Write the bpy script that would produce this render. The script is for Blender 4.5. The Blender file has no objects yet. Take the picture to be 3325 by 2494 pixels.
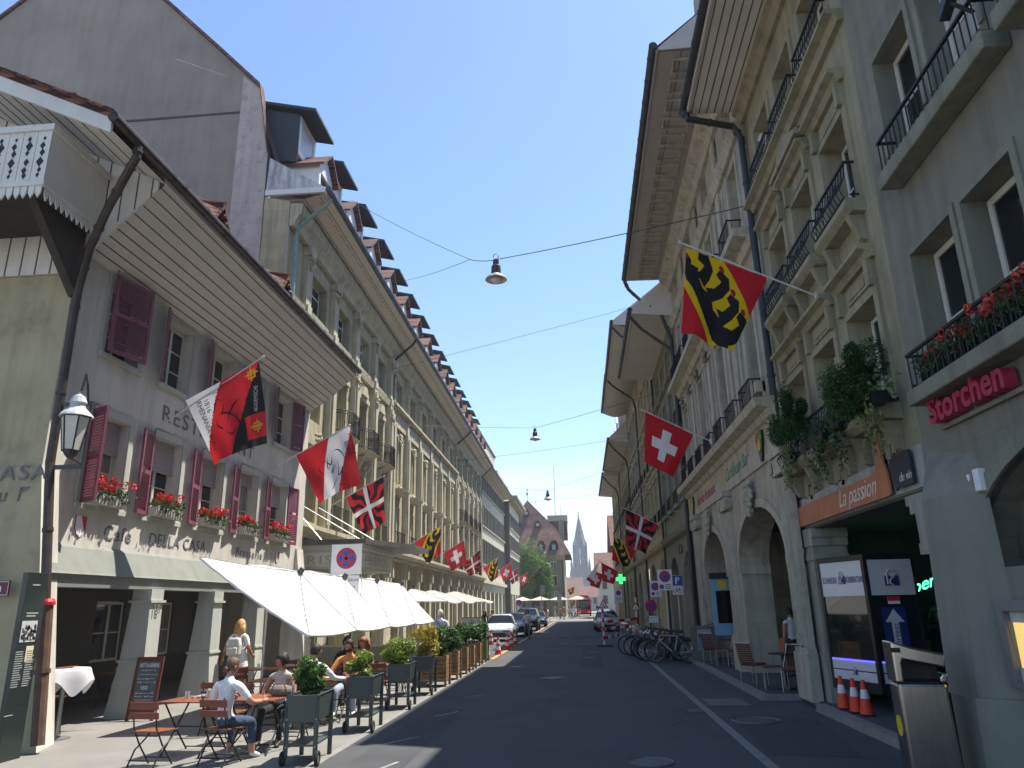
import bpy, bmesh, math, random
from mathutils import Vector, Matrix
R = math.radians
PI = math.pi
rnd = random.Random(7)
S = bpy.context.scene
COL = S.collection

# ------------------------------------------------------------------ objects
def tag(o, label=None, cat=None, group=None, kind=None):
    if label: o['label'] = label
    if cat: o['category'] = cat
    if group: o['group'] = group
    if kind: o['kind'] = kind
    return o

def thing(name, label, cat, loc=(0, 0, 0), rz=0.0, group=None):
    o = bpy.data.objects.new(name, None)
    COL.objects.link(o)
    o.empty_display_size = .2
    o.location = loc
    o.rotation_euler = (0, 0, rz)
    return tag(o, label, cat, group)

def dup(o, parent=None, loc=None, rz=None, label=None, group=None):
    c = o.copy(); COL.objects.link(c)
    if parent is not None: c.parent = parent
    for ch in list(o.children): dup(ch, c)
    if loc is not None: c.location = loc
    if rz is not None: c.rotation_euler = (0, 0, rz)
    if label: c['label'] = label
    if group: c['group'] = group
    return c

class MB:
    """collects shapes and links them as one mesh object"""
    def __init__(s, T=None): s.v = []; s.f = []; s.m = []; s.cur = 0; s.T = T
    def add(s, vs, fs):
        n = len(s.v)
        if s.T is not None: vs = [s.T @ Vector(p) for p in vs]
        s.v += [tuple(p) for p in vs]
        s.f += [tuple(i + n for i in f) for f in fs]; s.m += [s.cur] * len(fs)
        return s
    def mat(s, i): s.cur = i; return s
    def box(s, a, b):
        x0, x1 = sorted((a[0], b[0])); y0, y1 = sorted((a[1], b[1])); z0, z1 = sorted((a[2], b[2]))
        return s.add([(x0, y0, z0), (x1, y0, z0), (x1, y1, z0), (x0, y1, z0), (x0, y0, z1), (x1, y0, z1), (x1, y1, z1), (x0, y1, z1)],
                     [(0, 3, 2, 1), (4, 5, 6, 7), (0, 1, 5, 4), (1, 2, 6, 5), (2, 3, 7, 6), (3, 0, 4, 7)])
    def cbox(s, c, d, M=None):
        hx, hy, hz = d[0] / 2, d[1] / 2, d[2] / 2
        vs = [Vector((sx * hx, sy * hy, sz * hz)) for sz in (-1, 1) for sx, sy in ((-1, -1), (1, -1), (1, 1), (-1, 1))]
        if M: vs = [M @ v for v in vs]
        c = Vector(c)
        return s.add([v + c for v in vs], [(0, 3, 2, 1), (4, 5, 6, 7), (0, 1, 5, 4), (1, 2, 6, 5), (2, 3, 7, 6), (3, 0, 4, 7)])
    def poly(s, pts): return s.add(pts, [tuple(range(len(pts)))])
    def prism(s, pts, vec):
        n = len(pts); v = Vector(vec)
        a = [Vector(p) for p in pts]
        return s.add(a + [p + v for p in a], [tuple(range(n))[::-1], tuple(range(n, 2 * n))] + [(i, (i + 1) % n, (i + 1) % n + n, i + n) for i in range(n)])
    def tube(s, pts, r, n=8, caps=True):
        pts = [Vector(p) for p in pts]; k = len(pts)
        rr = r if isinstance(r, (list, tuple)) else [r] * k
        vs = []; ref = None
        for i, p in enumerate(pts):
            t = (pts[min(i + 1, k - 1)] - pts[max(i - 1, 0)])
            t = t.normalized() if t.length > 1e-9 else Vector((0, 0, 1))
            if ref is None: ref = Vector((0, 0, 1)) if abs(t.z) < .9 else Vector((1, 0, 0))
            a = ref - t * ref.dot(t)
            if a.length < 1e-6: a = t.orthogonal()
            a.normalize(); ref = a; b = t.cross(a)
            vs += [p + (a * math.cos(2 * PI * j / n) + b * math.sin(2 * PI * j / n)) * rr[i] for j in range(n)]
        fs = [(i * n + j, i * n + (j + 1) % n, (i + 1) * n + (j + 1) % n, (i + 1) * n + j) for i in range(k - 1) for j in range(n)]
        if caps: fs += [tuple(range(n))[::-1], tuple((k - 1) * n + j for j in range(n))]
        return s.add(vs, fs)
    def lathe(s, prof, c=(0, 0, 0), n=16, axis='z'):
        vs = []; k = len(prof)
        for r, h in prof:
            for j in range(n):
                a = 2 * PI * j / n; x, y = r * math.cos(a), r * math.sin(a)
                p = (x, y, h) if axis == 'z' else ((x, h, y) if axis == 'y' else (h, x, y))
                vs.append((c[0] + p[0], c[1] + p[1], c[2] + p[2]))
        fs = [(i * n + j, i * n + (j + 1) % n, (i + 1) * n + (j + 1) % n, (i + 1) * n + j) for i in range(k - 1) for j in range(n)]
        if prof[0][0] > 1e-4: fs.append(tuple(range(n))[::-1])
        if prof[-1][0] > 1e-4: fs.append(tuple((k - 1) * n + j for j in range(n)))
        return s.add(vs, fs)
    def ell(s, c, r, n=12, m=8, fn=None):
        vs = []
        for i in range(m + 1):
            th = PI * i / m
            for j in range(n):
                a = 2 * PI * j / n
                d = Vector((math.sin(th) * math.cos(a), math.sin(th) * math.sin(a), math.cos(th)))
                k = fn(d) if fn else Vector((1, 1, 1))
                vs.append((c[0] + d.x * r[0] * k[0], c[1] + d.y * r[1] * k[1], c[2] + d.z * r[2] * k[2]))
        return s.add(vs, [(i * n + j, (i + 1) * n + j, (i + 1) * n + (j + 1) % n, i * n + (j + 1) % n) for i in range(m) for j in range(n)])
    def torus(s, c, Rr, r, axis='y', n=24, m=6):
        vs = []
        for i in range(n):
            a = 2 * PI * i / n
            for j in range(m):
                b = 2 * PI * j / m; q = Rr + r * math.cos(b); h = r * math.sin(b)
                x, y = q * math.cos(a), q * math.sin(a)
                p = (x, h, y) if axis == 'y' else ((h, x, y) if axis == 'x' else (x, y, h))
                vs.append((c[0] + p[0], c[1] + p[1], c[2] + p[2]))
        return s.add(vs, [(i * m + j, ((i + 1) % n) * m + j, ((i + 1) % n) * m + (j + 1) % m, i * m + (j + 1) % m) for i in range(n) for j in range(m)])
    def mesh(s, name, smooth=False):
        me = bpy.data.meshes.new(name)
        me.from_pydata(s.v, [], s.f); me.update()
        me.polygons.foreach_set('material_index', s.m)
        bm = bmesh.new(); bm.from_mesh(me)
        bmesh.ops.remove_doubles(bm, verts=bm.verts, dist=1e-5)
        bmesh.ops.recalc_face_normals(bm, faces=bm.faces)
        bm.to_mesh(me); bm.free()
        if smooth: me.polygons.foreach_set('use_smooth', [True] * len(me.polygons))
        return me
    def build(s, name, mats, parent=None, smooth=False, loc=None, rz=None, bevel=0, sub=0):
        me = s.mesh(name, smooth)
        for m in (mats if isinstance(mats, (list, tuple)) else [mats]): me.materials.append(m)
        return place(name, me, parent, loc, rz, bevel, sub)

def place(name, me, parent=None, loc=None, rz=None, bevel=0, sub=0):
    o = bpy.data.objects.new(name, me); COL.objects.link(o)
    if parent is not None: o.parent = parent
    if loc is not None: o.location = loc
    if rz is not None: o.rotation_euler = (0, 0, rz)
    if bevel:
        b = o.modifiers.new('bevel', 'BEVEL'); b.width = bevel; b.segments = 2; b.limit_method = 'ANGLE'
    if sub:
        b = o.modifiers.new('sub', 'SUBSURF'); b.levels = sub; b.render_levels = sub
    return o

def text_mesh(txt, size=1., depth=0., shear=0., align='LEFT', sx=1., space=1., bold=0.):
    cu = bpy.data.curves.new('t', 'FONT')
    cu.body = txt; cu.size = size; cu.extrude = depth; cu.shear = shear; cu.align_x = align; cu.space_character = space
    cu.offset = bold; cu.resolution_u = 4
    o = bpy.data.objects.new('t', cu); COL.objects.link(o)
    dg = bpy.context.evaluated_depsgraph_get()
    me = bpy.data.meshes.new_from_object(o.evaluated_get(dg))
    bpy.data.objects.remove(o); bpy.data.curves.remove(cu)
    if sx != 1:
        for v in me.vertices: v.co.x *= sx
    return me

def text_obj(name, txt, m, parent, M, **kw):
    """M maps text plane (x right, y up, z out) to the parent's space"""
    me = text_mesh(txt, **kw)
    me.transform(M); me.materials.clear(); me.materials.append(m); me.update()
    return place(name, me, parent)

def basis(o, x, y):
    x = Vector(x).normalized(); y = Vector(y).normalized(); z = x.cross(y)
    return Matrix(((x.x, y.x, z.x, o[0]), (x.y, y.y, z.y, o[1]), (x.z, y.z, z.z, o[2]), (0, 0, 0, 1)))

# ---------------------------------------------------------------- materials
MATS = {}
def mat(name, col, rough=.75, var=.22, scale=2.5, bump=.0, bscale=60., metal=0., spec=.35, block=None, fine=.12, streak=0., trans=0., emit=0., alpha=1., planks=None, tiles=None, coat=0., dirt=None):
    if name in MATS: return MATS[name]
    m = bpy.data.materials.new(name); m.use_nodes = True
    nt = m.node_tree; N = nt.nodes; Lk = nt.links
    b = N['Principled BSDF']
    b.inputs['Roughness'].default_value = rough; b.inputs['Metallic'].default_value = metal
    b.inputs['Specular IOR Level'].default_value = spec
    if coat: b.inputs['Coat Weight'].default_value = coat
    base = (col[0], col[1], col[2], 1)
    b.inputs['Base Color'].default_value = base
    def nd(t, **kw):
        n = N.new(t)
        for k, v in kw.items(): setattr(n, k, v)
        return n
    tc = nd('ShaderNodeTexCoord'); out = None
    if var or fine:
        n1 = nd('ShaderNodeTexNoise'); n1.inputs['Scale'].default_value = scale; n1.inputs['Detail'].default_value = 6; n1.inputs['Roughness'].default_value = .62
        Lk.new(tc.outputs['Object'], n1.inputs['Vector'])
        n2 = nd('ShaderNodeTexNoise'); n2.inputs['Scale'].default_value = bscale; n2.inputs['Detail'].default_value = 3
        Lk.new(tc.outputs['Object'], n2.inputs['Vector'])
        a = nd('ShaderNodeMapRange'); a.inputs[1].default_value = .25; a.inputs[2].default_value = .75; a.inputs[3].default_value = 1 - var; a.inputs[4].default_value = 1 + var * .7
        Lk.new(n1.outputs['Fac'], a.inputs[0])
        c = nd('ShaderNodeMapRange'); c.inputs[1].default_value = .25; c.inputs[2].default_value = .75; c.inputs[3].default_value = 1 - fine; c.inputs[4].default_value = 1 + fine
        Lk.new(n2.outputs['Fac'], c.inputs[0])
        mu = nd('ShaderNodeMath', operation='MULTIPLY'); Lk.new(a.outputs[0], mu.inputs[0]); Lk.new(c.outputs[0], mu.inputs[1])
        out = mu.outputs[0]
        if streak:
            mp = nd('ShaderNodeMapping'); mp.inputs['Scale'].default_value = (3., 3., .25)
            Lk.new(tc.outputs['Object'], mp.inputs['Vector'])
            n3 = nd('ShaderNodeTexNoise'); n3.inputs['Scale'].default_value = 1.6; n3.inputs['Detail'].default_value = 5
            Lk.new(mp.outputs[0], n3.inputs['Vector'])
            d = nd('ShaderNodeMapRange'); d.inputs[1].default_value = .45; d.inputs[2].default_value = .75; d.inputs[3].default_value = 1.04; d.inputs[4].default_value = 1 - streak
            Lk.new(n3.outputs['Fac'], d.inputs[0])
            m3 = nd('ShaderNodeMath', operation='MULTIPLY'); Lk.new(out, m3.inputs[0]); Lk.new(d.outputs[0], m3.inputs[1]); out = m3.outputs[0]
    hgt = None
    if block or tiles or planks:
        sp = nd('ShaderNodeSeparateXYZ'); Lk.new(tc.outputs['Object'], sp.inputs[0])
        if block:
            ad = nd('ShaderNodeMath', operation='ADD'); Lk.new(sp.outputs['X'], ad.inputs[0]); Lk.new(sp.outputs['Y'], ad.inputs[1])
            cb = nd('ShaderNodeCombineXYZ'); Lk.new(ad.outputs[0], cb.inputs[0]); Lk.new(sp.outputs['Z'], cb.inputs[1])
            br = nd('ShaderNodeTexBrick'); br.inputs['Scale'].default_value = 1.; br.inputs['Brick Width'].default_value = block[0]; br.inputs['Row Height'].default_value = block[1]
            br.inputs['Mortar Size'].default_value = block[2]; br.inputs['Mortar Smooth'].default_value = .3; br.inputs['Bias'].default_value = 0
            br.inputs['Color1'].default_value = (1, 1, 1, 1); br.inputs['Color2'].default_value = (.86, .86, .86, 1); k = block[3]; br.inputs['Mortar'].default_value = (k, k, k, 1)
            Lk.new(cb.outputs[0], br.inputs['Vector'])
        elif tiles:
            cb = nd('ShaderNodeCombineXYZ'); Lk.new(sp.outputs['X'], cb.inputs[0]); Lk.new(sp.outputs['Z'], cb.inputs[1])
            br = nd('ShaderNodeTexBrick'); br.inputs['Scale'].default_value = 1.; br.inputs['Brick Width'].default_value = tiles[0]; br.inputs['Row Height'].default_value = tiles[1]
            br.inputs['Mortar Size'].default_value = tiles[2]; br.inputs['Mortar Smooth'].default_value = .6
            br.inputs['Color1'].default_value = (1.25, 1.2, 1.15, 1); br.inputs['Color2'].default_value = (.65, .65, .7, 1); br.inputs['Mortar'].default_value = (.25, .25, .25, 1)
            Lk.new(cb.outputs[0], br.inputs['Vector'])
        else:
            mp = nd('ShaderNodeMapping'); mp.inputs['Scale'].default_value = planks[0]
            Lk.new(tc.outputs['Object'], mp.inputs['Vector'])
            br = nd('ShaderNodeTexNoise'); br.inputs['Scale'].default_value = 1.; br.inputs['Detail'].default_value = 4
            Lk.new(mp.outputs[0], br.inputs['Vector'])
        if planks:
            d = nd('ShaderNodeMapRange'); d.inputs[1].default_value = .3; d.inputs[2].default_value = .7; d.inputs[3].default_value = 1 - planks[1]; d.inputs[4].default_value = 1 + planks[1]
            Lk.new(br.outputs['Fac'], d.inputs[0]); hc = d.outputs[0]
        else:
            hc = br.outputs['Color']; hgt = br.outputs['Fac']
        m4 = nd('ShaderNodeMix', data_type='RGBA', blend_type='MULTIPLY'); m4.inputs[0].default_value = 1
        if out is not None:
            cc = nd('ShaderNodeCombineColor')
            for i in range(3): Lk.new(out, cc.inputs[i])
            Lk.new(cc.outputs[0], m4.inputs[6])
        else: m4.inputs[6].default_value = (1, 1, 1, 1)
        Lk.new(hc, m4.inputs[7]); out = m4.outputs[2]
    if out is not None:
        fx = nd('ShaderNodeMix', data_type='RGBA', blend_type='MULTIPLY'); fx.inputs[0].default_value = 1
        fx.inputs[6].default_value = base; Lk.new(out, fx.inputs[7]); col_out = fx.outputs[2]
        if dirt:
            nd2 = nd('ShaderNodeTexNoise'); nd2.inputs['Scale'].default_value = dirt[1]; nd2.inputs['Detail'].default_value = 7; nd2.inputs['Roughness'].default_value = .7
            Lk.new(tc.outputs['Object'], nd2.inputs['Vector'])
            mr = nd('ShaderNodeMapRange'); mr.inputs[1].default_value = .52; mr.inputs[2].default_value = .72; mr.inputs[3].default_value = 0; mr.inputs[4].default_value = dirt[2]
            Lk.new(nd2.outputs['Fac'], mr.inputs[0])
            mx = nd('ShaderNodeMix', data_type='RGBA'); Lk.new(mr.outputs[0], mx.inputs[0]); Lk.new(col_out, mx.inputs[6]); mx.inputs[7].default_value = (*dirt[0], 1); col_out = mx.outputs[2]
        Lk.new(col_out, b.inputs['Base Color'])
        if bump:
            bp = nd('ShaderNodeBump'); bp.inputs['Strength'].default_value = bump; bp.inputs['Distance'].default_value = .02
            if hgt is not None:
                sb = nd('ShaderNodeMath', operation='SUBTRACT'); Lk.new(n2.outputs['Fac'], sb.inputs[0]); Lk.new(hgt, sb.inputs[1]); Lk.new(sb.outputs[0], bp.inputs['Height'])
            else: Lk.new(n2.outputs['Fac'], bp.inputs['Height'])
            Lk.new(bp.outputs[0], b.inputs['Normal'])
    if trans: b.inputs['Transmission Weight'].default_value = trans
    if emit:
        b.inputs['Emission Color'].default_value = base; b.inputs['Emission Strength'].default_value = emit
    if alpha < 1: b.inputs['Alpha'].default_value = alpha
    MATS[name] = m
    return m

def leafmat(name, col, var=.5):
    m = bpy.data.materials.new(name); m.use_nodes = True
    nt = m.node_tree; N = nt.nodes; Lk = nt.links; b = N['Principled BSDF']
    tc = N.new('ShaderNodeTexCoord'); n = N.new('ShaderNodeTexNoise'); n.inputs['Scale'].default_value = 9; n.inputs['Detail'].default_value = 4
    Lk.new(tc.outputs['Object'], n.inputs['Vector'])
    r = N.new('ShaderNodeValToRGB'); c = col
    r.color_ramp.elements[0].position = .32; r.color_ramp.elements[0].color = (c[0] * (1 - var), c[1] * (1 - var), c[2] * (1 - var), 1)
    r.color_ramp.elements[1].position = .7; r.color_ramp.elements[1].color = (c[0] * (1 + var), c[1] * (1 + var * .8), c[2] * (1 + var * .3), 1)
    Lk.new(n.outputs['Fac'], r.inputs[0]); Lk.new(r.outputs[0], b.inputs['Base Color'])
    b.inputs['Roughness'].default_value = .45; b.inputs['Specular IOR Level'].default_value = .4
    tr = N.new('ShaderNodeBsdfTranslucent'); Lk.new(r.outputs[0], tr.inputs['Color'])
    mx = N.new('ShaderNodeMixShader'); mx.inputs[0].default_value = .4
    Lk.new(b.outputs[0], mx.inputs[1]); Lk.new(tr.outputs[0], mx.inputs[2]); Lk.new(mx.outputs[0], N['Material Output'].inputs['Surface'])
    return m

def clothmat(name, col, tr=.35):
    m = bpy.data.materials.new(name); m.use_nodes = True
    nt = m.node_tree; N = nt.nodes; Lk = nt.links; b = N['Principled BSDF']
    tc = N.new('ShaderNodeTexCoord'); n = N.new('ShaderNodeTexNoise'); n.inputs['Scale'].default_value = 14
    Lk.new(tc.outputs['Object'], n.inputs['Vector'])
    mr = N.new('ShaderNodeMapRange'); mr.inputs[3].default_value = .95; mr.inputs[4].default_value = 1.04; Lk.new(n.outputs['Fac'], mr.inputs[0])
    mx0 = N.new('ShaderNodeMix'); mx0.data_type = 'RGBA'; mx0.blend_type = 'MULTIPLY'; mx0.inputs[0].default_value = 1; mx0.inputs[6].default_value = (*col, 1); Lk.new(mr.outputs[0], mx0.inputs[7])
    Lk.new(mx0.outputs[2], b.inputs['Base Color']); b.inputs['Roughness'].default_value = .85; b.inputs['Specular IOR Level'].default_value = .15
    t = N.new('ShaderNodeBsdfTranslucent'); Lk.new(mx0.outputs[2], t.inputs['Color'])
    mx = N.new('ShaderNodeMixShader'); mx.inputs[0].default_value = tr
    Lk.new(b.outputs[0], mx.inputs[1]); Lk.new(t.outputs[0], mx.inputs[2]); Lk.new(mx.outputs[0], N['Material Output'].inputs['Surface'])
    MATS[name] = m
    return m

def glassmat():
    m = bpy.data.materials.new('window_glass'); m.use_nodes = True
    nt = m.node_tree; N = nt.nodes; Lk = nt.links; b = N['Principled BSDF']
    b.inputs['Base Color'].default_value = (.012, .014, .015, 1); b.inputs['Roughness'].default_value = .04; b.inputs['Specular IOR Level'].default_value = .5
    tc = N.new('ShaderNodeTexCoord'); n = N.new('ShaderNodeTexNoise'); n.inputs['Scale'].default_value = 1.5
    Lk.new(tc.outputs['Object'], n.inputs['Vector'])
    bp = N.new('ShaderNodeBump'); bp.inputs['Strength'].default_value = .06; Lk.new(n.outputs['Fac'], bp.inputs['Height']); Lk.new(bp.outputs[0], b.inputs['Normal'])
    MATS['glass'] = m
    return m
GLASS = glassmat(); CURT = mat('net_curtain_behind_glass', (.20, .20, .19), .12, .25, 6, spec=.5, planks=((14, 14, .6), .3)); BLINDP = mat('blind_behind_glass', (.33, .32, .29), .15, .06, 4, spec=.5)

# stone and plaster: real-world albedos
STONE = mat('greenish_sandstone', (.42, .375, .235), .85, .16, 1.4, .25, 45, block=(1.1, .52, .008, .72), streak=.32, dirt=((.2, .17, .11), .9, .5))
STONE_TRIM = mat('sandstone_trim', (.44, .405, .285), .85, .16, 2.2, .2, 50, streak=.32, dirt=((.2, .175, .12), 1.6, .5))
GREYSTONE = mat('grey_green_ashlar', (.235, .23, .175), .85, .15, 1.2, .25, 40, block=(1.3, .62, .006, .8), streak=.3, dirt=((.11, .10, .075), 1.2, .5))
GREYPLASTER = mat('grey_green_plaster', (.22, .22, .175), .9, .16, .9, .4, 120, streak=.2)
OLIVE = mat('olive_sandstone', (.31, .285, .19), .85, .2, 1.3, .2, 45, block=(1.2, .6, .006, .8), streak=.35, dirt=((.13, .115, .08), 1.3, .5))
CREAMSTONE = mat('pale_limestone', (.40, .37, .29), .8, .16, 1.8, .2, 45, block=(1.4, .7, .006, .75), streak=.35, dirt=((.17, .15, .11), 1., .5))
CREAMTRIM = mat('pale_limestone_trim', (.42, .39, .31), .8, .2, 3., .2, 45, streak=.35, dirt=((.16, .14, .11), 2., .5))
CAFEWALL = mat('white_lime_plaster', (.56, .525, .455), .92, .14, .8, .5, 90, fine=.05, streak=.2, dirt=((.33, .30, .25), 1.3, .45))
CAFEGREY = mat('grey_green_painted_stone', (.40, .41, .36), .85, .1, 1.2, .15, 60, streak=.12)
YELLOWPL = mat('ochre_plaster', (.36, .315, .20), .92, .2, .9, .4, 90, streak=.18, dirt=((.10, .085, .06), .8, .6))
GABLE = mat('grey_roughcast', (.27, .235, .20), .95, .25, .35, .5, 110, streak=.1)
GABLE2 = mat('pale_roughcast', (.44, .385, .35), .95, .12, .8, .4, 110, streak=.15, dirt=((.09, .08, .07), 3, .5))
WHITEWOOD = mat('white_painted_boards', (.60, .575, .53), .6, .08, 1.5, .05, 40, streak=.05)
SOFFIT = mat('soffit_boards', (.56, .53, .49), .65, .1, 1.5, .05, 40)
GROOVE = mat('board_groove', (.10, .09, .08), .9, .1)
TILE = mat('clay_roof_tiles', (.17, .075, .05), .8, .35, 3, .6, 30, tiles=(.19, .17, .02))
TILE2 = mat('old_brown_roof_tiles', (.16, .085, .07), .8, .4, 1.3, .6, 30, tiles=(.24, .24, .03))
DARKMETAL = mat('dark_painted_metal', (.028, .03, .032), .45, .2, 8, spec=.5)
GUTTER = mat('weathered_copper_gutter', (.055, .042, .035), .45, .4, 5, metal=.3)
VERDIGRIS = mat('verdigris_copper', (.20, .32, .28), .7, .3, 8)
BLACKIRON = mat('black_wrought_iron', (.014, .014, .015), .55, .2, 10)
STEEL = mat('galvanised_steel', (.42, .43, .43), .38, .15, 12, metal=.8)
BRUSHED = mat('brushed_stainless', (.5, .47, .43), .2, .15, 3, metal=1., planks=((60, 60, 1.5), .12))
SASH = mat('cream_window_paint', (.55, .53, .46), .5, .06, 5)
SASHW = mat('white_window_paint', (.66, .66, .64), .5, .06, 5)
INTERIOR = mat('dark_interior', (.035, .033, .03), .9, .3, 1)
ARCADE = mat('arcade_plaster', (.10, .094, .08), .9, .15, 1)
PURPLE = mat('plum_shutter_paint', (.19, .055, .085), .5, .15, 3)
ASPHALT = mat('asphalt', (.083, .083, .086), .85, .35, .5, .6, 150, fine=.5, dirt=((.04, .04, .043), .5, .6))
ASPHALT2 = mat('worn_asphalt_strip', (.082, .081, .08), .88, .25, .8, .5, 200, fine=.3)
PAVE = mat('pale_pavement', (.205, .195, .175), .9, .2, .7, .4, 160, fine=.2, dirt=((.11, .105, .095), 1.1, .5))
KERB = mat('granite_kerb', (.22, .215, .20), .85, .2, 4, .3, 120, fine=.25)
PATCH = mat('dark_asphalt_patch', (.066, .066, .07), .9, .25, 1.5, .5, 200, fine=.3)
WHITEPAINT = mat('worn_white_road_paint', (.25, .25, .24), .8, .5, 6, fine=.4, dirt=((.08, .08, .08), 5, .8))
YELLOWPAINT = mat('worn_yellow_road_paint', (.5, .28, .04), .8, .4, 5, fine=.3)
LETTER = mat('grey_painted_lettering', (.17, .16, .16), .9, .15, 5)
WHITE = mat('white_enamel', (.72, .72, .72), .4, .05, 5)
BLACK = mat('black_enamel', (.012, .012, .014), .4, .1, 5)
RED = mat('red_enamel', (.5, .02, .03), .4, .08, 5)
BLUE = mat('blue_enamel', (.02, .09, .38), .4, .08, 5)
REDWOOD = mat('red_brown_slats', (.17, .045, .028), .45, .25, 6, planks=((3, 40, 40), .2))
ORANGEWOOD = mat('orange_varnished_wood', (.25, .078, .034), .4, .25, 6, planks=((3, 40, 40), .2))
PALLET = mat('weathered_pine_boards', (.27, .17, .085), .8, .3, 4, .2, 40, planks=((2, 2, 30), .3))
PALLETG = mat('green_stained_boards', (.13, .18, .08), .8, .3, 4, .2, 40)
SOIL = mat('potting_soil', (.05, .03, .02), .95, .4, 20, .6, 60)
PLANTERGREY = mat('anthracite_planter_metal', (.05, .065, .062), .45, .1, 5, spec=.5)
RUBBER = mat('black_rubber', (.02, .02, .02), .8, .1, 8)
GERAN = leafmat('red_geranium_petals', (.55, .012, .018), .35)
GERANP = leafmat('coral_geranium_petals', (.62, .10, .07), .3)
# ------------------------------------------------------------ facade helpers
class Fac:
    """street front: u runs along the street, d out of the wall towards the street, z up"""
    def __init__(s, name, label, cat, x0, y0, sd, rz=0., group=None):
        s.sd = sd; s.root = thing(name, label, cat, (x0, y0, 0), PI / 2 + rz, group)
    def L(s, u, d, z): return (u, -s.sd * d, z)
    def box(s, mb, u0, u1, d0, d1, z0, z1): return mb.box(s.L(u0, d0, z0), s.L(u1, d1, z1))
    def quad(s, mb, pts): return mb.poly([s.L(*p) for p in pts])
    def part(s, name, mb, m, **kw): return mb.build(name, m, s.root, **kw)
    def wall(s, mb, u0, u1, z0, z1, holes=(), depth=.3, d=0.):
        us = sorted({u0, u1} | {h[0] for h in holes} | {h[1] for h in holes})
        zs = sorted({z0, z1} | {h[2] for h in holes} | {h[3] for h in holes})
        for a, b in zip(us, us[1:]):
            for c, e in zip(zs, zs[1:]):
                um, zm = (a + b) / 2, (c + e) / 2
                if any(h[0] < um < h[1] and h[2] < zm < h[3] for h in holes): continue
                s.quad(mb, [(a, d, c), (b, d, c), (b, d, e), (a, d, e)])
        for a, b, c, e in holes:
            for p, q in (((a, c), (a, e)), ((b, e), (b, c)), ((a, e), (b, e)), ((b, c), (a, c))):
                s.quad(mb, [(p[0], d, p[1]), (q[0], d, q[1]), (q[0], d - depth, q[1]), (p[0], d - depth, p[1])])
    def arch(s, mb, u0, u1, z0, z1, uc, hw, zs, rise, depth=.6, d=0., n=18):
        P = [(uc - hw * math.cos(PI * i / n), zs + rise * math.sin(PI * i / n)) for i in range(n + 1)]
        s.quad(mb, [(u0, d, z0), (uc - hw, d, z0), (uc - hw, d, zs), (u0, d, zs)])
        s.quad(mb, [(uc + hw, d, z0), (u1, d, z0), (u1, d, zs), (uc + hw, d, zs)])
        s.quad(mb, [(u0, d, zs), (uc - hw, d, zs), (uc - hw, d, z1), (u0, d, z1)])
        s.quad(mb, [(uc + hw, d, zs), (u1, d, zs), (u1, d, z1), (uc + hw, d, z1)])
        for a, b in zip(P, P[1:]):
            s.quad(mb, [(a[0], d, a[1]), (b[0], d, b[1]), (b[0], d, z1), (a[0], d, z1)])
        Q = [(uc - hw, z0)] + P + [(uc + hw, z0)]
        for a, b in zip(Q, Q[1:]):
            s.quad(mb, [(a[0], d, a[1]), (b[0], d, b[1]), (b[0], d - depth, b[1]), (a[0], d - depth, a[1])])
    def archband(s, mb, uc, hw, zs, rise, w, d0, d1, n=18):
        for i in range(n):
            q = []
            for t in (i, i + 1):
                a = PI * t / n
                q.append(((uc - hw * math.cos(a), zs + rise * math.sin(a)), (uc - (hw + w) * math.cos(a), zs + (rise + w) * math.sin(a))))
            (a, A), (b, B) = q
            mb.prism([s.L(a[0], d0, a[1]), s.L(b[0], d0, b[1]), s.L(B[0], d0, B[1]), s.L(A[0], d0, A[1])], Vector(s.L(0, d1, 0)) - Vector(s.L(0, d0, 0)))
    def mould(s, mb, u0, u1, prof, ends=True):
        """profile (d,z) run along u"""
        pts0 = [s.L(u0, d, z) for d, z in prof]
        mb.prism(pts0, (u1 - u0, 0, 0))
    def window(s, u, z, w, h, d, m=None, cols=2, rows=2, trans=.0, bar=.06, name='window', cell=None, glass=None):
        m = m or SASH
        q_ = WRND.random(); glass = glass or (GLASS if q_ < .68 else (CURT if q_ < .9 else BLINDP))
        key = (round(w, 2), round(h, 2), m.name, cols, rows, trans, bar, glass.name)
        if key not in WIN:
            f = MB(); t = bar
            f.box((-w / 2, -.03, 0), (-w / 2 + t, .03, h)); f.box((w / 2 - t, -.03, 0), (w / 2, .03, h))
            f.box((-w / 2 + t, -.03, 0), (w / 2 - t, .03, t)); f.box((-w / 2 + t, -.03, h - t), (w / 2 - t, .03, h))
            for c in range(1, cols):
                x = -w / 2 + w * c / cols; f.box((x - t * .7, -.034, t), (x + t * .7, .034, h - t))
            zt = h - t
            if trans:
                zt = h * (1 - trans); f.box((-w / 2 + t, -.037, zt - t * .5), (w / 2 - t, .037, zt + t * .5))
            for r in range(1, rows):
                zz = zt * r / rows
                for c in range(cols):
                    xa = -w / 2 + w * c / cols + t * .7; xb = -w / 2 + w * (c + 1) / cols - t * .7
                    f.box((xa, -.02, zz - .014), (xb, .02, zz + .014))
            g = MB(); g.box((-w / 2 + t * .6, -.006, t * .6), (w / 2 - t * .6, .006, h - t * .6))
            a = f.mesh('window'); a.materials.append(m); b2 = g.mesh('pane'); b2.materials.append(glass or GLASS)
            WIN[key] = (a, b2)
        a, b2 = WIN[key]
        o = place(name, a, s.root, s.L(u, d, z))
        place('pane', b2, o)
        return o
    def windows(s, us, z, w, h, d, **kw):
        for u in us: s.window(u, z, w, h, d, **kw)
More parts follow.
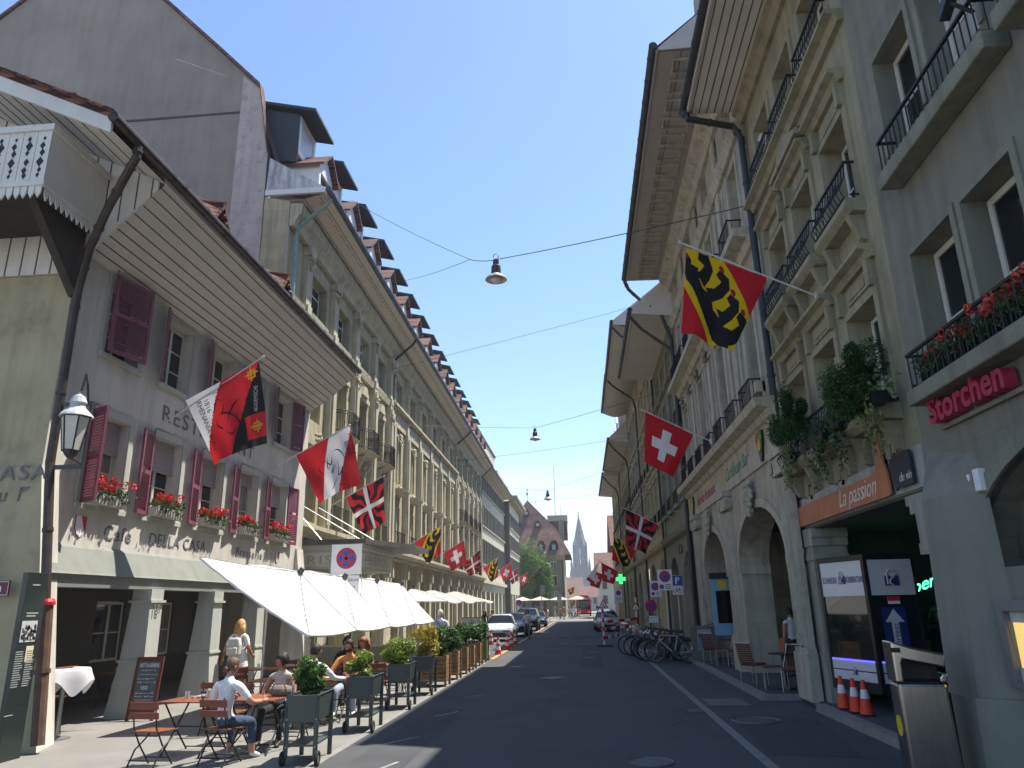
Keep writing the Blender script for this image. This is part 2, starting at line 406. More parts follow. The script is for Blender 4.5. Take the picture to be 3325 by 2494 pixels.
    def rail(s, u0, u1, z0, z1, d, n=None, belly=0., name='balcony_railing', ret=True, m=None, dwall=0., rb=.011):
        mb = MB(); n = n or max(3, int((u1 - u0) / .13))
        def bar(u, dd):
            if belly: mb.tube([s.L(u, dd, z1), s.L(u, dd + belly * .25, z1 - (z1 - z0) * .4), s.L(u, dd + belly, z1 - (z1 - z0) * .75), s.L(u, dd + belly * .6, z0)], rb, 4)
            else: mb.tube([s.L(u, dd, z0), s.L(u, dd, z1)], rb, 4)
        for i in range(n + 1): bar(u0 + (u1 - u0) * i / n, d)
        s.box(mb, u0 - .02, u1 + .02, d - .02, d + .02, z1, z1 + .035)
        s.box(mb, u0, u1, d - .012 + belly * .6, d + .012 + belly * .6, z0 - .001, z0 + .022)
        if ret:
            for u in (u0, u1):
                s.box(mb, u - .018, u + .018, dwall, d - .02, z1, z1 + .03)
                s.box(mb, u - .014, u + .014, dwall, d - .012, z0 + .05, z0 + .07)
                k = max(1, int((d - dwall) / .14))
                for i in range(k):
                    dd = dwall + (d - dwall) * (i + .5) / k
                    mb.tube([s.L(u, dd, z0 + .05), s.L(u, dd, z1)], .009, 4)
        return s.part(name, mb, m or BLACKIRON)
    def pipe(s, pts, r=.06, m=None, name='downpipe'):
        mb = MB(); P = [s.L(*p) for p in pts]; mb.tube(P, r, 10)
        for a, b in zip(P, P[1:]):
            n = max(1, int((Vector(b) - Vector(a)).length / 2.2))
            for i in range(n):
                c = Vector(a).lerp(Vector(b), (i + .5) / n); t = (Vector(b) - Vector(a)).normalized() * .03
                mb.tube([c - t, c + t], r * 1.2, 10)
        return s.part(name, mb, m or DARKMETAL, smooth=False)
    def eave(s, u0, u1, zs, d1, z1, planks=7, m=None, th=.12, curve=0., gut=None, along=True, name='soffit', wallz=None, gr=.085):
        """sloping or curved boarded soffit from the wall (0,zs) to the gutter (d1,z1)"""
        mb = MB(); n = planks * 2
        prof = []
        for i in range(n + 1):
            t = i / n; prof.append((d1 * t, zs + (z1 - zs) * t + curve * math.sin(PI * t)))
        for i in range(n):
            a, b = prof[i], prof[i + 1]
            s.quad(mb, [(u0, a[0], a[1]), (u1, a[0], a[1]), (u1, b[0], b[1]), (u0, b[0], b[1])])
        # dark grooves between the boards
        mb.mat(1)
        if along:
            for k in range(1, planks + 1):
                t = k / (planks + .5); dd = d1 * t; zz = zs + (z1 - zs) * t + curve * math.sin(PI * t)
                s.box(mb, u0, u1, dd - .012, dd + .012, zz - .008, zz + .004)
        else:
            k = int((u1 - u0) / .22)
            for i in range(1, k):
                uu = u0 + (u1 - u0) * i / k
                for j in range(n):
                    a, b = prof[j], prof[j + 1]
                    s.quad(mb, [(uu - .009, a[0], a[1] - .006), (uu + .009, a[0], a[1] - .006), (uu + .009, b[0], b[1] - .006), (uu - .009, b[0], b[1] - .006)])
        o = s.part(name, mb, [m or SOFFIT, GROOVE])
        f = MB()
        s.box(f, u0 - .02, u1 + .02, d1 - .02, d1 + .03, z1 - .04, z1 + .22)
        s.part('fascia', f, m or SOFFIT)
        g = MB(); P = [s.L(u0 - .1, d1 + .11, z1 + .14), s.L(u1 + .1, d1 + .11, z1 + .14)]
        g.tube(P, gr, 10)
        for i in range(int((u1 - u0) / .9)):
            uu = u0 + .4 + i * .9
            g.tube([s.L(uu - .02, d1 + .11, z1 + .14), s.L(uu + .02, d1 + .11, z1 + .14)], gr * 1.12, 10)
        s.part('gutter', g, gut or DARKMETAL, smooth=False)
        return prof
    def text(s, txt, u, d, z, size, m, slope=0., name='lettering', **kw):
        """reads along the street; on the left side of the street +u is to the right, on the right side -u"""
        x = (1, 0, 0) if s.sd > 0 else (-1, 0, 0)
        return text_obj(name, txt, m, s.root, basis(s.L(u, d, z), x, (0, 0, 1)), size=size, **kw)
WIN = {}; WRND = random.Random(77)

def roofslab(f, u0, u1, pts, m, th=.1, name='roof'):
    """roof from profile points (d,z) downhill to uphill"""
    mb = MB()
    for a, b in zip(pts, pts[1:]):
        mb.prism([f.L(u0, a[0], a[1]), f.L(u0, b[0], b[1]), f.L(u0, b[0], b[1] - th), f.L(u0, a[0], a[1] - th)], (u1 - u0, 0, 0))
    return f.part(name, mb, m)

# ================================================================== GROUND
def sheet(name, pts, z, m, kind='structure', th=0.):
    mb = MB()
    mb.poly([(p[0], p[1], z) for p in pts]) if not th else mb.prism([(p[0], p[1], z - th) for p in pts], (0, 0, th))
    return tag(mb.build(name, m), kind=kind)
rect = lambda x0, x1, y0, y1: [(x0, y0), (x1, y0), (x1, y1), (x0, y1)]
sheet('ground', rect(-900, 900, -300, 1500), -.02, PAVE)
sheet('road', rect(-3.68, 2.2, -12, 98), 0., ASPHALT)
sheet('cross_street', [(-60, 98), (60, 98), (60, 131), (-60, 131)], -.004, PAVE)
sheet('left_pavement', rect(-30, -3.68, -12, 98), .012, PAVE)
sheet('right_pavement', rect(2.34, 30, -12, 98), .0, ASPHALT2)
kb = MB()
y = -12.
while y < 97:
    l = .95 + rnd.random() * .15
    kb.box((2.2, y + .006, -.05), (2.34, y + l - .006, .006)); y += l
tag(kb.build('gutter_stones', KERB), kind='structure')
kb = MB(); y = 16.9
while y < 60:
    l = 1.05; kb.box((3.62, y + .006, -.05), (3.78, y + l - .006, .115)); y += l
kb.box((3.78, 16.9, -.05), (4.6, 17.06, .113))
y = 9.0
while y < 15.3:
    kb.box((4.24, y + .006, -.05), (4.42, y + 1.04, .135)); y += 1.05
tag(kb.build('kerb', KERB), kind='structure')
sheet('arcade_pavement', rect(3.78, 14, 17.06, 60), .11, ASPHALT2, th=.15)
sheet('arcade_pavement', rect(4.42, 14, 4, 17.06), .13, ASPHALT2, th=.15)
kb = MB()
y = -12.
while y < 97:
    kb.box((-3.74, y + .005, -.05), (-3.62, y + .995, .018)); y += 1.
tag(kb.build('gutter_stones', KERB), kind='structure')
# patches, repairs and markings on the carriageway
for pts in ([(-1.6, 47), (2.0, 47), (2.0, 50.5), (-1.6, 50.5)], [(-.2, 26), (.6, 25.7), (.7, 39), (-.1, 39)], [(-3.3, 7), (-2.4, 7), (-2.5, 16), (-3.2, 16.2)], [(2.4, 11.2), (3.6, 11.0), (4.0, 14.5), (2.6, 15)]):
    sheet('asphalt_patch', pts, .004, PATCH)
ck = MB(); cr_ = random.Random(3)
for k in range(16):
    x, y, a = cr_.uniform(-3.2, 1.8), cr_.uniform(8, 45), cr_.uniform(0, 6.3); w_ = .006 + .006 * cr_.random(); P_ = []
    for q in range(10): P_.append((x, y)); a += cr_.gauss(0, .45); x += .28 * math.cos(a); y += .28 * math.sin(a)
    for a_, b_ in zip(P_, P_[1:]):
        n_ = Vector((a_[1] - b_[1], b_[0] - a_[0])).normalized() * w_
        if max(a_[0], b_[0]) < 2.1 and min(a_[0], b_[0]) > -3.5: ck.poly([(a_[0] - n_.x, a_[1] - n_.y, .006), (b_[0] - n_.x, b_[1] - n_.y, .006), (b_[0] + n_.x, b_[1] + n_.y, .006), (a_[0] + n_.x, a_[1] + n_.y, .006)])
tag(ck.build('asphalt_cracks', mat('tar_sealed_crack', (.028, .028, .03), .7)), kind='structure')
mk = MB()
def dash(x, y, w, l, a=0.):
    c, s_ = math.cos(a), math.sin(a)
    mk.poly([(x + px * c - py * s_, y + px * s_ + py * c, .0065) for px, py in ((-w / 2, -l / 2), (w / 2, -l / 2), (w / 2, l / 2), (-w / 2, l / 2))])
for x, y in ((-.1, 41), (-1.25, 41.5), (.35, 34), (.1, 30.6), (-.9, 48.3)): dash(x, y, .9 if y < 41.2 and x < 0 else .45, .28)
dash(-2.35, 52, 2.2, .5)
for x, y, a in ((-2.75, 15.3, -.5), (-2.95, 12.4, -.55), (-2.7, 10.4, -.3), (-2.6, 18.2, -.6)): dash(x, y, .06, .75, a)
tag(mk.build('white_road_markings', WHITEPAINT), kind='structure')
mk = MB()
for a, b, w in (((-3.60, 30), (-3.62, 96), .12), ((-5.7, 42.6), (-3.6, 42.2), .12), ((-4.9, 30.5), (-3.6, 29.6), .12)):
    d = (Vector(b) - Vector(a)).normalized(); n = Vector((-d.y, d.x)) * w / 2
    mk.poly([(a[0] - n.x, a[1] - n.y, .0225), (b[0] - n.x, b[1] - n.y, .0225), (b[0] + n.x, b[1] + n.y, .0225), (a[0] + n.x, a[1] + n.y, .0225)])
tag(mk.build('yellow_parking_lines', YELLOWPAINT), kind='structure')
sheet('parking_lane', rect(-6.2, -3.74, 30, 98), .0165, ASPHALT)
def cover(x, y, r, label, z=.004, oval=1.):
    mb = MB(); mb.lathe([(0, z + .006), (r, z + .006), (r, z - .01)], (x, y, 0), 24)
    mb.mat(1)
    for i in range(-4, 5):
        w = math.sqrt(max(0, (r * .88) ** 2 - (i * r * .2) ** 2))
        mb.box((x - w, y + i * r * .2 - r * .03, z + .0055), (x + w, y + i * r * .2 + r * .03, z + .009))
    mb.torus((x, y, z + .006), r * .95, .012, 'z', 24, 4)
    return tag(mb.build('manhole_cover', [mat('cast_iron', (.09, .09, .09), .6, .3, 15, metal=.4), mat('worn_iron', (.16, .16, .155), .5, .2, 15, metal=.5)]), label, 'manhole cover')
cover(-.95, 22.3, .36, 'round iron manhole cover in the middle of the asphalt road')
cover(2.9, 14.2, .42, 'wide iron cover on the right pavement before the three orange cones')
cover(.8, 10.7, .3, 'iron cover in the road at the bottom edge of the picture')
mb = MB(); mb.box((1.86, 15.2, .001), (2.19, 15.75, .008)); mb.mat(1)
for i in range(9): mb.box((1.89, 15.23 + i * .058, .008), (2.16, 15.255 + i * .058, .012))
tag(mb.build('drain_grate', [BLACK, MATS['worn_iron']]), 'slotted iron drain grate beside the stone gutter line', 'drain grate')
mb = MB(); mb.box((2.45, 16.2, .0), (3.25, 17.3, .008)); tag(mb.build('cover_slab', mat('worn_concrete', (.15, .148, .14), .9, .25, 2, .3, 120)), 'pale rectangular concrete slab let into the right pavement', 'cover slab')
# ============================================================ CAFE (left, near)
CF = Fac('cafe_building', 'white plastered cafe house with plum shutters, wide boarded eave and arcade, nearest on the left', 'building', -9.2, 11.7, 1)
LU = [1.09 + 2.1 * i for i in range(5)]
lowh = [(u, u + 1.18, 3.97, 5.72) for u in LU]; uph = [(u + .02, u + 1.14, 6.93, 8.48) for u in LU]
mb = MB()
CF.wall(mb, 0, 12.3, 3.18, 9.05, lowh + uph, .34)
# end wall facing the camera and the far end
mb.poly([CF.L(0, 0, 3.1), CF.L(0, 0, 10), CF.L(0, -9, 14.6), CF.L(0, -14, 14.6), CF.L(0, -14, 0), CF.L(0, -.3, 0), CF.L(0, -.3, 3.1)]); 
mb.poly([CF.L(12.3, 0, 0), CF.L(12.3, 0, 10), CF.L(12.3, -9, 14.6), CF.L(12.3, -14, 14.6), CF.L(12.3, -14, 0)])
mb.m[-2] = 1
CF.part('wall', mb, [CAFEWALL, YELLOWPL])
# painted window surrounds
for hs, nm, w in ((lowh, 'window_surround', .16), (uph, 'window_surround', .13)):
    for i, (a, b, c, e) in enumerate(hs):
        mb = MB()
        CF.box(mb, a - w, a, .0, .035, c - .0, e + w); CF.box(mb, b, b + w, .0, .035, c, e + w); CF.box(mb, a, b, .0, .035, e, e + w)
        CF.box(mb, a - w - .02, b + w + .02, -.05, .07, c - .11, c)
        CF.part(nm, mb, CAFEGREY, bevel=.008)
for i, (a, b, c, e) in enumerate(lowh):
    CF.window((a + b) / 2, c, 1.16, 1.5, -.27, cols=2, rows=2, trans=.0, m=SASH)
    mb = MB(); lo = e - (.62, .66, .62, .3, .62)[i]      # roller blind
    for k in range(12):
        z0 = lo + (e - lo) * k / 12; CF.box(mb, a + .03, b - .03, -.2, -.185 + (k % 2) * .006, z0, z0 + (e - lo) / 12 - .004)
    CF.box(mb, a + .01, b - .01, -.215, -.165, lo - .05, lo)
    CF.part('roller_blind', mb, mat('grey_blind', (.30, .28, .28), .7, .1, 4))
for i, (a, b, c, e) in enumerate(uph): CF.window((a + b) / 2, c, 1.1, 1.53, -.26, cols=2, rows=3, m=SASH)
def shutter(f, u, z, w, h, ang, d=.05, m=PURPLE, hinge=1):
    """louvred leaf hinged at u; ang 0 = flat along the wall towards +u*hinge"""
    mb = MB(); t = .045
    mb.box((0, -t / 2, 0), (.07, t / 2, h)); mb.box((w - .07, -t / 2, 0), (w, t / 2, h))
    for z0 in (0, h * .5 - .04, h - .09): mb.box((.07, -t / 2, z0), (w - .07, t / 2, z0 + .09))
    n = int(h / .058)
    for k in range(n):
        zz = .06 + (h - .12) * k / n
        if any(abs(zz - c) < .06 for c in (.04, h * .5, h - .05)): continue
        M = Matrix.Rotation(R(55), 3, 'X'); mb.cbox((w / 2, 0, zz + .03), (w - .14, .07, .009), M)
    mb.tube([(0, 0, h - .02), (0, 0, h + .1), (0, .06 * f.sd, h + .1)], .01, 5)
    o = mb.build('shutter', m, f.root)
    o.location = f.L(u, d, z); o.rotation_euler = (0, 0, (0 if hinge > 0 else PI) - ang * f.sd * hinge)
    return o
for i, u in enumerate(LU):
    if i: shutter(CF, u - .05, 3.97, .54, 1.78, R(10), hinge=-1); shutter(CF, u - .03, 6.95, .54, 1.58, R(22 + 6 * (i % 2)), hinge=-1)
    else: shutter(CF, u - .04, 3.97, .5, 1.78, R(62), hinge=-1); shutter(CF, u - .02, 6.95, .98, 1.62, R(12), d=.12)
shutter(CF, LU[4] + 1.3, 3.97, .62, 1.78, R(8)); shutter(CF, LU[4] + 1.2, 6.95, .62, 1.58, R(14))
# battered skirt above the arcade, beam, ceiling, back wall
mb = MB()
mb.prism([CF.L(.1, -.35, 2.68), CF.L(.1, .34, 2.68), CF.L(.1, .31, 2.72), CF.L(.1, .08, 3.16), CF.L(.1, .003, 3.22), CF.L(.1, -.35, 3.22)], (12.2, 0, 0))
CF.part('arcade_skirt', mb, mat('grey_green_skirt', (.20, .21, .18), .85, .1, 1.2, .15, 60, streak=.12))
mb = MB(); CF.box(mb, .25, 12.3, -.1, .28, 2.46, 2.677); CF.part('arcade_beam', mb, mat('dark_grey_beam', (.20, .205, .18), .8, .15, 2))
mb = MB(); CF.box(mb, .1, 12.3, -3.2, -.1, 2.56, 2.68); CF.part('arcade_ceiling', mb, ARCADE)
mb = MB(); hs = [(6.35, 7.55, .85, 2.3), (8.75, 9.95, .85, 2.3), (.6, 1.5, .0, 2.2), (11.0, 12.0, .0, 2.3)]
CF.wall(mb, 0, 12.3, 0, 2.6, hs, .2, d=-2.9)
mb.mat(1); CF.box(mb, 1.6, 10.9, -2.9, -2.86, .1, .84)
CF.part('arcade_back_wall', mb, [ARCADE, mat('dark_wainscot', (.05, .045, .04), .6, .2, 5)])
for a, b, c, e in hs[:2]: CF.window((a + b) / 2, c, 1.18, 1.43, -2.98, cols=2, rows=2, m=SASH)
for a, b in ((.6, 1.5), (11.0, 12.0)): mb = MB(); CF.box(mb, a, b, -3.0, -2.95, 0.02, 2.3); CF.part('arcade_door', mb, mat('dark_blue_door', (.03, .045, .075), .4, .2, 5))
def pier(u, w, top=2.47, base=.55):
    mb = MB()
    b0, b1 = -.28, .46; t0, t1 = -.04, .36
    mb.add([CF.L(u - .02, b0 - .05, .0), CF.L(u + w + .02, b0 - .05, .0), CF.L(u + w + .02, b1, .0), CF.L(u - .02, b1, .0), CF.L(u, b0 + .12, 1.05), CF.L(u + w, b0 + .12, 1.05), CF.L(u + w, t1 + .01, 1.05), CF.L(u, t1 + .01, 1.05)], [(0, 1, 5, 4), (1, 2, 6, 5), (2, 3, 7, 6), (3, 0, 4, 7)])
    CF.box(mb, u - .03, u + w + .03, b0 + .08, t1 + .04, 1.05, 1.10)
    mb.add([CF.L(u, b0 + .13, 1.10), CF.L(u + w, b0 + .13, 1.10), CF.L(u + w, t1 + .01, 1.10), CF.L(u, t1 + .01, 1.10), CF.L(u, t0, 2.2), CF.L(u + w, t0, 2.2), CF.L(u + w, t1, 2.2), CF.L(u, t1, 2.2)], [(0, 1, 5, 4), (1, 2, 6, 5), (2, 3, 7, 6), (3, 0, 4, 7)])
    CF.box(mb, u - .05, u + w + .05, t0 - .04, t1 + .05, 2.2, 2.25); CF.box(mb, u, u + w, t0, t1 + .01, 2.25, 2.47)
    return CF.part('pillar', mb, CAFEGREY)
pier(3.2, .46); pier(5.9, .46); pier(8.4, .46)
mb = MB(); mb.add([CF.L(11.7, -.3, 0), CF.L(12.3, -.3, 0), CF.L(12.3, .6, 0), CF.L(11.7, .6, 0), CF.L(11.75, -.3, 3.9), CF.L(12.3, -.3, 3.9), CF.L(12.3, .05, 3.9), CF.L(11.75, .05, 3.9)], [(0, 1, 5, 4), (1, 2, 6, 5), (2, 3, 7, 6), (3, 0, 4, 7), (4, 5, 6, 7)]); CF.part('pillar', mb, CAFEWALL)
# corner buttress
mb = MB(); mb.add([CF.L(-.28, -1.2, 0), CF.L(.5, -1.2, 0), CF.L(.5, .62, 0), CF.L(-.28, .9, 0), CF.L(-.04, -1.2, 4.45), CF.L(.4, -1.2, 4.45), CF.L(.4, .03, 4.45), CF.L(-.04, .03, 4.45)], [(0, 1, 5, 4), (1, 2, 6, 5), (2, 3, 7, 6), (3, 0, 4, 7), (4, 5, 6, 7)])
mb.m = [1 if i == 0 else 0 for i in range(5)]; mb.m[0] = 0
mb.mat(1); mb.add([CF.L(-.285, -6, 0), CF.L(-.285, -1.2, 0), CF.L(-.045, -1.2, 4.45), CF.L(-.045, -6, 4.45)], [(0, 1, 2, 3)])
mb.m[3] = 1
CF.part('buttress', mb, [CAFEWALL, YELLOWPL])
# boarded eave: curved soffit carried past the gable end
G0 = -1.8
CF.eave(0.02, 12.3, 8.62, 1.56, 9.9, planks=9, gut=GUTTER, curve=-.12, gr=.095)
for c in [c for c in CF.root.children if c.name.startswith(('gutter', 'fascia'))]: c.data.transform(Matrix.Translation((0, 0, 0)))
g = MB(); g.tube([CF.L(G0 - .05, 1.67, 10.04), CF.L(.0, 1.67, 10.04)], .095, 10); CF.part('gutter', g, GUTTER)
# gable overhang: verge board, underside, gable boards, arch panel
mb = MB(); SL = .48
def rz(d): return 10.04 + (1.67 - d) * SL
mb.prism([CF.L(G0, 1.62, rz(1.62) - .02), CF.L(G0, -9.0, rz(-9.0) - .02), CF.L(G0, -9.0, rz(-9.0) - .34), CF.L(G0, 1.62, rz(1.62) - .30)], (.06, 0, 0))
CF.part('verge_board', mb, WHITEWOOD)
mb = MB()
mb.poly([CF.L(G0 + .06, 1.56, rz(1.56) - .2), CF.L(.02, 1.56, rz(1.56) - .2), CF.L(.02, -9, rz(-9) - .2), CF.L(G0 + .06, -9, rz(-9) - .2)])
mb.mat(1)
for k in range(1, 30):
    d = 1.56 - k * .36; CF.box(mb, G0 + .06, .02, d - .012, d + .012, rz(d) - .207, rz(d) - .2)
CF.part('soffit', mb, [SOFFIT, GROOVE])
mb = MB(); pts = [(-6, 8.1), (.0, 8.1)] + [(1.46 * t, 8.62 + (9.75 - 8.62) * t - .12 * math.sin(PI * t) - .02 - .5 * (1 - t) ** 3) for t in [i / 8 for i in range(9)]] + [(1.46, rz(1.46) - .21), (-6, rz(-6) - .21)]
mb.prism([CF.L(-.02, d, z) for d, z in pts], (-.05, 0, 0))
mb.mat(1)
for k in range(24):
    d = 1.35 - k * .3; top = rz(d) - .22; bot = 8.62 + (9.75 - 8.62) * max(0, d) / 1.46 - .1
    if top > bot: CF.box(mb, -.078, -.068, d - .012, d + .012, bot if d > 0 else 8.1, top)
CF.part('gable_boards', mb, [WHITEWOOD, GROOVE])
roofslab(CF, G0, 12.4, [(1.7, 10.1), (-1.4, 10.1 + 3.1 * SL), (-9, 16.6), (-14, 16.8)], TILE)
mb = MB()      # ragged tile edge along the verge
for k in range(46):
    d = 1.6 - k * .2; mb.cbox(CF.L(G0 - .02, d, rz(d) + .1), (.16, .2, .035), Matrix.Rotation(math.atan(SL) + .06, 3, 'X'))
CF.part('verge_tiles', mb, TILE)
def tile_dormer(u, dd=-.25, dz=.12, sc=1.):
    mb = MB()
    mb.prism([CF.L(u - .55, .95, 10.45), CF.L(u + .55, .95, 10.45), CF.L(u, .95, 11.25)], CF.L(0, -1.9, .9))
    mb.mat(1)
    for s_ in (-1, 1):
        mb.prism([CF.L(u + s_ * .68, 1.08, 10.36), CF.L(u, 1.08, 11.34), CF.L(u, 1.08, 11.42), CF.L(u + s_ * .74, 1.08, 10.42)], CF.L(0, -1.9, .85))
        for k in range(6):
            t = (k + .5) / 6; mb.cbox(CF.L(u + s_ * .7 * (1 - t), 1.1, 10.42 + .95 * t), (.15, .1, .05), Matrix.Rotation(s_ * .95, 3, 'Y'))
    mb.tube([CF.L(u, 1.15, 11.43), CF.L(u, .3, 11.6)], .085, 8)
    mb.v = [(u + (p[0] - u) * sc, (p[1] + .95 * 1) * sc - .95 - dd, 10.45 + (p[2] - 10.45) * sc + dz) for p in mb.v]
    return CF.part('roof_dormer', mb, [mat('oxblood_boards', (.13, .035, .025), .7, .2, 5), TILE])
tile_dormer(3.5); tile_dormer(7.6); tile_dormer(-1.05, -.8, .35, .45)
# downpipe with swan neck
CF.pipe([(-1.1, 1.67, 9.96), (-1.1, 1.67, 9.75), (-.95, 1.4, 9.45), (-.65, .95, 9.05), (-.3, .45, 8.45), (-.12, .22, 7.75), (-.08, .18, 7.0), (-.08, .2, 4.5), (-.22, .62, 2.2), (-.34, .94, .16)], .075, GUTTER)
CF.pipe([(-.22, .65, 2.2), (-.34, .95, .12)], .1, mat('rusty_cast_iron', (.10, .055, .035), .7, .5, 6, .3, 40), name='downpipe_foot')
mb = MB(); mb.lathe([(.12, 0), (.12, .05), (.09, .1)], CF.L(-.23, .67, 2.15), 10); CF.part('pipe_collar', mb, RED)
# painted lettering and the two shields
CF.text('RESTAURANT', 3.35, .012, 6.12, .52, LETTER, sx=1.28, space=1.22, depth=.003)
CF.text('Caf\u00e9', 1.9, .012, 3.38, .40, LETTER, sx=1.15, space=1.1, depth=.003)
CF.text('DELLA CASA', 3.45, .012, 3.40, .36, LETTER, sx=1.12, space=1.1, depth=.003)
CF.text('Brasserie', 7.55, .012, 3.42, .32, LETTER, sx=1.12, space=1.25, depth=.003)
text_obj('lettering', 'CASA', LETTER, CF.root, basis(CF.L(-.075, -1.05, 4.22), (0, -1, 0), (0, 0, 1)), size=.38, sx=1.15, space=1.2, depth=.003)
text_obj('lettering', 'au 1', LETTER, CF.root, basis(CF.L(-.085, -.82, 3.86), (0, -1, 0), (0, 0, 1)), size=.34, space=1.1, depth=.003, shear=.1)
text_obj('lettering', 'er', LETTER, CF.root, basis(CF.L(-.085, -.26, 4.02), (0, -1, 0), (0, 0, 1)), size=.18, depth=.003, shear=.1)
for c in CF.root.children:
    if c.name.startswith('lettering') and abs(c.data.vertices[0].co.x + .075) < .02: pass
text_obj('house_number', '16', LETTER, CF.root, basis(CF.L(3.27, .40, 1.98), (1, 0, 0), (0, 0, 1)), size=.26, depth=.003)
def shield(u, z, s_):
    mb = MB(); P = [(-.5, .6), (.5, .6), (.5, -.1), (.35, -.45), (0, -.7), (-.35, -.45), (-.5, -.1)]
    mb.prism([CF.L(u + x * s_, .0, z + y_ * s_) for x, y_ in P], CF.L(0, .02, 0))
    mb.mat(1); mb.poly([CF.L(u + x * s_, .023, z + y_ * s_) for x, y_ in ((-.5, .25), (-.0, .6), (.5, .6), (.5, -.1), (0, -.7), (-.5, -.1))][:0] or [CF.L(u + x * s_, .023, z + y_ * s_) for x, y_ in ((-.5, .6), (-.05, .6), (.38, -.42), (0, -.68), (-.35, -.45), (-.5, -.1))])
    CF.part('painted_shield', mb, [RED, WHITE])
shield(1.2, 3.56, .3); shield(10.3, 3.55, .26)
# carved balcony under the gable
mb = MB(); B0, B1 = -1.62, -.1; dR = .45; zt, zb = 10.1, 8.9
holes = []
for k in range(9):
    c = dR - .2 - k * .26
    holes += [c]
def board(d0, d1): CF.box(mb, B0 - .03, B0, d0, d1, zb + .12, zt - .1)
for k in range(14):
    d1 = dR - k * .26; d0 = d1 - .25
    board(d0, d1)
    mb.mat(1)
    for q, (zc, s_) in enumerate(((zt - .24, .035), (zt - .38, .06), (zt - .52, .045), (zt - .70, .06), (zt - .86, .045), (zb + .24, .04))):
        dd = d1 - (.13 if (k + q) % 2 else .115); s2 = s_ * (1.25 if (k + q // 2) % 2 else .95)
        mb.poly([CF.L(B0 - .034, dd, zc + s2 * 1.3), CF.L(B0 - .034, dd - s2 * .9, zc), CF.L(B0 - .034, dd, zc - s2 * 1.5), CF.L(B0 - .034, dd + s2 * .9, zc)])
    mb.mat(0)
    for q in range(2):
        dd = d1 - .065 - .125 * q
        mb.prism([CF.L(B0 - .03, dd - .06, zb + .1), CF.L(B0 - .03, dd + .06, zb + .1), CF.L(B0 - .03, dd + .05, zb - .1), CF.L(B0 - .03, dd, zb - .2), CF.L(B0 - .03, dd - .05, zb - .1)], (.025, 0, 0))
CF.box(mb, B0 - .07, B0 + .03, -3.4, dR + .05, zt - .1, zt + .02); CF.box(mb, B0 - .05, B0 + .02, -3.4, dR + .03, zb + .03, zb + .12)
CF.box(mb, B0, B1, dR - .03, dR, zb + .1, zt - .1); CF.box(mb, B0 + .03, B1, dR - .06, dR + .05, zt - .1, zt + .02); CF.box(mb, B0 + .02, B1, dR - .04, dR + .03, zb + .03, zb + .12)
for q in range(11):
    u = B0 + .1 + q * .135; mb.prism([CF.L(u - .06, dR - .02, zb + .05), CF.L(u + .06, dR - .02, zb + .05), CF.L(u + .05, dR - .02, zb - .1), CF.L(u, dR - .02, zb - .2), CF.L(u - .05, dR - .02, zb - .1)], CF.L(0, .02, 0))
CF.part('balcony', mb, [WHITEWOOD, BLACK])
mb = MB(); CF.box(mb, B0, B1, -3.4, dR - .06, zb - .02, zb + .06)
for d in (dR - .35, -2.4):
    mb.prism([CF.L(-.1, d - .08, zb - .03), CF.L(B0 + .15, d - .08, zb - .03), CF.L(-.1, d - .08, zb - 1.3), CF.L(-.02, d - .08, zb - 1.3)][:4], CF.L(0, .16, 0))
CF.part('balcony_floor', mb, mat('dark_brown_timber', (.05, .04, .03), .85, .3, 5))

# ================================================= things on and by the cafe
def flower_box(name, label, cat, loc, rz, L, boxmat, petal, group, seed, blooms=None, h=.2, trail=.0, wd=.2):
    t = thing(name, label, cat, loc, rz, group); r = random.Random(seed)
    b = MB(); n = 10
    b.prism([(-L / 2, -wd / 2 * .8, 0), (-L / 2, wd / 2 * .8, 0), (-L / 2, wd / 2, h), (-L / 2, -wd / 2, h)], (L, 0, 0))
    for i in range(n):
        x = -L / 2 + L * (i + .5) / n
        for s_ in (-1, 1): b.box((x - .012, s_ * wd / 2 - .014, .02), (x + .012, s_ * wd / 2 + .014, h - .02))
    b.build('flower_trough', boxmat, t)
    lf = MB()
    for i in range(int(520 * L)):
        p = Vector((r.uniform(-L / 2 - .03, L / 2 + .03), r.gauss(0, wd * .5), h + abs(r.gauss(.0, .09))))
        if r.random() < .2: p.z = h - r.random() * (.12 + trail); p.y = r.choice((-1, 1)) * wd * .6
        leaf(lf, p, r, .035)
    lf.build('leaves', LEAFDK, t)
    fl = MB()
    for i in range(blooms or int(17 * L)):
        c = Vector((r.uniform(-L / 2, L / 2), r.gauss(0, wd * .55), h + .1 + r.random() * .2)); q = .05 + r.random() * .035
        for k in range(26):
            d = Vector((r.gauss(0, 1), r.gauss(0, 1), r.gauss(.25, .8))).normalized(); leaf(fl, c + d * q, r, .032, nrm=d)
    fl.build('blossoms', petal, t)
    return t
def leaf(mb, p, r, s_, nrm=None, asp=.6):
    n = Vector((r.gauss(0, 1), r.gauss(0, 1), r.gauss(.4, 1))) if nrm is None else nrm + Vector((r.gauss(0, .5), r.gauss(0, .5), r.gauss(0, .5)))
    n.normalize(); a = n.orthogonal().normalized(); b = n.cross(a); t = r.random() * 6.28
    u = a * math.cos(t) + b * math.sin(t); v = n.cross(u); s_ = s_ * (.7 + .6 * r.random())
    k = len(mb.v); p = Vector(p)
    mb.v += [tuple(p - u * s_), tuple(p + v * s_ * asp + n * s_ * .15), tuple(p + u * s_), tuple(p - v * s_ * asp + n * s_ * .15)]
    mb.f.append((k, k + 1, k + 2, k + 3)); mb.m.append(mb.cur)
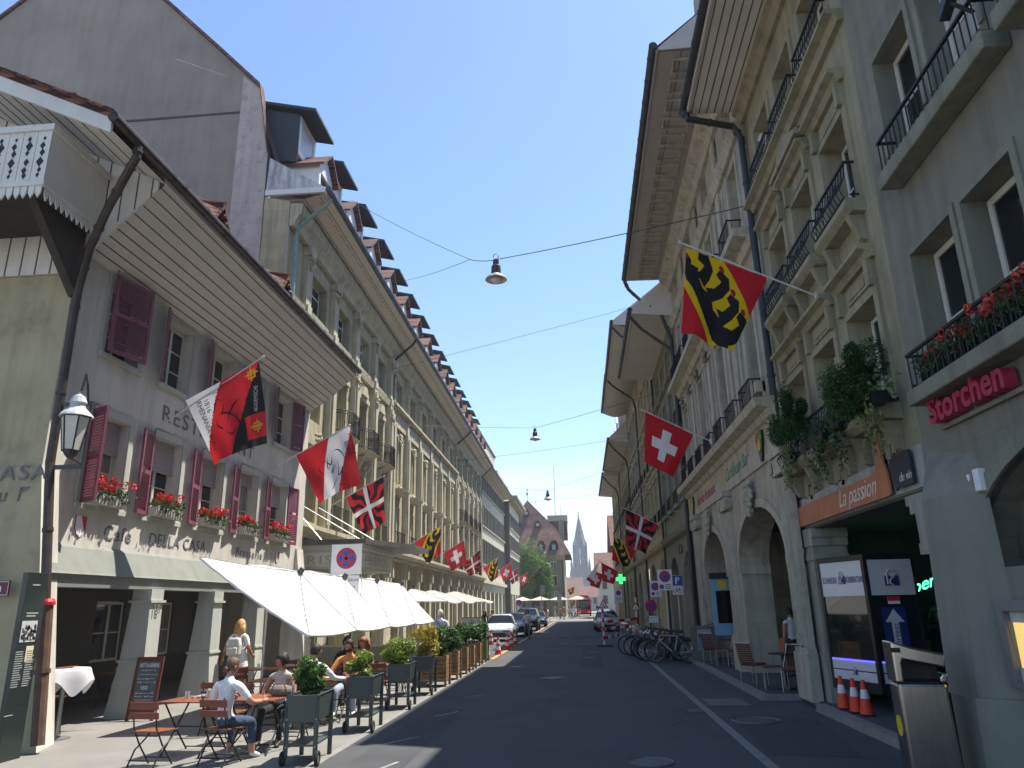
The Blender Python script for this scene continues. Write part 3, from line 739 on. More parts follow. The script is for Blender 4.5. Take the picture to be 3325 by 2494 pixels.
LEAFDK = leafmat('deep_green_leaves', (.035, .085, .022)); LEAFMD = leafmat('fresh_green_leaves', (.075, .17, .03)); LEAFLT = leafmat('yellow_green_leaves', (.17, .25, .035), .4)
LEAFYL = leafmat('golden_leaves', (.33, .27, .03), .4); LEAFSH = leafmat('glossy_laurel_leaves', (.055, .12, .03)); LEAFTREE = leafmat('tree_leaves', (.10, .21, .03))
CONIF = leafmat('dark_cypress_green', (.036, .10, .022), .5); IVY = leafmat('ivy_green', (.05, .095, .03)); IVYV = leafmat('variegated_ivy', (.19, .24, .10), .4)
ws = ['first', 'second', 'third', 'fourth', 'last']
TROUGH = mat('cream_trough', (.45, .42, .36), .7, .15, 5)
for i, u in enumerate(LU):
    flower_box('flower_box', ('red geraniums in a cream trough under the half lowered blind beside the lantern', 'red geraniums in a cream trough, second sill from the cafe corner', 'red geraniums in a cream trough above the word CASA', 'red geraniums in a cream trough on the sill with the nearly raised blind', 'red geraniums in a cream trough on the sill nearest the hotel')[i], 'flower box', (-9.2 + .12, 11.7 + u + .6, 3.98), PI / 2, 1.05, TROUGH, GERAN, 'geranium boxes on the cafe sills', 30 + i)
# wall lantern on bracket
t = thing('wall_lantern', 'white and black six sided glass lantern on a bracket at the cafe corner', 'lantern', (-8.42, 11.3, 4.5))
hexp = lambda r, z: [(r * math.cos(PI / 3 * k + .3), r * math.sin(PI / 3 * k + .3), z) for k in range(6)]
mb = MB(); A, Bq = hexp(.135, .12), hexp(.225, .70)
for k in range(6): mb.tube([A[k], Bq[k]], .014, 5); mb.tube([A[k], A[(k + 1) % 6]], .014, 5); mb.tube([Bq[k], Bq[(k + 1) % 6]], .018, 5)
mb.lathe([(.05, 0), (.1, .05), (.14, .12)], n=6)
mb.build('lantern_frame', DARKMETAL, t)
mb = MB(); mb.lathe([(.27, .70), (.25, .74), (.13, .86), (.11, .92), (.14, .95), (.1, 1.06), (.03, 1.1), (0, 1.16)], n=12); mb.build('lantern_cap', mat('pale_lantern_cap', (.45, .46, .46), .5, .15, 6), t)
mb = MB()
for k in range(6): mb.poly([A[k], A[(k + 1) % 6], Bq[(k + 1) % 6], Bq[k]])
mb.build('lantern_glass', mat('frosted_glass', (.55, .53, .47), .35, .15, 6), t)
mb = MB(); mb.box((-.6, .3, 1.0), (.05, .36, 1.06)); mb.box((-.62, .3, -.12), (.02, .36, -.05)); mb.tube([(-.05, .33, 1.0), (.05, .1, 1.3), (.08, -.02, 1.45), (.02, 0, 1.16)], .022, 6); mb.tube([(0, .33, -.1), (0, .33, 1.05)], .02, 6); mb.tube([(0, .33, -.05), (0, 0, 0)], .018, 6)
mb.build('bracket', DARKMETAL, t)
# information stele and street sign
t = thing('information_stele', 'tall dark green information stele with text and photo beside the rusty downpipe', 'information board', (-8.34, 10.85, 0), R(90))
mb = MB(); mb.prism([(-.33, 0, 0), (.33, 0, 0), (.19, .42, 2.62), (-.16, .42, 2.62)][0:0] or [(-.22, -.06, 0), (.22, -.06, 0), (.22, -.06, 2.62), (-.22, -.06, 2.62)], (0, .09, 0))
mb.build('stele_panel', mat('dark_green_panel', (.016, .024, .022), .35, .1, 5, coat=.3), t, bevel=.006)
fx = lambda x, z: (x, -.061, z)
def srect(mb, x0, x1, z0, z1): mb.prism([fx(x0, z0), fx(x1, z0), fx(x1, z1), fx(x0, z1)], (0, -.004, 0))
mb = MB(); rr = random.Random(4)
for k in range(16):
    for c in (-.22, .0): srect(mb, c, c + .12 + rr.random() * .06, 1.0 + k * .032, 1.012 + k * .032)
for k in range(2): srect(mb, -.13, .06 + .05 * k, 1.98 + .04 * k, 2.0 + .04 * k)
srect(mb, -.1, .06, 2.43, 2.45); srect(mb, -.24, -.08, .62, .632)
mb.build('printed_text', mat('pale_print', (.33, .36, .35), .5), t)
mb = MB(); srect(mb, -.19, .13, 1.62, 1.92); mb.mat(1)
for k in range(60):
    x, z = -.18 + rr.random() * .28, 1.63 + rr.random() * .2; srect(mb, x, x + .02 + rr.random() * .03, z, z + .015 + rr.random() * .03)
mb.v = [(v[0], v[1] - (.003 if i >= 8 else 0), v[2]) for i, v in enumerate(mb.v)]
mb.build('printed_photo', [mat('photo_paper', (.5, .5, .5), .5), mat('photo_ink', (.08, .08, .08), .5)], t)
mb = MB(); srect(mb, -.02, .13, 1.34, 1.56); mb.build('notice', mat('cream_paper', (.62, .56, .42), .7), t)
t = thing('street_sign', 'dark red enamel street name sign ending in chen on the ochre wall', 'street sign', (-9.36, 11.36, 2.42))
mb = MB(); mb.box((-.75, -.012, -.12), (.22, .012, .12)); mb.mat(1)
for a in ((-.735, .205, .098, .106), (-.735, .205, -.106, -.098)): mb.box((a[0], -.0135, a[2]), (a[1], -.012, a[3]))
mb.box((.2, -.0135, -.098), (.207, -.012, .098)); mb.build('sign_plate', [mat('oxblood_enamel', (.13, .012, .025), .35), WHITE], t)
text_obj('lettering', 'chen', WHITE, t, basis((-.26, -.0145, -.05), (1, 0, 0), (0, 0, 1)), size=.19, depth=.001)
# ========================================================= HOTEL (left, middle)
HB = Fac('hotel_building', 'long sandstone hotel facade with balconies, frieze lettering and a row of roof dormers', 'building', -10.5, 24.0, 1, R(.68))
PIT = 3.45
LB = [3.75 + PIT * i for i in range(4)]                       # left section, bay centres
CB = [18.5 + 3.95 * i for i in range(6)]                      # middle section
RB = [42.3 + PIT * i for i in range(5)]                       # right section
ALLB = LB + CB + RB
top = [(u - .95, u + .95, 13.55, 15.3) for u in ALLB]
f1 = [(u - 1.0, u + 1.0, 5.3, 8.35) for u in LB + RB] + [(u - .95, u + .95, 5.3, 7.7) for u in CB]
f2 = [(u - .9, u + .9, 9.3, 12.0) for u in LB + RB] + [(u - .95, u + .95, 9.1, 11.9) for u in CB]
gr = [(u - 1.25, u + 1.25, .0, 3.6) for u in LB + CB + RB]
mb = MB(); HB.wall(mb, 0, 59, 0, 17.1, top + f1 + f2 + gr, .5)
mb.poly([HB.L(59, 0, 0), HB.L(59, 0, 17), HB.L(59, -8, 17), HB.L(59, -8, 0)])
HB.part('wall', mb, STONE)
DKPANEL = mat('dark_shopfront_panel', (.06, .062, .06), .5, .2, 4)
for a, b, c, e in gr:
    HB.window((a + b) / 2, .55, 2.4, 2.5, -.42, m=mat('bronze_frame', (.10, .095, .085), .5, .1, 5), cols=3, rows=1, trans=.22)
    mb = MB(); HB.box(mb, a + .03, b - .03, -.45, -.36, 0, .53); HB.part('shop_plinth', mb, STONE_TRIM)
    mb = MB(); HB.box(mb, a + .02, b - .02, -.47, -.38, 3.08, 3.6); HB.part('transom_panel', mb, DKPANEL)
for a, b, c, e in top: HB.window((a + b) / 2, c, 1.85, 1.7, -.38, m=SASHW, cols=2, rows=1, trans=.28)
for a, b, c, e in f1 + f2: HB.window((a + b) / 2, c, b - a - .06, e - c - .04, -.42, m=SASH, cols=2, rows=1, trans=.24)
# pilasters between the bays, ledge, cornices, frieze
edges = [2.0, 5.48, 8.93, 12.38, 15.85] + [16.6, 20.5, 24.4, 28.4, 32.35, 36.3, 40.3] + [40.7, 44.0, 47.5, 50.9, 54.4, 57.9]
for u in edges:
    mb = MB()
    HB.box(mb, u - .36, u + .36, .001, .24, .0, 4.55)
    HB.box(mb, u - .44, u + .44, .002, .34, 4.3, 4.56); HB.box(mb, u - .13, u + .13, .24, .42, 3.6, 4.3)
    mid = 16 < u < 40.5
    HB.box(mb, u - .30, u + .30, .001, .26, 4.5, 12.3 if mid else 13.2)
    HB.box(mb, u - .20, u + .20, .26, .34, 5.3, 12.1 if mid else 12.9)
    HB.box(mb, u - .27, u + .27, .002, .22, 12.2, 15.9)
    HB.box(mb, u - .34, u + .34, .003, .32, 15.6, 15.95); HB.box(mb, u - .24, u + .24, .003, .29, 13.15, 13.5)
    HB.part('pilaster', mb, STONE_TRIM)
def ornament(f, name, uz, m, seed=1, s_=.3, d=.25, n=14):
    mb = MB(); r = random.Random(seed)
    for u, z in uz:
        for k in range(n):
            a = r.random() * 6.28; q = s_ * r.random() ** .5
            mb.ell(f.L(u + q * math.cos(a) * .8, d + r.random() * .08, z - abs(q * math.sin(a)) * 1.4), (s_ * .22, .07, s_ * .22), 6, 4)
    return f.part(name, mb, m, smooth=True)
ornament(HB, 'carved_capitals', [(u, 15.55) for u in edges], STONE_TRIM, 3, .34, .24)
ornament(HB, 'carved_garlands', [(u, 12.6) for u in edges if not 16 < u < 40.5] + [(u, 8.7) for u in LB + RB], STONE_TRIM, 5, .34, .30)
ornament(HB, 'carved_garlands', [(u + q, z) for u in CB for q, z in ((0, 11.95), (0, 8.9))], STONE_TRIM, 6, .45, .16, 22)
mb = MB()
HB.mould(mb, 0, 59, [(.001, 4.56), (.45, 4.56), (.45, 4.72), (.72, 4.86), (.72, 5.02), (.001, 5.1)])
HB.mould(mb, 16.3, 40.55, [(.002, 12.35), (.12, 12.35), (.12, 13.32), (.4, 13.36), (.4, 13.5), (.002, 13.52)])
HB.mould(mb, 0, 16.2, [(.002, 13.05), (.16, 13.05), (.22, 13.36), (.002, 13.4)]); HB.mould(mb, 40.6, 59, [(.002, 13.05), (.16, 13.05), (.22, 13.36), (.002, 13.4)])
HB.mould(mb, 0, 59, [(.002, 16.0), (.2, 16.0), (.26, 16.25), (.45, 16.5), (.5, 16.9), (.002, 16.95)])
HB.part('cornices', mb, STONE_TRIM)
mb = MB()
for i in range(0, 52):
    u = 3.2 + i * .28
    if any(abs(u - e) < .5 for e in edges): continue
    if u < 12 or u > 44: HB.box(mb, u, u + .15, .003, .3, 4.05, 4.5)
for i in range(30):
    u = 45 + i * .42; HB.box(mb, u, u + .18, .003, .3, 4.0, 4.5)
HB.part('corbel_row', mb, STONE_TRIM)
mb = MB()
for u in LB + CB + RB:     # window aprons, pediments
    mid = u in CB
    if mid:
        mb.lathe([(1.0, 0), (1.15, .12), (1.18, .3), (.1, .31)], HB.L(u, -.35, 8.35), 20)
        HB.box(mb, u - .09, u + .09, -.4, .06, 5.3, 7.7); HB.box(mb, u - .09, u + .09, -.4, .06, 9.1, 11.9)
    else:
        HB.box(mb, u - 1.1, u + 1.1, .002, .1, 12.0, 12.22)
        mb.prism([HB.L(u - .5, .002, 12.22), HB.L(u + .5, .002, 12.22), HB.L(u + .25, .002, 12.7), HB.L(u - .25, .002, 12.7)], HB.L(0, .2, 0))
    HB.box(mb, u - 1.0, u + 1.0, -.3, .14, 13.4, 13.55)
HB.part('window_dressings', mb, STONE_TRIM)
# bow balconies on consoles
for u in LB[1:] + RB[:4]:
    mb = MB()
    mb.add([HB.L(u + 1.25 * a, d, z) for z, q in ((9.0, .25), (9.12, .55), (9.3, .95)) for a, d in ((-1, .002), (-1, .5 * q), (-.6, .85 * q), (.6, .85 * q), (1, .5 * q), (1, .002))],
           [(i * 6 + j, i * 6 + (j + 1) % 6, (i + 1) * 6 + (j + 1) % 6, (i + 1) * 6 + j) for i in range(2) for j in range(6)] + [tuple(range(12, 18)), tuple(range(6))])
    for q in (-.75, .75): mb.prism([HB.L(u + q - .14, .003, 8.99), HB.L(u + q - .14, .5, 8.99), HB.L(u + q - .14, .15, 8.3), HB.L(u + q - .14, .003, 8.2)], (.28, 0, 0))
    HB.part('balcony', mb, STONE_TRIM)
    mb = MB(); ring = [(-1.2, .02), (-1.2, .5), (-.62, .8), (.62, .8), (1.2, .5), (1.2, .02)]
    for (a, d), (b, e) in zip(ring, ring[1:]):
        for z in (9.42, 10.2, 10.32): mb.tube([HB.L(u + a, d, z), HB.L(u + b, e, z)], .022, 4)
        L_ = math.hypot(b - a, e - d); n = int(L_ / .12)
        for k in range(n):
            t = (k + .5) / n; mb.tube([HB.L(u + a + (b - a) * t, d + (e - d) * t, 9.3), HB.L(u + a + (b - a) * t, d + (e - d) * t, 10.3)], .014, 4)
            if k % 3 == 1: mb.torus(HB.L(u + a + (b - a) * t, d + (e - d) * t, 9.8), .07, .012, 'y', 8, 4)
    HB.part('balcony_railing', mb, BLACKIRON)
for u in LB[1:] + CB + RB: HB.rail(u - 1.05, u + 1.05, 5.15, 6.15, .34, n=14, dwall=.25)
HB.text('\u00b7 HOTEL BRISTOL \u00b7', 20.6, .124, 12.62, .66, mat('pale_letters', (.55, .54, .48), .5), sx=1.3, space=1.42, depth=.02)
# eave with coffered soffit
HB.eave(0, 59, 16.98, 1.38, 17.3, planks=2, gut=mat('blue_grey_gutter', (.05, .07, .10), .4, .2, 6), gr=.11)
mb = MB()
for k in range(66):
    u = .5 + k * .88
    for q in (.45, .98):
        z = 16.98 + .32 * q / 1.38
        HB.box(mb, u, u + .6, q, q + .03, z - .02, z + .0); HB.box(mb, u, u + .03, q - .35, q, z - .02, z)
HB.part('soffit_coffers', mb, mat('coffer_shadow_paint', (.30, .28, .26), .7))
for u, m in ((.4, VERDIGRIS), (16.4, DARKMETAL), (40.5, DARKMETAL), (58.6, DARKMETAL)):
    HB.pipe([(u, 1.45, 17.3), (u, 1.3, 17.05), (u, .22, 16.1), (u, .18, 15.9), (u, .18, 5.2)], .075, m)
# mansard roof, two rows of dormers
mb = MB(); prof = [(1.4, 17.5), (.2, 17.75), (-.3, 17.9), (-1.15, 20.2), (-1.75, 22.2), (-3.4, 24.2), (-9, 30.5)]
for a, b in zip(prof, prof[1:]): mb.prism([HB.L(0.02, a[0], a[1]), HB.L(.02, b[0], b[1]), HB.L(.02, b[0] - .01, b[1] - .15), HB.L(.02, a[0] - .01, a[1] - .15)], (58.9, 0, 0))
HB.part('roof', mb, TILE2)
def dormer_low(u):
    mb = MB(); d0, d1 = .75, -1.2; z0, z1 = 17.62, 19.15; w = .78
    mb.box(HB.L(u - w, d0, z0), HB.L(u - w + .2, d1, z1)); mb.box(HB.L(u + w - .2, d0, z0), HB.L(u + w, d1, z1)); mb.box(HB.L(u - w + .2, d0, z1 - .22), HB.L(u + w - .2, d1, z1)); mb.box(HB.L(u - w + .2, d0, z0), HB.L(u + w - .2, d1, z0 + .2))
    mb.prism([HB.L(u - w - .02, d0 + .002, z1), HB.L(u + w + .02, d0 + .002, z1), HB.L(u, d0 + .002, z1 + .72)], HB.L(0, -2.1, 0))
    mb.mat(1); HB.box(mb, u - w + .2, u + w - .2, d0 - .12, d0 - .1, z0 + .2, z1 - .22)
    mb.mat(2)
    for s_ in (-1, 1): mb.prism([HB.L(u + s_ * (w + .2), d0 + .25, z1 - .12), HB.L(u, d0 + .25, z1 + .80), HB.L(u, d0 + .25, z1 + .90), HB.L(u + s_ * (w + .25), d0 + .25, z1 - .04)], HB.L(0, -2.5, 0))
    HB.part('gabled_dormer', mb, [SASHW, GLASS, TILE2])
def dormer_up(u):
    mb = MB(); d0, d1 = -.05, -2.6; z0, z1 = 19.5, 21.3; w = .9
    mb.box(HB.L(u - w, d0, z0), HB.L(u - w + .16, d1, z1)); mb.box(HB.L(u + w - .16, d0, z0), HB.L(u + w, d1, z1)); mb.box(HB.L(u - w + .16, d0, z1 - .16), HB.L(u + w - .16, d1, z1)); mb.box(HB.L(u - w + .16, d0, z0), HB.L(u + w - .16, d1, z0 + .3))
    mb.mat(1); HB.box(mb, u - w + .16, u + w - .16, d0 - .08, d0 - .06, z0 + .3, z1 - .16)
    mb.mat(2); mb.prism([HB.L(u - w - .25, d0 + .7, z1 - .02), HB.L(u + w + .25, d0 + .7, z1 - .02), HB.L(u + w + .25, -3.6, z1 + 1.0), HB.L(u - w - .25, -3.6, z1 + 1.0)], (0, 0, .13))
    mb.prism([HB.L(u - w - .01, d0 - .02, z0 - .4), HB.L(u - w - .01, d0 - .02, z1), HB.L(u - w - .01, -3.4, z1 + .9), HB.L(u - w - .01, -2.2, z0)], (-.05, 0, 0))
    HB.part('shed_dormer', mb, [SASHW, mat('pale_blind', (.42, .43, .45), .4, .1, 3), mat('dark_slate_sheet', (.03, .036, .045), .55, .2, 5)])
for i in range(16): dormer_low(1.6 + 3.62 * i)
for i in range(15): dormer_up(1.42 + 3.72 * i)
# party wall gable seen over the cafe roof
mb = MB()
GP = [(-1.02, 15), (-1.06, 19.2), (-1.6, 22.3), (-3.5, 24.3), (-9.2, 30.2), (-12.5, 27.9), (-16.5, 24.2), (-16.5, 9), (-1.0, 9)]
mb.prism([HB.L(-.06, d, z) for d, z in GP], (.3, 0, 0))
mb.mat(1); mb.prism([HB.L(-.075, d, z) for d, z in ((-1.0, 9), (-1.02, 15), (-1.06, 19.2), (-1.58, 22.2), (-2.35, 22.95), (-2.30, 9))], (.012, 0, 0))
mb.mat(3); mb.prism([HB.L(-.07, d, z) for d, z in ((-1.0, 6), (0, 6), (0, 17.0), (-1.0, 17.25))], (.06, 0, 0)); mb.mat(2); mb.prism([HB.L(-.085, d, z) for d, z in ((-2.36, 21.16), (-2.36, 21.24), (-7.2, 21.2), (-7.2, 21.1))], (.02, 0, 0))
HB.part('party_wall', mb, [GABLE, GABLE2, mat('dark_mortar_seam', (.07, .062, .055), .9), STONE])
mb = MB()
for a, b in zip(GP[1:6], GP[2:7]):
    mb.prism([HB.L(-.16, a[0], a[1] + .03), HB.L(-.16, b[0], b[1] + .03), HB.L(-.16, b[0], b[1] + .2), HB.L(-.16, a[0], a[1] + .2)], (.42, 0, 0))
HB.part('verge_tiles', mb, TILE2)
mb = MB(); HB.box(mb, -.10, .02, -1.0, 1.38, 17.30, 17.52); HB.part('eave_return', mb, SASHW)
mb = MB(); mb.prism([HB.L(-.04, -1.0, 17.53), HB.L(-.04, 1.35, 17.53), HB.L(-.04, -.95, 19.0)], (.05, 0, 0)); HB.part('weathered_boarding', mb, mat('weathered_white_boards', (.42, .42, .43), .8, .3, 3, planks=((6, 6, 1), .35)))
# entrance canopy with hotel name
t = thing('entrance_canopy', 'flat hotel entrance canopy with BRISTOL panels on two sides, held by steel stays', 'canopy', (-9.2, 24.6, 3.3))
mb = MB(); mb.box((-1.1, 0, .0), (1.85, 4.2, .62)); mb.mat(1)
mb.prism([(-1.1, -.25, .78), (2.05, -.25, .78), (3.2, 2.2, .72), (3.2, 4.6, .72), (-1.1, 4.6, .78)], (0, 0, .16)); mb.mat(0); mb.box((-1.1, -.1, .62), (1.95, 4.3, .779))
mb.build('canopy_slab', [mat('pale_panel', (.42, .42, .38), .6, .1, 3), mat('dark_canopy_roof', (.10, .095, .085), .7, .3, 3)], t)
mb = MB(); mb.box((-1.0, -.02, .08), (1.8, .0, .54)); mb.box((1.85, .05, .06), (1.87, 4.1, .52)); mb.build('name_panel', mat('cream_panel', (.50, .49, .43), .5, .06, 3), t)
LN = mat('line_letters', (.30, .30, .27), .5)
text_obj('lettering', 'BRISTOL', LN, t, basis((-.42, -.024, .15), (1, 0, 0), (0, 0, 1)), size=.42, sx=1.35, space=1.25, depth=.002)
text_obj('lettering', 'BRISTOL', LN, t, basis((1.874, .3, .15), (0, 1, 0), (0, 0, 1)), size=.42, sx=1.6, space=1.3, depth=.002)
mb = MB()
for x, y in ((.4, .2), (1.7, .4), (1.7, 3.8)): mb.tube([(-1.2, y + .3, 2.6), (x, y, .95)], .018, 6)
mb.build('stay', STEEL, t)

# ================================================ MODERN BLOCKS (left, far)
PALE = mat('pale_render', (.45, .43, .34), .85, .1, 2); BROWNST = mat('brown_cladding', (.085, .075, .065), .6, .2, 3)
M1 = Fac('office_building', 'plain pale office block with three long window bands beyond the hotel', 'building', -11.2, 83.2, 1)
def bands(f, U, bands_, n, ztop, d, m1=PALE, gz=4.9, open_h=3.6, cols=6):
    holes = []; w = (U - 1.0) / n
    for a, b in bands_: holes += [(.5 + w * i + w * .16, .5 + w * (i + 1) - w * .16, a, b) for i in range(n)]
    cw = U / cols
    holes += [(cw * i + .5, cw * (i + 1) - .5, 0, open_h) for i in range(cols)]
    mb = MB(); f.wall(mb, 0, U, 0, ztop, holes, .55)
    mb.poly([f.L(0, 0, 0), f.L(0, 0, ztop), f.L(0, -8, ztop), f.L(0, -8, 0)]); f.part('wall', mb, m1)
    for h in holes:
        if h[2] > 1: f.window((h[0] + h[1]) / 2, h[2], h[1] - h[0] - .02, h[3] - h[2] - .02, -.5, m=mat('dark_window_frame', (.06, .06, .06), .5), cols=1, rows=1)
        else:
            mb = MB(); f.box(mb, h[0], h[1], -.6, -.56, 0, open_h); f.part('shop_front', mb, INTERIOR)
    mb = MB()
    for a, b in bands_:
        for i in range(n): f.box(mb, .5 + w * i + w * .12, .5 + w * (i + 1) - w * .12, .002, .22, a - .14, a)
    f.part('window_sills', mb, m1)
    mb = MB()
    for a, b in bands_:
        for i in range(n + 1): f.box(mb, .5 + w * i - w * .16, .5 + w * i + w * .16, .001, .12, a, b)
    f.part('mullion_piers', mb, BROWNST if m1 is PALE else m1)
bands(M1, 26.6, [(6.6, 9.4), (10.9, 13.3), (14.9, 16.7)], 17, 17.2, 0)
M1.eave(0, 26.6, 17.2, 1.3, 17.3, planks=2, m=PALE)
mb = MB(); M1.box(mb, 0, 26.6, -4, -1.3, 17.5, 23.6); M1.part('attic', mb, PALE)
mb = MB(); M1.box(mb, 0, 26.6, -4.0, -1.1, 23.601, 23.8); M1.box(mb, 0, 26.6, -1.29, -1.2, 19.5, 20.6); M1.part('attic_trim', mb, BROWNST)
M1.mould(mb := MB(), 0, 26.6, [(.001, 4.5), (.35, 4.5), (.35, 4.9), (.001, 4.95)]); M1.part('cornices', mb, PALE)
M1.text('\u25cf', 9.5, .02, 3.95, .5, RED, depth=.01, sx=1.4)
M1.root['label'] = 'plain pale office block with three long window bands, directly beyond the hotel'
M2 = Fac('office_building', 'projecting office block with dark brown flank and stepped cornice ending the left row', 'building', -10.5, 110, 1)
bands(M2, 17.5, [(6.4, 8.9), (9.9, 12.2), (13.2, 15.4)], 11, 17.0, 0, cols=4)
mb = MB(); M2.box(mb, -.05, 17.55, .003, .9, 17.0, 17.5); M2.box(mb, -.05, 17.55, .0, 1.3, 17.501, 17.9); M2.part('cornices', mb, OLIVE)
mb = MB(); M2.box(mb, -.02, .0 - .001, -3, 0, 0, 17.0); M2.box(mb, -.4, -.02, -.9, .1, 0, 17.0); M2.part('flank_cladding', mb, BROWNST)
mb = MB(); M2.box(mb, 0, 17.5, -4, -1.6, 17.9, 21.8); M2.part('attic', mb, PALE)
# ======================================================== RIGHT SIDE, nearest first
# --- grey-green house with the flower balcony
ST = Fac('corner_house', 'grey green house with wide arch, flower balcony and red raised letters, nearest right', 'building', 4.63, -2.0, -1)
o = 2.0     # u = y + 2
def pairs(*ys): return ys
w2 = [(9.0 + o - .62, 9.0 + o + .45, 8.0, 9.55), (7.45 + o - .45, 7.45 + o + .62, 8.0, 9.55), (5.9 + o - .62, 5.9 + o + .4, 8.0, 9.55)]
w1 = [(8.32 + o, 9.42 + o, 4.55, 6.42), (7.02 + o, 8.06 + o, 4.55, 6.42), (5.0 + o, 6.2 + o, 4.55, 6.42)]
w3 = [(8.2 + o, 9.2 + o, 11.4, 13.0), (6.4 + o, 7.5 + o, 11.4, 13.0)]
mb = MB(); ST.wall(mb, 0, 12.1, 3.95, 22.5, w1 + w2 + w3, .42)
ST.arch(mb, 0, 11.85, 2.3, 3.95, 8.6, 2.6, 2.42, 1.2, .8); ST.wall(mb, 0, 11.85, 0, 2.3); ST.quad(mb, [(6, 0, 2.3), (11.2, 0, 2.3), (11.2, -.8, 2.3), (6, -.8, 2.3)])
mb.poly([ST.L(12.1, 0, 0), ST.L(12.1, 0, 22.5), ST.L(12.1, -9, 26), ST.L(12.1, -9, 0)])
ST.quad(mb, [(11.85, 0, 0), (12.1, 0, 0), (12.1, 0, 3.95), (11.85, 0, 3.95)])
ST.part('wall', mb, mat('grey_green_house_wall', (.225, .22, .175), .92, .15, .9, .45, 130, block=(2.3, 1.25, .006, .82), streak=.22, dirt=((.09, .085, .07), .7, .45)))
mb = MB(); ST.archband(mb, 8.6, 2.6, 2.42, 1.2, .2, -.10, .035); ST.part('arch_moulding', mb, GREYSTONE)
mb = MB(); ST.box(mb, 5.5, 11.6, -.9, -.8, 2.2, 3.8); ST.part('arch_recess', mb, INTERIOR); mb = MB(); ST.archband(mb, 8.6, 2.3, 2.42, .95, .3, -.79, -.42); ST.part('arch_moulding', mb, GREYSTONE)
for k, hs in enumerate((w1, w2, w3)):
    for a, b, c, e in hs:
        ST.window((a + b) / 2, c + .02, b - a - .02, e - c - .04, -.30, cols=1, rows=2, m=SASH, bar=.085)
        mb = MB()
        for q, wd in ((a, -.1), (b, .1)): ST.box(mb, min(q, q + wd), max(q, q + wd), .001, .03, c, e + .1)
        ST.box(mb, a, b, .001, .03, e, e + .1); ST.part('window_surround', mb, GREYSTONE)
mb = MB(); ST.box(mb, 8.6, 11.35, .0, .3, 7.38, 7.6); ST.box(mb, 4.9, 8.4, .0, .3, 7.38, 7.6); ST.part('window_sill', mb, GREYSTONE, bevel=.02)
mb = MB(); ST.box(mb, 6.5, 11.6, .0, .32, 4.36, 4.56); ST.part('balcony', mb, GREYSTONE, bevel=.02)
mb = MB(); ST.box(mb, 7.9, 11.6, .0, .35, 11.1, 11.38); ST.part('window_sill', mb, GREYSTONE, bevel=.02)
ST.rail(8.7, 11.25, 7.6, 8.05, .25, n=20); ST.rail(6.6, 11.5, 4.56, 5.0, .27, n=34); ST.rail(8.2, 11.5, 11.38, 11.9, .3, n=16)
ST.rail(5.0, 8.3, 7.6, 8.05, .25, n=24)
# corner pier with battered foot
mb = MB(); mb.add([ST.L(10.0, .0, 0.12), ST.L(11.05, .0, 0.12), ST.L(10.95, .52, .12), ST.L(10.3, .52, .12), ST.L(10.1, 0, 3.2), ST.L(12.0, 0, 3.2), ST.L(11.9, .35, 3.2), ST.L(10.8, .35, 3.2), ST.L(10.6, 0, 3.9), ST.L(12.05, 0, 3.9)],
    [(0, 1, 5, 4), (1, 2, 6, 5), (2, 3, 7, 6), (3, 0, 4, 7), (7, 6, 9, 8), (4, 7, 8), (5, 9, 6)][:0])
P0 = [(10.75, 0), (12.04, 0), (12.0, .12), (11.66, .36), (11.04, .36)]
for (z0, q0), (z1, q1) in (((.13, .16), (.95, .13)), ((.95, .06), (3.15, -.02))):
    n = len(P0); lo = [ST.L(u - (q0 if k in (0, 4) else 0), d + (q0 if d > 0 else 0), z0) for k, (u, d) in enumerate(P0)]; hi = [ST.L(u - (q1 if k in (0, 4) else 0), d + (q1 if d > 0 else 0), z1) for k, (u, d) in enumerate(P0)]
    mb.add(lo + hi, [(i, (i + 1) % n, (i + 1) % n + n, i + n) for i in range(n)] + [tuple(range(n, 2 * n))])
mb.add([ST.L(u - (-.02 if k in (0, 4) else 0), d - (.02 if d > 0 else 0), 3.15) for k, (u, d) in enumerate(P0)] + [ST.L(10.9, .0, 3.6), ST.L(12.02, .0, 3.85)], [(4, 3, 6, 5), (3, 2, 6), (2, 1, 6), (0, 4, 5)])
ST.part('corner_pier', mb, GREYPLASTER)
gm = MB(); gr_ = random.Random(9)
for k in range(7):
    u, z = 11.2 + gr_.random() * .3, 1.2 + gr_.random() * .9; pts = []
    for q in range(9):
        a = q * .7 + k; pts.append(ST.L(u + .1 * math.cos(a) * (1 - q * .06), .36, z + .09 * math.sin(a * 1.2) + .02 * q - .05))
    gm.tube(pts, .007, 4)
ST.part('graffiti', gm, mat('graffiti_ink', (.06, .06, .06), .8))
ST.text('Storchen', 11.4, .02, 4.08, .44, mat('raspberry_letters', (.40, .03, .075), .4), depth=.07, sx=1.05, space=1.02, bold=.012, name='raised_letters')
for c in ST.root.children:
    if c.name.startswith('raised_letters'): c.location.y += .1
mb = MB(); ST.box(mb, 7.5, 11.42, .02, .06, 4.0, 4.05); ST.part('letter_rail', mb, GREYSTONE)
mb = MB(); ST.box(mb, 10.9, 11.0, .0, .12, 3.18, 3.36); ST.box(mb, 10.72, 10.84, .0, .1, 3.14, 3.40); ST.part('sensor_box', mb, WHITE, bevel=.015)
mb = MB(); mb.tube([ST.L(11.2, .05, 3.55), ST.L(11.2, .05, 2.75)], .03, 6); ST.part('conduit', mb, mat('brown_conduit', (.2, .15, .08), .6))
mb = MB(); mb.cbox(ST.L(8.75, .42, 8.15), (.42, .12, .12), Matrix.Rotation(.5, 3, 'Y')); mb.tube([ST.L(8.75, .2, 7.95), ST.L(8.75, .42, 8.1)], .025, 6); ST.part('security_camera', mb, DARKMETAL, bevel=.01)
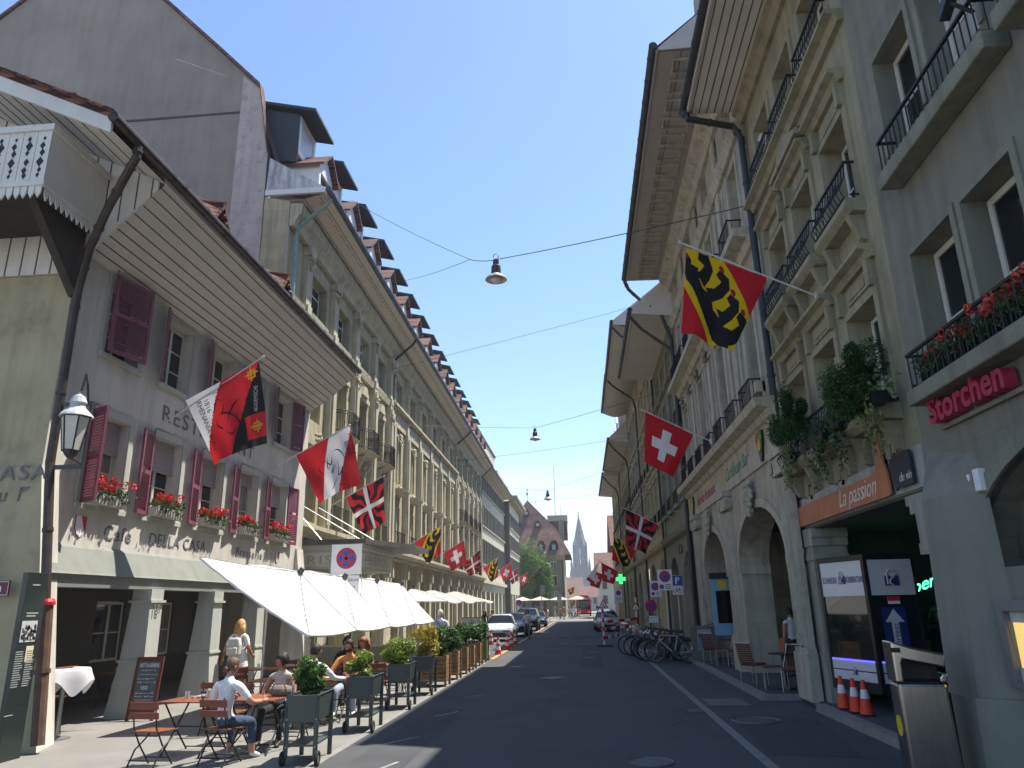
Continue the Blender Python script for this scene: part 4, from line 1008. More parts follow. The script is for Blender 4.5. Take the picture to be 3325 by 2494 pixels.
for k, (u, n_) in enumerate(((10.85, 9), (9.95, 12), (9.0, 14), (8.0, 12))):
    flower_box('flower_box', ('coral geraniums in the end trough of the iron balcony above the red S', 'coral geraniums in the second trough of the iron balcony above the red letters', 'coral geraniums in the third trough of the iron balcony above the red letters', 'coral geraniums in the balcony trough at the right edge of the picture')[k], 'flower box', (4.63 - .15, u - 2, 4.57), PI / 2, .86, BLACK, GERANP, 'geranium troughs on the iron balcony', 60 + k, blooms=n_, h=.18)
# showcase on the wall
t = thing('display_case', 'wall display case lit yellow inside with a small model ship, by the arch', 'display case', (4.52, 8.08, 1.5))
mb = MB(); mb.box((.0, -.6, -.42), (.06, .62, .45)); mb.box((-.1, .5, -.42), (0, .62, .45)); mb.box((-.1, -.6, .34), (0, .5, .45)); mb.box((-.1, -.6, -.42), (0, .5, -.36)); mb.box((-.1, -.6, -.36), (0, -.5, .34)); mb.build('case_frame', mat('grey_case_metal', (.16, .16, .16), .4, .1, 5), t, bevel=.008)
mb = MB(); mb.box((-.012, -.5, -.22), (-.002, .5, .23)); mb.build('lit_backing', mat('lit_backing', (.75, .5, .16), .6, emit=.55), t)
mb = MB(); mb.box((-.03, -.5, .23), (-.004, .5, .34)); mb.box((-.03, -.5, -.36), (-.004, .5, -.22)); mb.build('caption_panel', mat('grey_paper', (.5, .5, .48), .6), t)
mb = MB(); mb.prism([(-.05, -.1, -.12), (-.05, .22, -.1), (-.05, .14, -.17), (-.05, -.05, -.18)], (.03, 0, 0)); mb.mat(1)
for y_ in (.0, .08, .15): mb.tube([(-.035, y_, -.1), (-.035, y_ - .01, .17)], .004, 4)
mb.build('model_ship', [mat('ship_hull', (.12, .03, .02), .5), BLACK], t)

# --- wine house
WH = Fac('wine_house', 'narrow green sandstone house with bellied balconies and an orange bottle shaped shop sign', 'building', 4.63, 10.1, -1)
WU = [1.18, 3.05, 4.9]
hs = [(u - .58, u + .6, 4.75, 6.42) for u in WU] + [(u - .58, u + .6, 8.0, 9.66) for u in WU] + [(u - .58, u + .6, 11.22, 12.8) for u in WU]
mb = MB(); WH.wall(mb, 0, 6.3, 3.4, 14.2, hs, .45); WH.part('wall', mb, OLIVE)
for a, b, c, e in hs:
    mb = MB()
    for p, q in ((a - .16, a), (b, b + .16)): WH.box(mb, p, q, .001, .045, c, e + .12)
    WH.box(mb, a, b, .001, .045, e, e + .12); WH.part('window_surround', mb, OLIVE)
for a, b, c, e in hs: WH.window((a + b) / 2, c, 1.1, e - c - .03, -.36, cols=2, rows=3 if c < 5 else 2, m=SASHW)
mb = MB()
WH.mould(mb, -.0, 6.28, [(.001, 11.0), (.10, 11.0), (.16, 11.12), (.3, 11.15), (.3, 11.21), (.001, 11.22)])
WH.mould(mb, 0, 6.28, [(.001, 13.6), (.1, 13.6), (.2, 13.8), (.3, 13.86), (.001, 13.87)])
for u in WU:
    for z in (6.95, 10.15):
        WH.mould(mb, u - .82, u + .84, [(.002, z), (.08, z), (.14, z + .1), (.26, z + .14), (.26, z + .2), (.002, z + .22)])
        for q in (-.72, .6): WH.box(mb, u + q, u + q + .13, .002, .13, z - .42, z); pass
    WH.box(mb, u - .42, u + .44, .001, .03, 6.62, 6.86); WH.box(mb, u - .34, u + .36, .03, .045, 6.68, 6.80)
    WH.box(mb, u - .42, u + .44, .001, .03, 9.84, 10.06)
    for z, dd in ((7.86, .3), (4.55, .34)):
        WH.mould(mb, u - .78, u + .8, [(.003, z - .12), (dd * .7, z - .1), (dd, z), (dd, z + .1), (.003, z + .12)])
        for q in (-.66, .52): mb.prism([WH.L(u + q, .004, z - .12), WH.L(u + q, dd * .8, z - .12), WH.L(u + q, .1, z - .52), WH.L(u + q, .004, z - .56)], (.14, 0, 0))
    if z < 5: pass
    for k in range(5): WH.box(mb, u - .4 + k * .17, u - .26 + k * .17, .002, .03 + .012 * (k % 2), 4.0 - (k % 3) * .05, 4.2 - abs(k - 2) * .03)
WH.mould(mb, WU[1] - .9, WU[1] + .95, [(.004, 10.4), (.3, 10.4), (.3, 10.5), (.004, 10.52)])
mb.prism([WH.L(WU[1] - .95, .005, 10.52), WH.L(WU[1] + 1.0, .005, 10.52), WH.L(WU[1] + .02, .005, 10.95)], WH.L(0, .22, 0))
WH.part('mouldings', mb, OLIVE)
for u in WU:
    WH.rail(u - .72, u + .74, 8.0, 8.62, .2, n=11, belly=.14); WH.rail(u - .72, u + .74, 11.22, 11.82, .2, n=11, belly=.1); WH.rail(u - .72, u + .74, 4.68, 5.25, .24, n=9, belly=.18)
    mb = MB()
    for k in range(4): mb.torus(WH.L(u - .5 + .34 * k, .3, 8.28), .075, .01, 'y', 10, 4); mb.torus(WH.L(u - .5 + .34 * k, .33, 4.92), .09, .012, 'y', 10, 4)
    WH.part('railing_scrolls', mb, BLACKIRON)
mb = MB(); WH.box(mb, 5.05, 5.35, -.1, .02, 12.15, 12.45); mb.mat(1); mb.lathe([(.09, 0), (.09, .01)], WH.L(5.27, .025, 12.3), 10, 'y'); WH.part('vent_unit', mb, [SASH, BLACK])
WH.eave(-.2, 6.15, 13.86, 1.42, 13.92, planks=7, gr=.1)
# steep roof unseen behind the eave, shaped to shade the cafe terrace
mb = MB(); mb.prism([WH.L(0, 1.3, 14.15), WH.L(0, .3, 15), WH.L(0, -.2, 19), WH.L(0, -2, 21.6), WH.L(0, -6, 22), WH.L(0, -6, 14.15)], (6.2, 0, 0)); WH.part('roof', mb, TILE2)
WH.pipe([(6.1, 1.5, 14.0), (6.1, 1.45, 13.75), (6.28, .3, 13.55), (6.28, .13, 13.2), (6.28, .13, 8), (6.28, .15, 3.6), (6.22, .16, 2.7), (6.15, .17, 2.5), (6.15, .17, .15)], .085, DARKMETAL)
# ground floor
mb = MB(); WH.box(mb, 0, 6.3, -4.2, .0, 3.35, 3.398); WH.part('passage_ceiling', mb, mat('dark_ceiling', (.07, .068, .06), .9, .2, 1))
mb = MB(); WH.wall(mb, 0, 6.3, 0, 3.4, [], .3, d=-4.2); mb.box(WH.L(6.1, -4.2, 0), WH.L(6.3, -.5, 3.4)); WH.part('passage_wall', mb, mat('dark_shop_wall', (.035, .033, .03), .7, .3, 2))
mb = MB(); WH.box(mb, 0, 6.3, -.02, .03, 3.42, 3.98); WH.part('sign_band', mb, mat('weathered_white_band', (.34, .34, .32), .8, .25, 3, streak=.3))
mb = MB()
for (q0, q1, z0, z1) in ((5.22, 5.86, .13, 1.0), (5.28, 5.82, 1.0, 2.75), (5.2, 5.9, 2.75, 2.86), (5.26, 5.84, 2.86, 3.02), (5.16, 5.94, 3.02, 3.18), (5.1, 6.0, 3.18, 3.36)): WH.box(mb, q0, q1, -.62, .02 + (.02 if q0 > 5.25 else .05), z0, z1)
WH.part('entrance_column', mb, mat('stained_limestone', (.30, .285, .24), .85, .2, 2.2, .2, 50, streak=.35)); mb = MB()
for (q0, q1, z0, z1) in ((.1, .5, 2.55, 2.7), (.15, .45, 2.7, 3.1), (.05, .6, 3.1, 3.22), (.0, .7, 3.22, 3.35)): WH.box(mb, q0, q1, -.4, .06, z0, z1)
WH.part('carved_bracket', mb, MATS['stained_limestone'])
t = thing('bottle_sign', 'long orange shop board shaped like a lying bottle with La passion in white script', 'shop sign', (4.6, 10.1, 3.4))
def bs(u, z): return (-.05, u, z)
mb = MB(); pts = [(6.05, .03), (6.05, .42), (1.55, .42), (1.42, .46), (1.33, .60), (1.28, .86), (1.26, 1.05), (1.22, 1.07), (1.19, 1.05), (1.17, .84), (1.12, .6), (1.05, .42), (1.02, .36), (1.0, .05), (1.05, .03)]
mb.prism([bs(u, z) for u, z in pts], (-.03, 0, 0)); mb.build('sign_board', mat('faded_orange_board', (.42, .15, .075), .6, .12, 4, streak=.1), t)
CR = mat('cream_script', (.62, .58, .48), .6)
text_obj('lettering', 'La passion', CR, t, basis((-.085, 3.2, .12), (0, -1, 0), (0, 0, 1)), size=.42, sx=.98, shear=.42, depth=.002)
t = thing('grape_sign', 'dark blue shop board with a grape shaped edge and the words du vin', 'shop sign', (4.6, 10.1, 3.4))
mb = MB(); gp = [(.22, .08), (.22, .55), (.62, .56)]
for k in range(7): a = k / 6; gp.append((.66 + .24 * a, .56 - .1 * a + (.05 if k % 2 else 0)))
gp += [(.93, .36), (.88, .3), (.9, .22), (.82, .16), (.8, .06), (.7, .1), (.6, .08)]
mb.prism([bs(u, z) for u, z in gp], (-.03, 0, 0)); mb.build('sign_board', mat('navy_board', (.02, .025, .04), .5, .1, 4), t)
text_obj('lettering', 'du vin', CR, t, basis((-.085, .64, .16), (0, -1, 0), (0, 0, 1)), size=.17, shear=.4, depth=.002)
# hearing shop display case in the passage
t = thing('shop_display', 'angled glass shop display in the passage with white hearing advice panels and blue light strip', 'shop display', (5.02, 13.95, 0))
A, K, Cc = Vector((-.42, 1.25, 0)), Vector((0, 0, 0)), Vector((.85, .02, 0))
def panel(mb, P, Q, t0, t1, z0, z1, off=0., th=.02):
    d = Q - P; n = Vector((d.y, -d.x, 0)).normalized()
    if n.x > 0 and abs(n.x) > .5: n = -n
    if n.y > 0 and abs(n.y) > .9: n = -n
    a = P + d * t0 + n * off; b = P + d * t1 + n * off
    mb.prism([(a.x, a.y, z0), (b.x, b.y, z0), (b.x, b.y, z1), (a.x, a.y, z1)], n * th)
    return n
for P, Q in ((A, K), (K, Cc)):
    mb = MB(); panel(mb, P, Q, 0, 1, .42, .6); panel(mb, P, Q, 0, 1, 2.66, 2.76); panel(mb, P, Q, 0, .05, .6, 2.66); panel(mb, P, Q, .94, 1, .6, 2.66); mb.build('case_frame', BLACK, t)
    for a_, b_ in ((2.05, 2.66), (.6, .755), (.775, .93)): mb = MB(); panel(mb, P, Q, .05, .94, a_, b_, .002, .012); mb.build('white_panel', mat('white_acrylic', (.55, .56, .58), .25, .03, 3), t)
    mb = MB(); panel(mb, P, Q, .05, .94, .94, 2.05, -.004, .006); mb.build('case_glass', GLASS, t)
    mb = MB(); panel(mb, P, Q, .06, .93, .93, .955, .002, .02); mb.build('light_strip', mat('blue_led', (.06, .05, 1.), .5, emit=2.2), t)
NAVY = mat('navy_print', (.03, .03, .16), .5)
n1 = Vector((-(K - A).normalized().y * -1, 0, 0))
d1 = (K - A).normalized()
M_ = basis(tuple(A + d1 * .1 + Vector((d1.y, -d1.x, 0)) * .0 + Vector((-abs(d1.y), -abs(d1.x), 0)) * .02 + Vector((0, 0, 2.28))), tuple(d1), (0, 0, 1))
text_obj('lettering', 'SCHNEIDER', NAVY, t, M_, size=.16, sx=.5, depth=.001)
M_ = basis(tuple(A + d1 * .77 + Vector((-abs(d1.y), -abs(d1.x), 0)) * .02 + Vector((0, 0, 2.28))), tuple(d1), (0, 0, 1))
text_obj('lettering', 'H\u00d6RBERATUNG', NAVY, t, M_, size=.16, sx=.42, depth=.001)
def ear(o_, dx, s_, nn):
    dx = Vector(dx).normalized(); nn = Vector(nn); up = Vector((0, 0, 1)); o_ = Vector(o_)
    mb = MB(); mb.prism([o_ + dx * x * s_ + up * z * s_ for x, z in ((-.5, -.5), (.5, -.5), (.5, .2), (-.5, .2))], nn * .003); mb.mat(1)
    P = [(.1, -.45), (-.15, -.35), (-.1, -.05), (.15, .1), (.3, .35), (.15, .62), (-.15, .62), (-.32, .35), (-.3, .0), (-.3, -.4)]
    mb.tube([o_ + dx * x * s_ + up * z * s_ + nn * .006 for x, z in P], s_ * .06, 5)
    mb.tube([o_ + dx * x * s_ + up * z * s_ + nn * .006 for x, z in ((-.05, .38), (.1, .42), (.12, .25), (-.05, .12))], s_ * .05, 5)
    return mb.build('ear_emblem', [NAVY, MATS['white_acrylic']], t)
nA = Vector((-abs(d1.y), -abs(d1.x), 0))
ear(A + d1 * .67 + nA * .018 + Vector((0, 0, 2.36)), d1, .2, nA); ear(Vector((.42, -.02, 2.33)), (1, 0, 0), .24, (0, -1, 0)); ear(A + d1 * .68 + nA * .018 + Vector((0, 0, .76)), d1, .13, nA)
mb = MB(); mb.box((.16, -.03, 1.0), (.56, -.024, 1.85)); mb.mat(1); mb.prism([(.3, -.031, 1.05), (.42, -.031, 1.05), (.42, -.031, 1.6), (.52, -.031, 1.6), (.36, -.031, 1.82), (.2, -.031, 1.6), (.3, -.031, 1.6)], (0, -.003, 0)); mb.build('arrow_poster', [mat('blue_poster', (.015, .03, .14), .4), MATS['white_acrylic']], t)
text_obj('lettering', 'H\u00f6rtest', NAVY, t, basis((.41, -.036, 1.1), (0, 0, 1), (-1, 0, 0)), size=.15, depth=.001)
mb = MB(); mb.box((.3, -.022, 1.9), (.5, -.016, 2.02)); mb.mat(1); mb.box((.3, -.021, 1.95), (.5, -.0225, 2.03)); mb.build('sticker', [WHITE, RED], t)
t = thing('neon_sign', 'green neon Open sign glowing in the dark passage', 'neon sign', (5.88, 14.8, 1.98))
text_obj('neon_letters', 'Open', mat('green_neon', (.05, 1., .25), .5, emit=4.), t, basis((0, 0, 0), (.9, -.25, .35), (-.2, 0, 1)), size=.3, shear=.4, depth=.006)
# big trees in pots and ivy on the wine house balconies
def bushmesh(name, c, rad, n, s_, m, parent, seed, lumps=9, squash=1., fill=.55):
    r = random.Random(seed); mb = MB(); L_ = []
    for k in range(lumps):
        d = Vector((r.gauss(0, 1), r.gauss(0, 1), r.gauss(0, 1))).normalized()
        L_.append((Vector((d.x * rad[0], d.y * rad[1], d.z * rad[2])) * (.4 + .5 * r.random()), .28 + .34 * r.random()))
    for i in range(n):
        lc, lr = r.choice(L_); d = Vector((r.gauss(0, 1), r.gauss(0, 1), r.gauss(0, 1))).normalized() * (fill + (1 - fill) * r.random()) * lr
        p = lc + Vector((d.x * rad[0], d.y * rad[1], d.z * rad[2])); leaf(mb, Vector(c) + p, r, s_, nrm=(d * 1.0 + Vector((0, 0, .3))))
    return mb.build(name, m, parent)
t = thing('potted_conifer', 'tall dark green clipped conifer on the middle balcony over the orange sign', 'conifer', (4.2, 10.85, 4.55))
bushmesh('crown', (-.1, .0, .75), (.44, .54, .68), 16000, .021, CONIF, t, 2, 14)
mb = MB(); mb.tube([(0, 0, .0), (0, 0, .8)], .04, 6); mb.build('trunk', mat('bark', (.06, .045, .03), .9, .3, 8), t)
mb = MB(); mb.lathe([(.13, 0), (.17, .28), (.15, .28), (.13, .24)], (.2, 0, .05), 14); mb.build('pot', BLACK, t)
t = thing('potted_conifer', 'smaller dark green conifer at the left balcony beside the black downpipe', 'conifer', (4.2, 14.05, 4.6))
bushmesh('crown', (-.1, .0, .76), (.37, .46, .58), 12000, .019, CONIF, t, 3, 12)
mb = MB(); mb.lathe([(.13, 0), (.17, .25), (.15, .25), (.13, .22)], (.2, 0, .05), 14); mb.build('pot', BLACK, t)
def ivy(label, y, m, seed, L_=1.0, x=4.25, z=4.72, w=.7):
    t = thing('hanging_ivy', label, 'ivy', (x, y, z), 0, 'ivy trailing from the wine house balconies'); r = random.Random(seed); mb = MB()
    for k in range(9):
        yy = r.gauss(0, w * .3); l = L_ * (.35 + .65 * r.random()); px = 0
        for q in range(int(l * 60)):
            f_ = q / (l * 60); leaf(mb, (r.gauss(-.05 - .05 * f_, .04), yy + r.gauss(0, .05) + .1 * math.sin(f_ * 5 + k), .15 - f_ * l + r.gauss(0, .02)), r, .04, nrm=Vector((-1, 0, .4)))
    for k in range(140): leaf(mb, (r.gauss(0, .09), r.gauss(0, w * .5), r.gauss(.12, .1)), r, .045)
    mb.build('foliage', m, t); tr = MB(); tr.prism([(-.09, -w * .5, -.12), (.09, -w * .5, -.12), (.1, -w * .5, .05), (-.1, -w * .5, .05)], (0, w, 0)); tr.build('trough', BLACK, t)
ivy('variegated ivy hanging beside the right window over the bottle neck', 10.55, IVYV, 5, 1.15); ivy('dark ivy trailing from the middle wine house balcony', 12.9, IVY, 6, 1.35); ivy('thin dark ivy between the two conifers', 11.9, IVY, 7, 1.0, w=.3); ivy('pale ivy below the left conifer by the downpipe', 14.75, IVYV, 8, .9, w=.4)
# --- restaurant house with ionic arcade
RS = Fac('restaurant_house', 'pale limestone house with ionic pilasters, two arches and carved heads over tall windows', 'building', 4.51, 16.4, -1)
U = 14.1
mb = MB()
RS.arch(mb, 0, 7.15, .1, 5.15, 3.0, 2.5, 2.95, 1.32, .8); RS.arch(mb, 7.15, U, .1, 5.15, 9.6, 2.1, 2.95, 1.32, .8)
WX = [1.35 + 1.9 * i for i in range(7)]
up = [(u - .55, u + .55, 7.0, 9.5) for u in WX] + [(u - .55, u + .55, 10.9, 13.2) for u in WX] + [(u - .5, u + .5, 14.0, 15.2) for u in WX]
RS.wall(mb, 0, U, 5.15, 15.9, up, .4)
mb.poly([RS.L(0, .001, 13), RS.L(0, .001, 16), RS.L(0, -9, 22), RS.L(0, -9, 13)]); mb.poly([RS.L(U, 0, 0), RS.L(U, 0, 16), RS.L(U, -9, 22), RS.L(U, -9, 0)])
RS.part('wall', mb, CREAMSTONE)
for a, b, c, e in up: RS.window((a + b) / 2, c + .01, b - a - .02, e - c - .03, -.32, cols=2, rows=2, m=SASHW)
mb = MB()
for u in (-.75, 5.85, 11.8):
    mb = MB()
    RS.box(mb, u, u + 1.0, .001, .2, .1, .98); RS.box(mb, u + .04, u + .96, .001, .17, .98, 1.08)
    RS.box(mb, u + .1, u + .9, .001, .11, 1.08, 4.55)
    for k in range(7): RS.box(mb, u + .14 + k * .11, u + .2 + k * .11, .11, .15, 1.12, 4.5)
    RS.box(mb, u - .0, u + 1.0, .001, .26, 4.98, 5.14)
    for s_ in (0, 1):
        c = RS.L(u + .02 + .96 * s_, .0, 4.78)
        mb.tube([Vector(c) + Vector((0, -RS.sd * q, 0)) for q in (.0, .22)], .19, 14); mb.torus(Vector(c) + Vector((0, -RS.sd * .23, 0)), .12, .03, 'y', 14, 4); mb.torus(Vector(c) + Vector((0, -RS.sd * .23, 0)), .05, .03, 'y', 10, 4)
    RS.box(mb, u + .1, u + .9, .11, .22, 4.6, 4.96)
    RS.part('ionic_pilaster', mb, CREAMTRIM)
mb = MB()
for uc, hw in ((3.0, 2.5), (9.6, 2.1)):
    mb = MB(); RS.archband(mb, uc, hw, 2.95, 1.32, .22, -.02, .05)
    RS.box(mb, uc - hw, uc - hw + .05, -.8, .05, 2.72, 2.95); RS.box(mb, uc + hw - .05, uc + hw, -.8, .05, 2.72, 2.95); RS.part('arch_moulding', mb, CREAMTRIM)
ornament(RS, 'carved_keystone', [(3.0, 4.95), (3.0, 4.6), (9.6, 4.95), (9.6, 4.6)], CREAMTRIM, 12, .38, .12, 30)
ornament(RS, 'carved_head', [(u, 9.9) for u in WX[::1]], mat('weathered_carving', (.24, .215, .165), .85, .25, 4, streak=.3), 13, .27, .12, 16)
mb = MB()
RS.mould(mb, -.1, U, [(.001, 5.14), (.06, 5.14), (.06, 5.98), (.14, 6.02), (.2, 6.15), (.45, 6.2), (.5, 6.38), (.001, 6.42)])
RS.mould(mb, 0, U, [(.001, 10.25), (.1, 10.25), (.18, 10.45), (.5, 10.5), (.5, 10.7), (.001, 10.72)])
RS.mould(mb, 0, U, [(.001, 13.45), (.1, 13.45), (.25, 13.7), (.001, 13.75)])
RS.mould(mb, -.05, U, [(.001, 15.2), (.12, 15.2), (.2, 15.5), (.45, 15.62), (.5, 15.85), (.001, 15.9)])
for u in WX:
    for q in (-.72, .56): RS.box(mb, u + q, u + q + .16, .001, .06, 6.45, 9.62)
    RS.box(mb, u - .75, u + .75, .001, .1, 9.62, 9.75); RS.box(mb, u - .72, u + .72, .001, .22, 6.72, 6.98)
    for q in (-.7, .55): RS.box(mb, u + q, u + q + .15, .001, .05, 10.75, 13.3)
for u in (3.2, 7.1, 10.9): RS.box(mb, u - .22, u + .22, .001, .07, 6.45, 15.2)
RS.part('cornices', mb, CREAMTRIM)
for u in WX: RS.rail(u - .6, u + .6, 6.45, 7.05, .34, n=9)
for u in WX: RS.rail(u - .6, u + .6, 10.72, 11.3, .42, n=9)
rt = mat('red_script', (.33, .05, .055), .6); gt = mat('green_script', (.04, .19, .12), .6)
RS.text('American Restaurant', 11.9, .064, 5.42, .5, rt, sx=.92, shear=.35, depth=.003); RS.text('&', 6.75, .064, 5.4, .6, mat('yellow_script', (.5, .36, .05), .6), depth=.003, shear=.2); RS.text('Caribbean Bar', 6.1, .064, 5.42, .54, gt, sx=1.0, shear=.35, depth=.003)
for u, nm in ((1.35, 'a'), (12.7, 'b')):
    t = thing('ice_cream_sign', 'colourful cone shaped emblem board ' + ('to the right of the green script' if nm == 'a' else 'to the left of the red script'), 'emblem sign', (4.42, 16.4 + u, 5.6))
    mb = MB(); mb.prism([(0, -.3, .3), (0, .3, .3), (0, .3, .05), (0, .06, -.42), (0, -.06, -.42), (0, -.3, .05)], (-.03, 0, 0)); mb.mat(1); mb.lathe([(.0, .0), (.15, .0), (.15, .02)], (-.05, 0, -.02), 12, 'x'); mb.mat(2); mb.prism([(-.032, -.28, .26), (-.032, .1, .26), (-.032, .1, .08), (-.032, -.28, .08)], (-.012, 0, 0)); mb.mat(3); mb.prism([(-.032, .04, .28), (-.032, .28, .24), (-.032, .28, .1), (-.032, .04, .06)], (-.02, 0, 0))
    mb.build('emblem_board', [BLACK, mat('emblem_yellow', (.5, .36, .05), .5), mat('emblem_green', (.06, .3, .06), .5), mat('emblem_red', (.4, .05, .03), .5)], t)
# tall eave with coffered soffit
RS.eave(-.1, U + .2, 15.9, 1.9, 15.95, planks=1, m=mat('grey_soffit', (.34, .32, .29), .7, .1, 2), gr=.11)
mb = MB()
for k in range(17):
    u = .15 + k * .83
    for (a, b, c, e) in ((u, u + .55, .7, .74), (u, u + .55, 1.42, 1.46), (u, u + .04, .74, 1.42), (u + .51, u + .55, .74, 1.42)): RS.box(mb, a, b, c, e, 15.86, 15.93)
RS.part('soffit_coffers', mb, CREAMTRIM)
roofslab(RS, -.1, U, [(1.95, 16.1), (-1, 18.6), (-6, 22)], TILE2)
mb = MB(); RS.box(mb, .3, .9, .0, .6, 17, 18.4); RS.part('chimney', mb, CREAMTRIM)
mb = MB(); mb.prism([RS.L(-.12, 1.95, 16.0), RS.L(-.12, -.2, 16.0), RS.L(-.12, -.2, 17.9)], (.05, 0, 0)); RS.part('eave_return', mb, SOFFIT)
RS.pipe([(U + .12, 2.0, 15.9), (U + .12, 1.85, 15.5), (U + .12, 1.4, 15.0), (U + .12, .5, 14.2), (U + .12, .15, 13.0), (U + .12, .15, .1)], .08, DARKMETAL)
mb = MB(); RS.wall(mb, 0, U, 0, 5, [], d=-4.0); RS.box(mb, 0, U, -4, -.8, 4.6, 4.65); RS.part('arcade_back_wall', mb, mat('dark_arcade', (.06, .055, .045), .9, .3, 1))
for u in (6.1, 12.5): mb = MB(); mb.lathe([(.16, 0), (.2, .2), (.1, .3)], RS.L(u, -.55, 3.0), 10); RS.part('wall_spotlight', mb, BLACK)
t = thing('menu_case', 'light blue menu case with black screen and dark hood between the two arches', 'menu case', (4.06, 23.75, 1.1))
t.location = (4.3, 24.35, 1.0)
mb = MB(); mb.box((-.28, -.06, 0), (.40, .0, 1.75)); mb.mat(1); mb.box((-.32, -.14, 1.68), (.44, .0, 1.86)); mb.mat(2); mb.box((-.16, -.068, .35), (.28, -.061, 1.32)); mb.mat(3); mb.lathe([(.0, 0), (.16, 0), (.16, .012)], (.06, -.075, 1.5), 12, 'y')
mb.build('case_body', [mat('sky_blue_case', (.16, .33, .46), .4, .1, 4), BLACK, mat('black_screen', (.006, .006, .007), .15), MATS['emblem_yellow']], t)
t = thing('advert_case', 'glowing orange advert showcase inside the far arch', 'showcase', (4.75, 31.4, .9))
mb = MB(); mb.box((0, -.5, -.05), (.08, .5, 1.55)); mb.mat(1); mb.box((-.01, -.44, .35), (-.001, .44, 1.45)); mb.mat(2); mb.box((-.012, -.3, .0), (-.002, .2, .3)); mb.build('case_body', [BLACK, mat('lit_picture', (.55, .2, .08), .5, .5, 6, emit=.6), WHITE], t)

# --- the bathing bar house, then the row beyond
def simple_house(name, label, x, y0, y1, zeave, xe, wallm, bays, storeys, arches=True, gz=4.9, soff=SOFFIT, along=False, curve=0., shut=False, seed=0):
    f = Fac(name, label, 'building', x, y0, -1); Uu = y1 - y0; bw = Uu / bays
    mb = MB(); holes = []
    for (a, b, w) in storeys: holes += [(bw * (i + .5) - w / 2, bw * (i + .5) + w / 2, a, b) for i in range(bays)]
    f.wall(mb, 0, Uu, gz, zeave, holes, .35)
    na = max(1, round(Uu / 4.6)); aw = Uu / na
    for i in range(na): f.arch(mb, aw * i, aw * (i + 1), 0, gz, aw * (i + .5), aw * .36, 2.5, aw * .33, .7)
    mb.poly([f.L(0, 0, 6), f.L(0, 0, zeave), f.L(0, -8, zeave + 5), f.L(0, -8, 6)]); mb.poly([f.L(Uu, 0, 0), f.L(Uu, 0, zeave), f.L(Uu, -8, zeave + 5), f.L(Uu, -8, 0)])
    f.part('wall', mb, wallm)
    for h in holes: f.window((h[0] + h[1]) / 2, h[2], h[1] - h[0] - .02, h[3] - h[2] - .02, -.3, cols=2, rows=2, m=SASHW)
    mb = MB()
    f.mould(mb, 0, Uu, [(.001, gz - .1), (.25, gz), (.35, gz + .2), (.001, gz + .25)])
    for (a, b, w) in storeys:
        f.mould(mb, 0, Uu, [(.001, b + .55), (.12, b + .6), (.16, b + .7), (.001, b + .72)])
        for i in range(bays):
            uc = bw * (i + .5)
            for q in (-w / 2 - .16, w / 2): f.box(mb, uc + q, uc + q + .16, .001, .05, a, b + .15)
            f.box(mb, uc - w / 2, uc + w / 2, .001, .05, b, b + .15); f.box(mb, uc - w / 2 - .2, uc + w / 2 + .2, .001, .2, a - .16, a)
            if seed % 2: mb.prism([f.L(uc - w / 2 - .25, .002, b + .18), f.L(uc + w / 2 + .25, .002, b + .18), f.L(uc, .002, b + .5)], f.L(0, .16, 0))
    for u in (.2, Uu - .2): f.box(mb, u - .2, u + .2, .001, .08, gz, zeave)
    f.part('mouldings', mb, wallm)
    for i in range(bays):
        for (a, b, w) in storeys[:2]: f.rail(bw * (i + .5) - w / 2 - .05, bw * (i + .5) + w / 2 + .05, a + .02, a + .6, .18, n=6, ret=False)
    f.eave(0, Uu, zeave, x - xe, zeave + .15, planks=6, m=soff, along=along, curve=curve, gr=.1)
    mb = MB(); mb.prism([f.L(-.06, 0, zeave - .1), f.L(-.06, x - xe, zeave + .1), f.L(-.06, x - xe, zeave + .36), f.L(-.06, -1.5, zeave + 3.2), f.L(-.06, -1.5, zeave - .1)], (.05, 0, 0)); f.part('eave_return', mb, soff)
    roofslab(f, -.02, Uu + .1, [(x - xe + .05, zeave + .35), (-1.5, zeave + 3.2), (-8, zeave + 8)], TILE2)
    f.pipe([(.12, x - xe + .1, zeave), (.12, (x - xe) * .8, zeave - .6), (.12, .3, zeave - 1.6), (.12, .12, zeave - 2.4), (.12, .12, .1)], .07, DARKMETAL)
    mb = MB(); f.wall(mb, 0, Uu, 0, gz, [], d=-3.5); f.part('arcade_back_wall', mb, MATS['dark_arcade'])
    return f
B1 = simple_house('arcade_house', 'grey stone house with two deep arches and dark iron window boxes behind the parking signs', 4.6, 30.6, 40.6, 14.2, 2.75, GREYSTONE, 4, [(6.3, 8.5, 1.2), (9.5, 11.6, 1.2), (12.3, 13.6, 1.1)], seed=0)
B1.text('BC Bad', 5.2, .012, 4.15, .62, mat('dark_red_painted_letters', (.08, .055, .05), .8), depth=.003, sx=.8)
simple_house('town_house', 'tall stone town house with a white curved soffit, second beyond the ionic arcade', 4.6, 40.6, 52, 17.6, 2.5, STONE, 5, [(6.3, 8.6, 1.1), (9.8, 11.9, 1.1), (13.2, 15.2, 1.1)], curve=-.2, seed=1)
simple_house('town_house', 'ornate stone town house with pedimented windows and white soffit, third beyond the ionic arcade', 4.55, 52, 63, 17.9, 2.5, CREAMSTONE, 5, [(6.3, 8.6, 1.1), (9.8, 11.9, 1.1), (13.2, 15.4, 1.1)], curve=-.3, seed=3)
TH = simple_house('town_house', 'long stone house with pink lit roof dormers above its eave, fourth beyond the ionic arcade', 4.5, 63, 79, 15.5, 2.9, OLIVE, 7, [(6.3, 8.6, 1.2), (10.2, 12.4, 1.2)], seed=0)
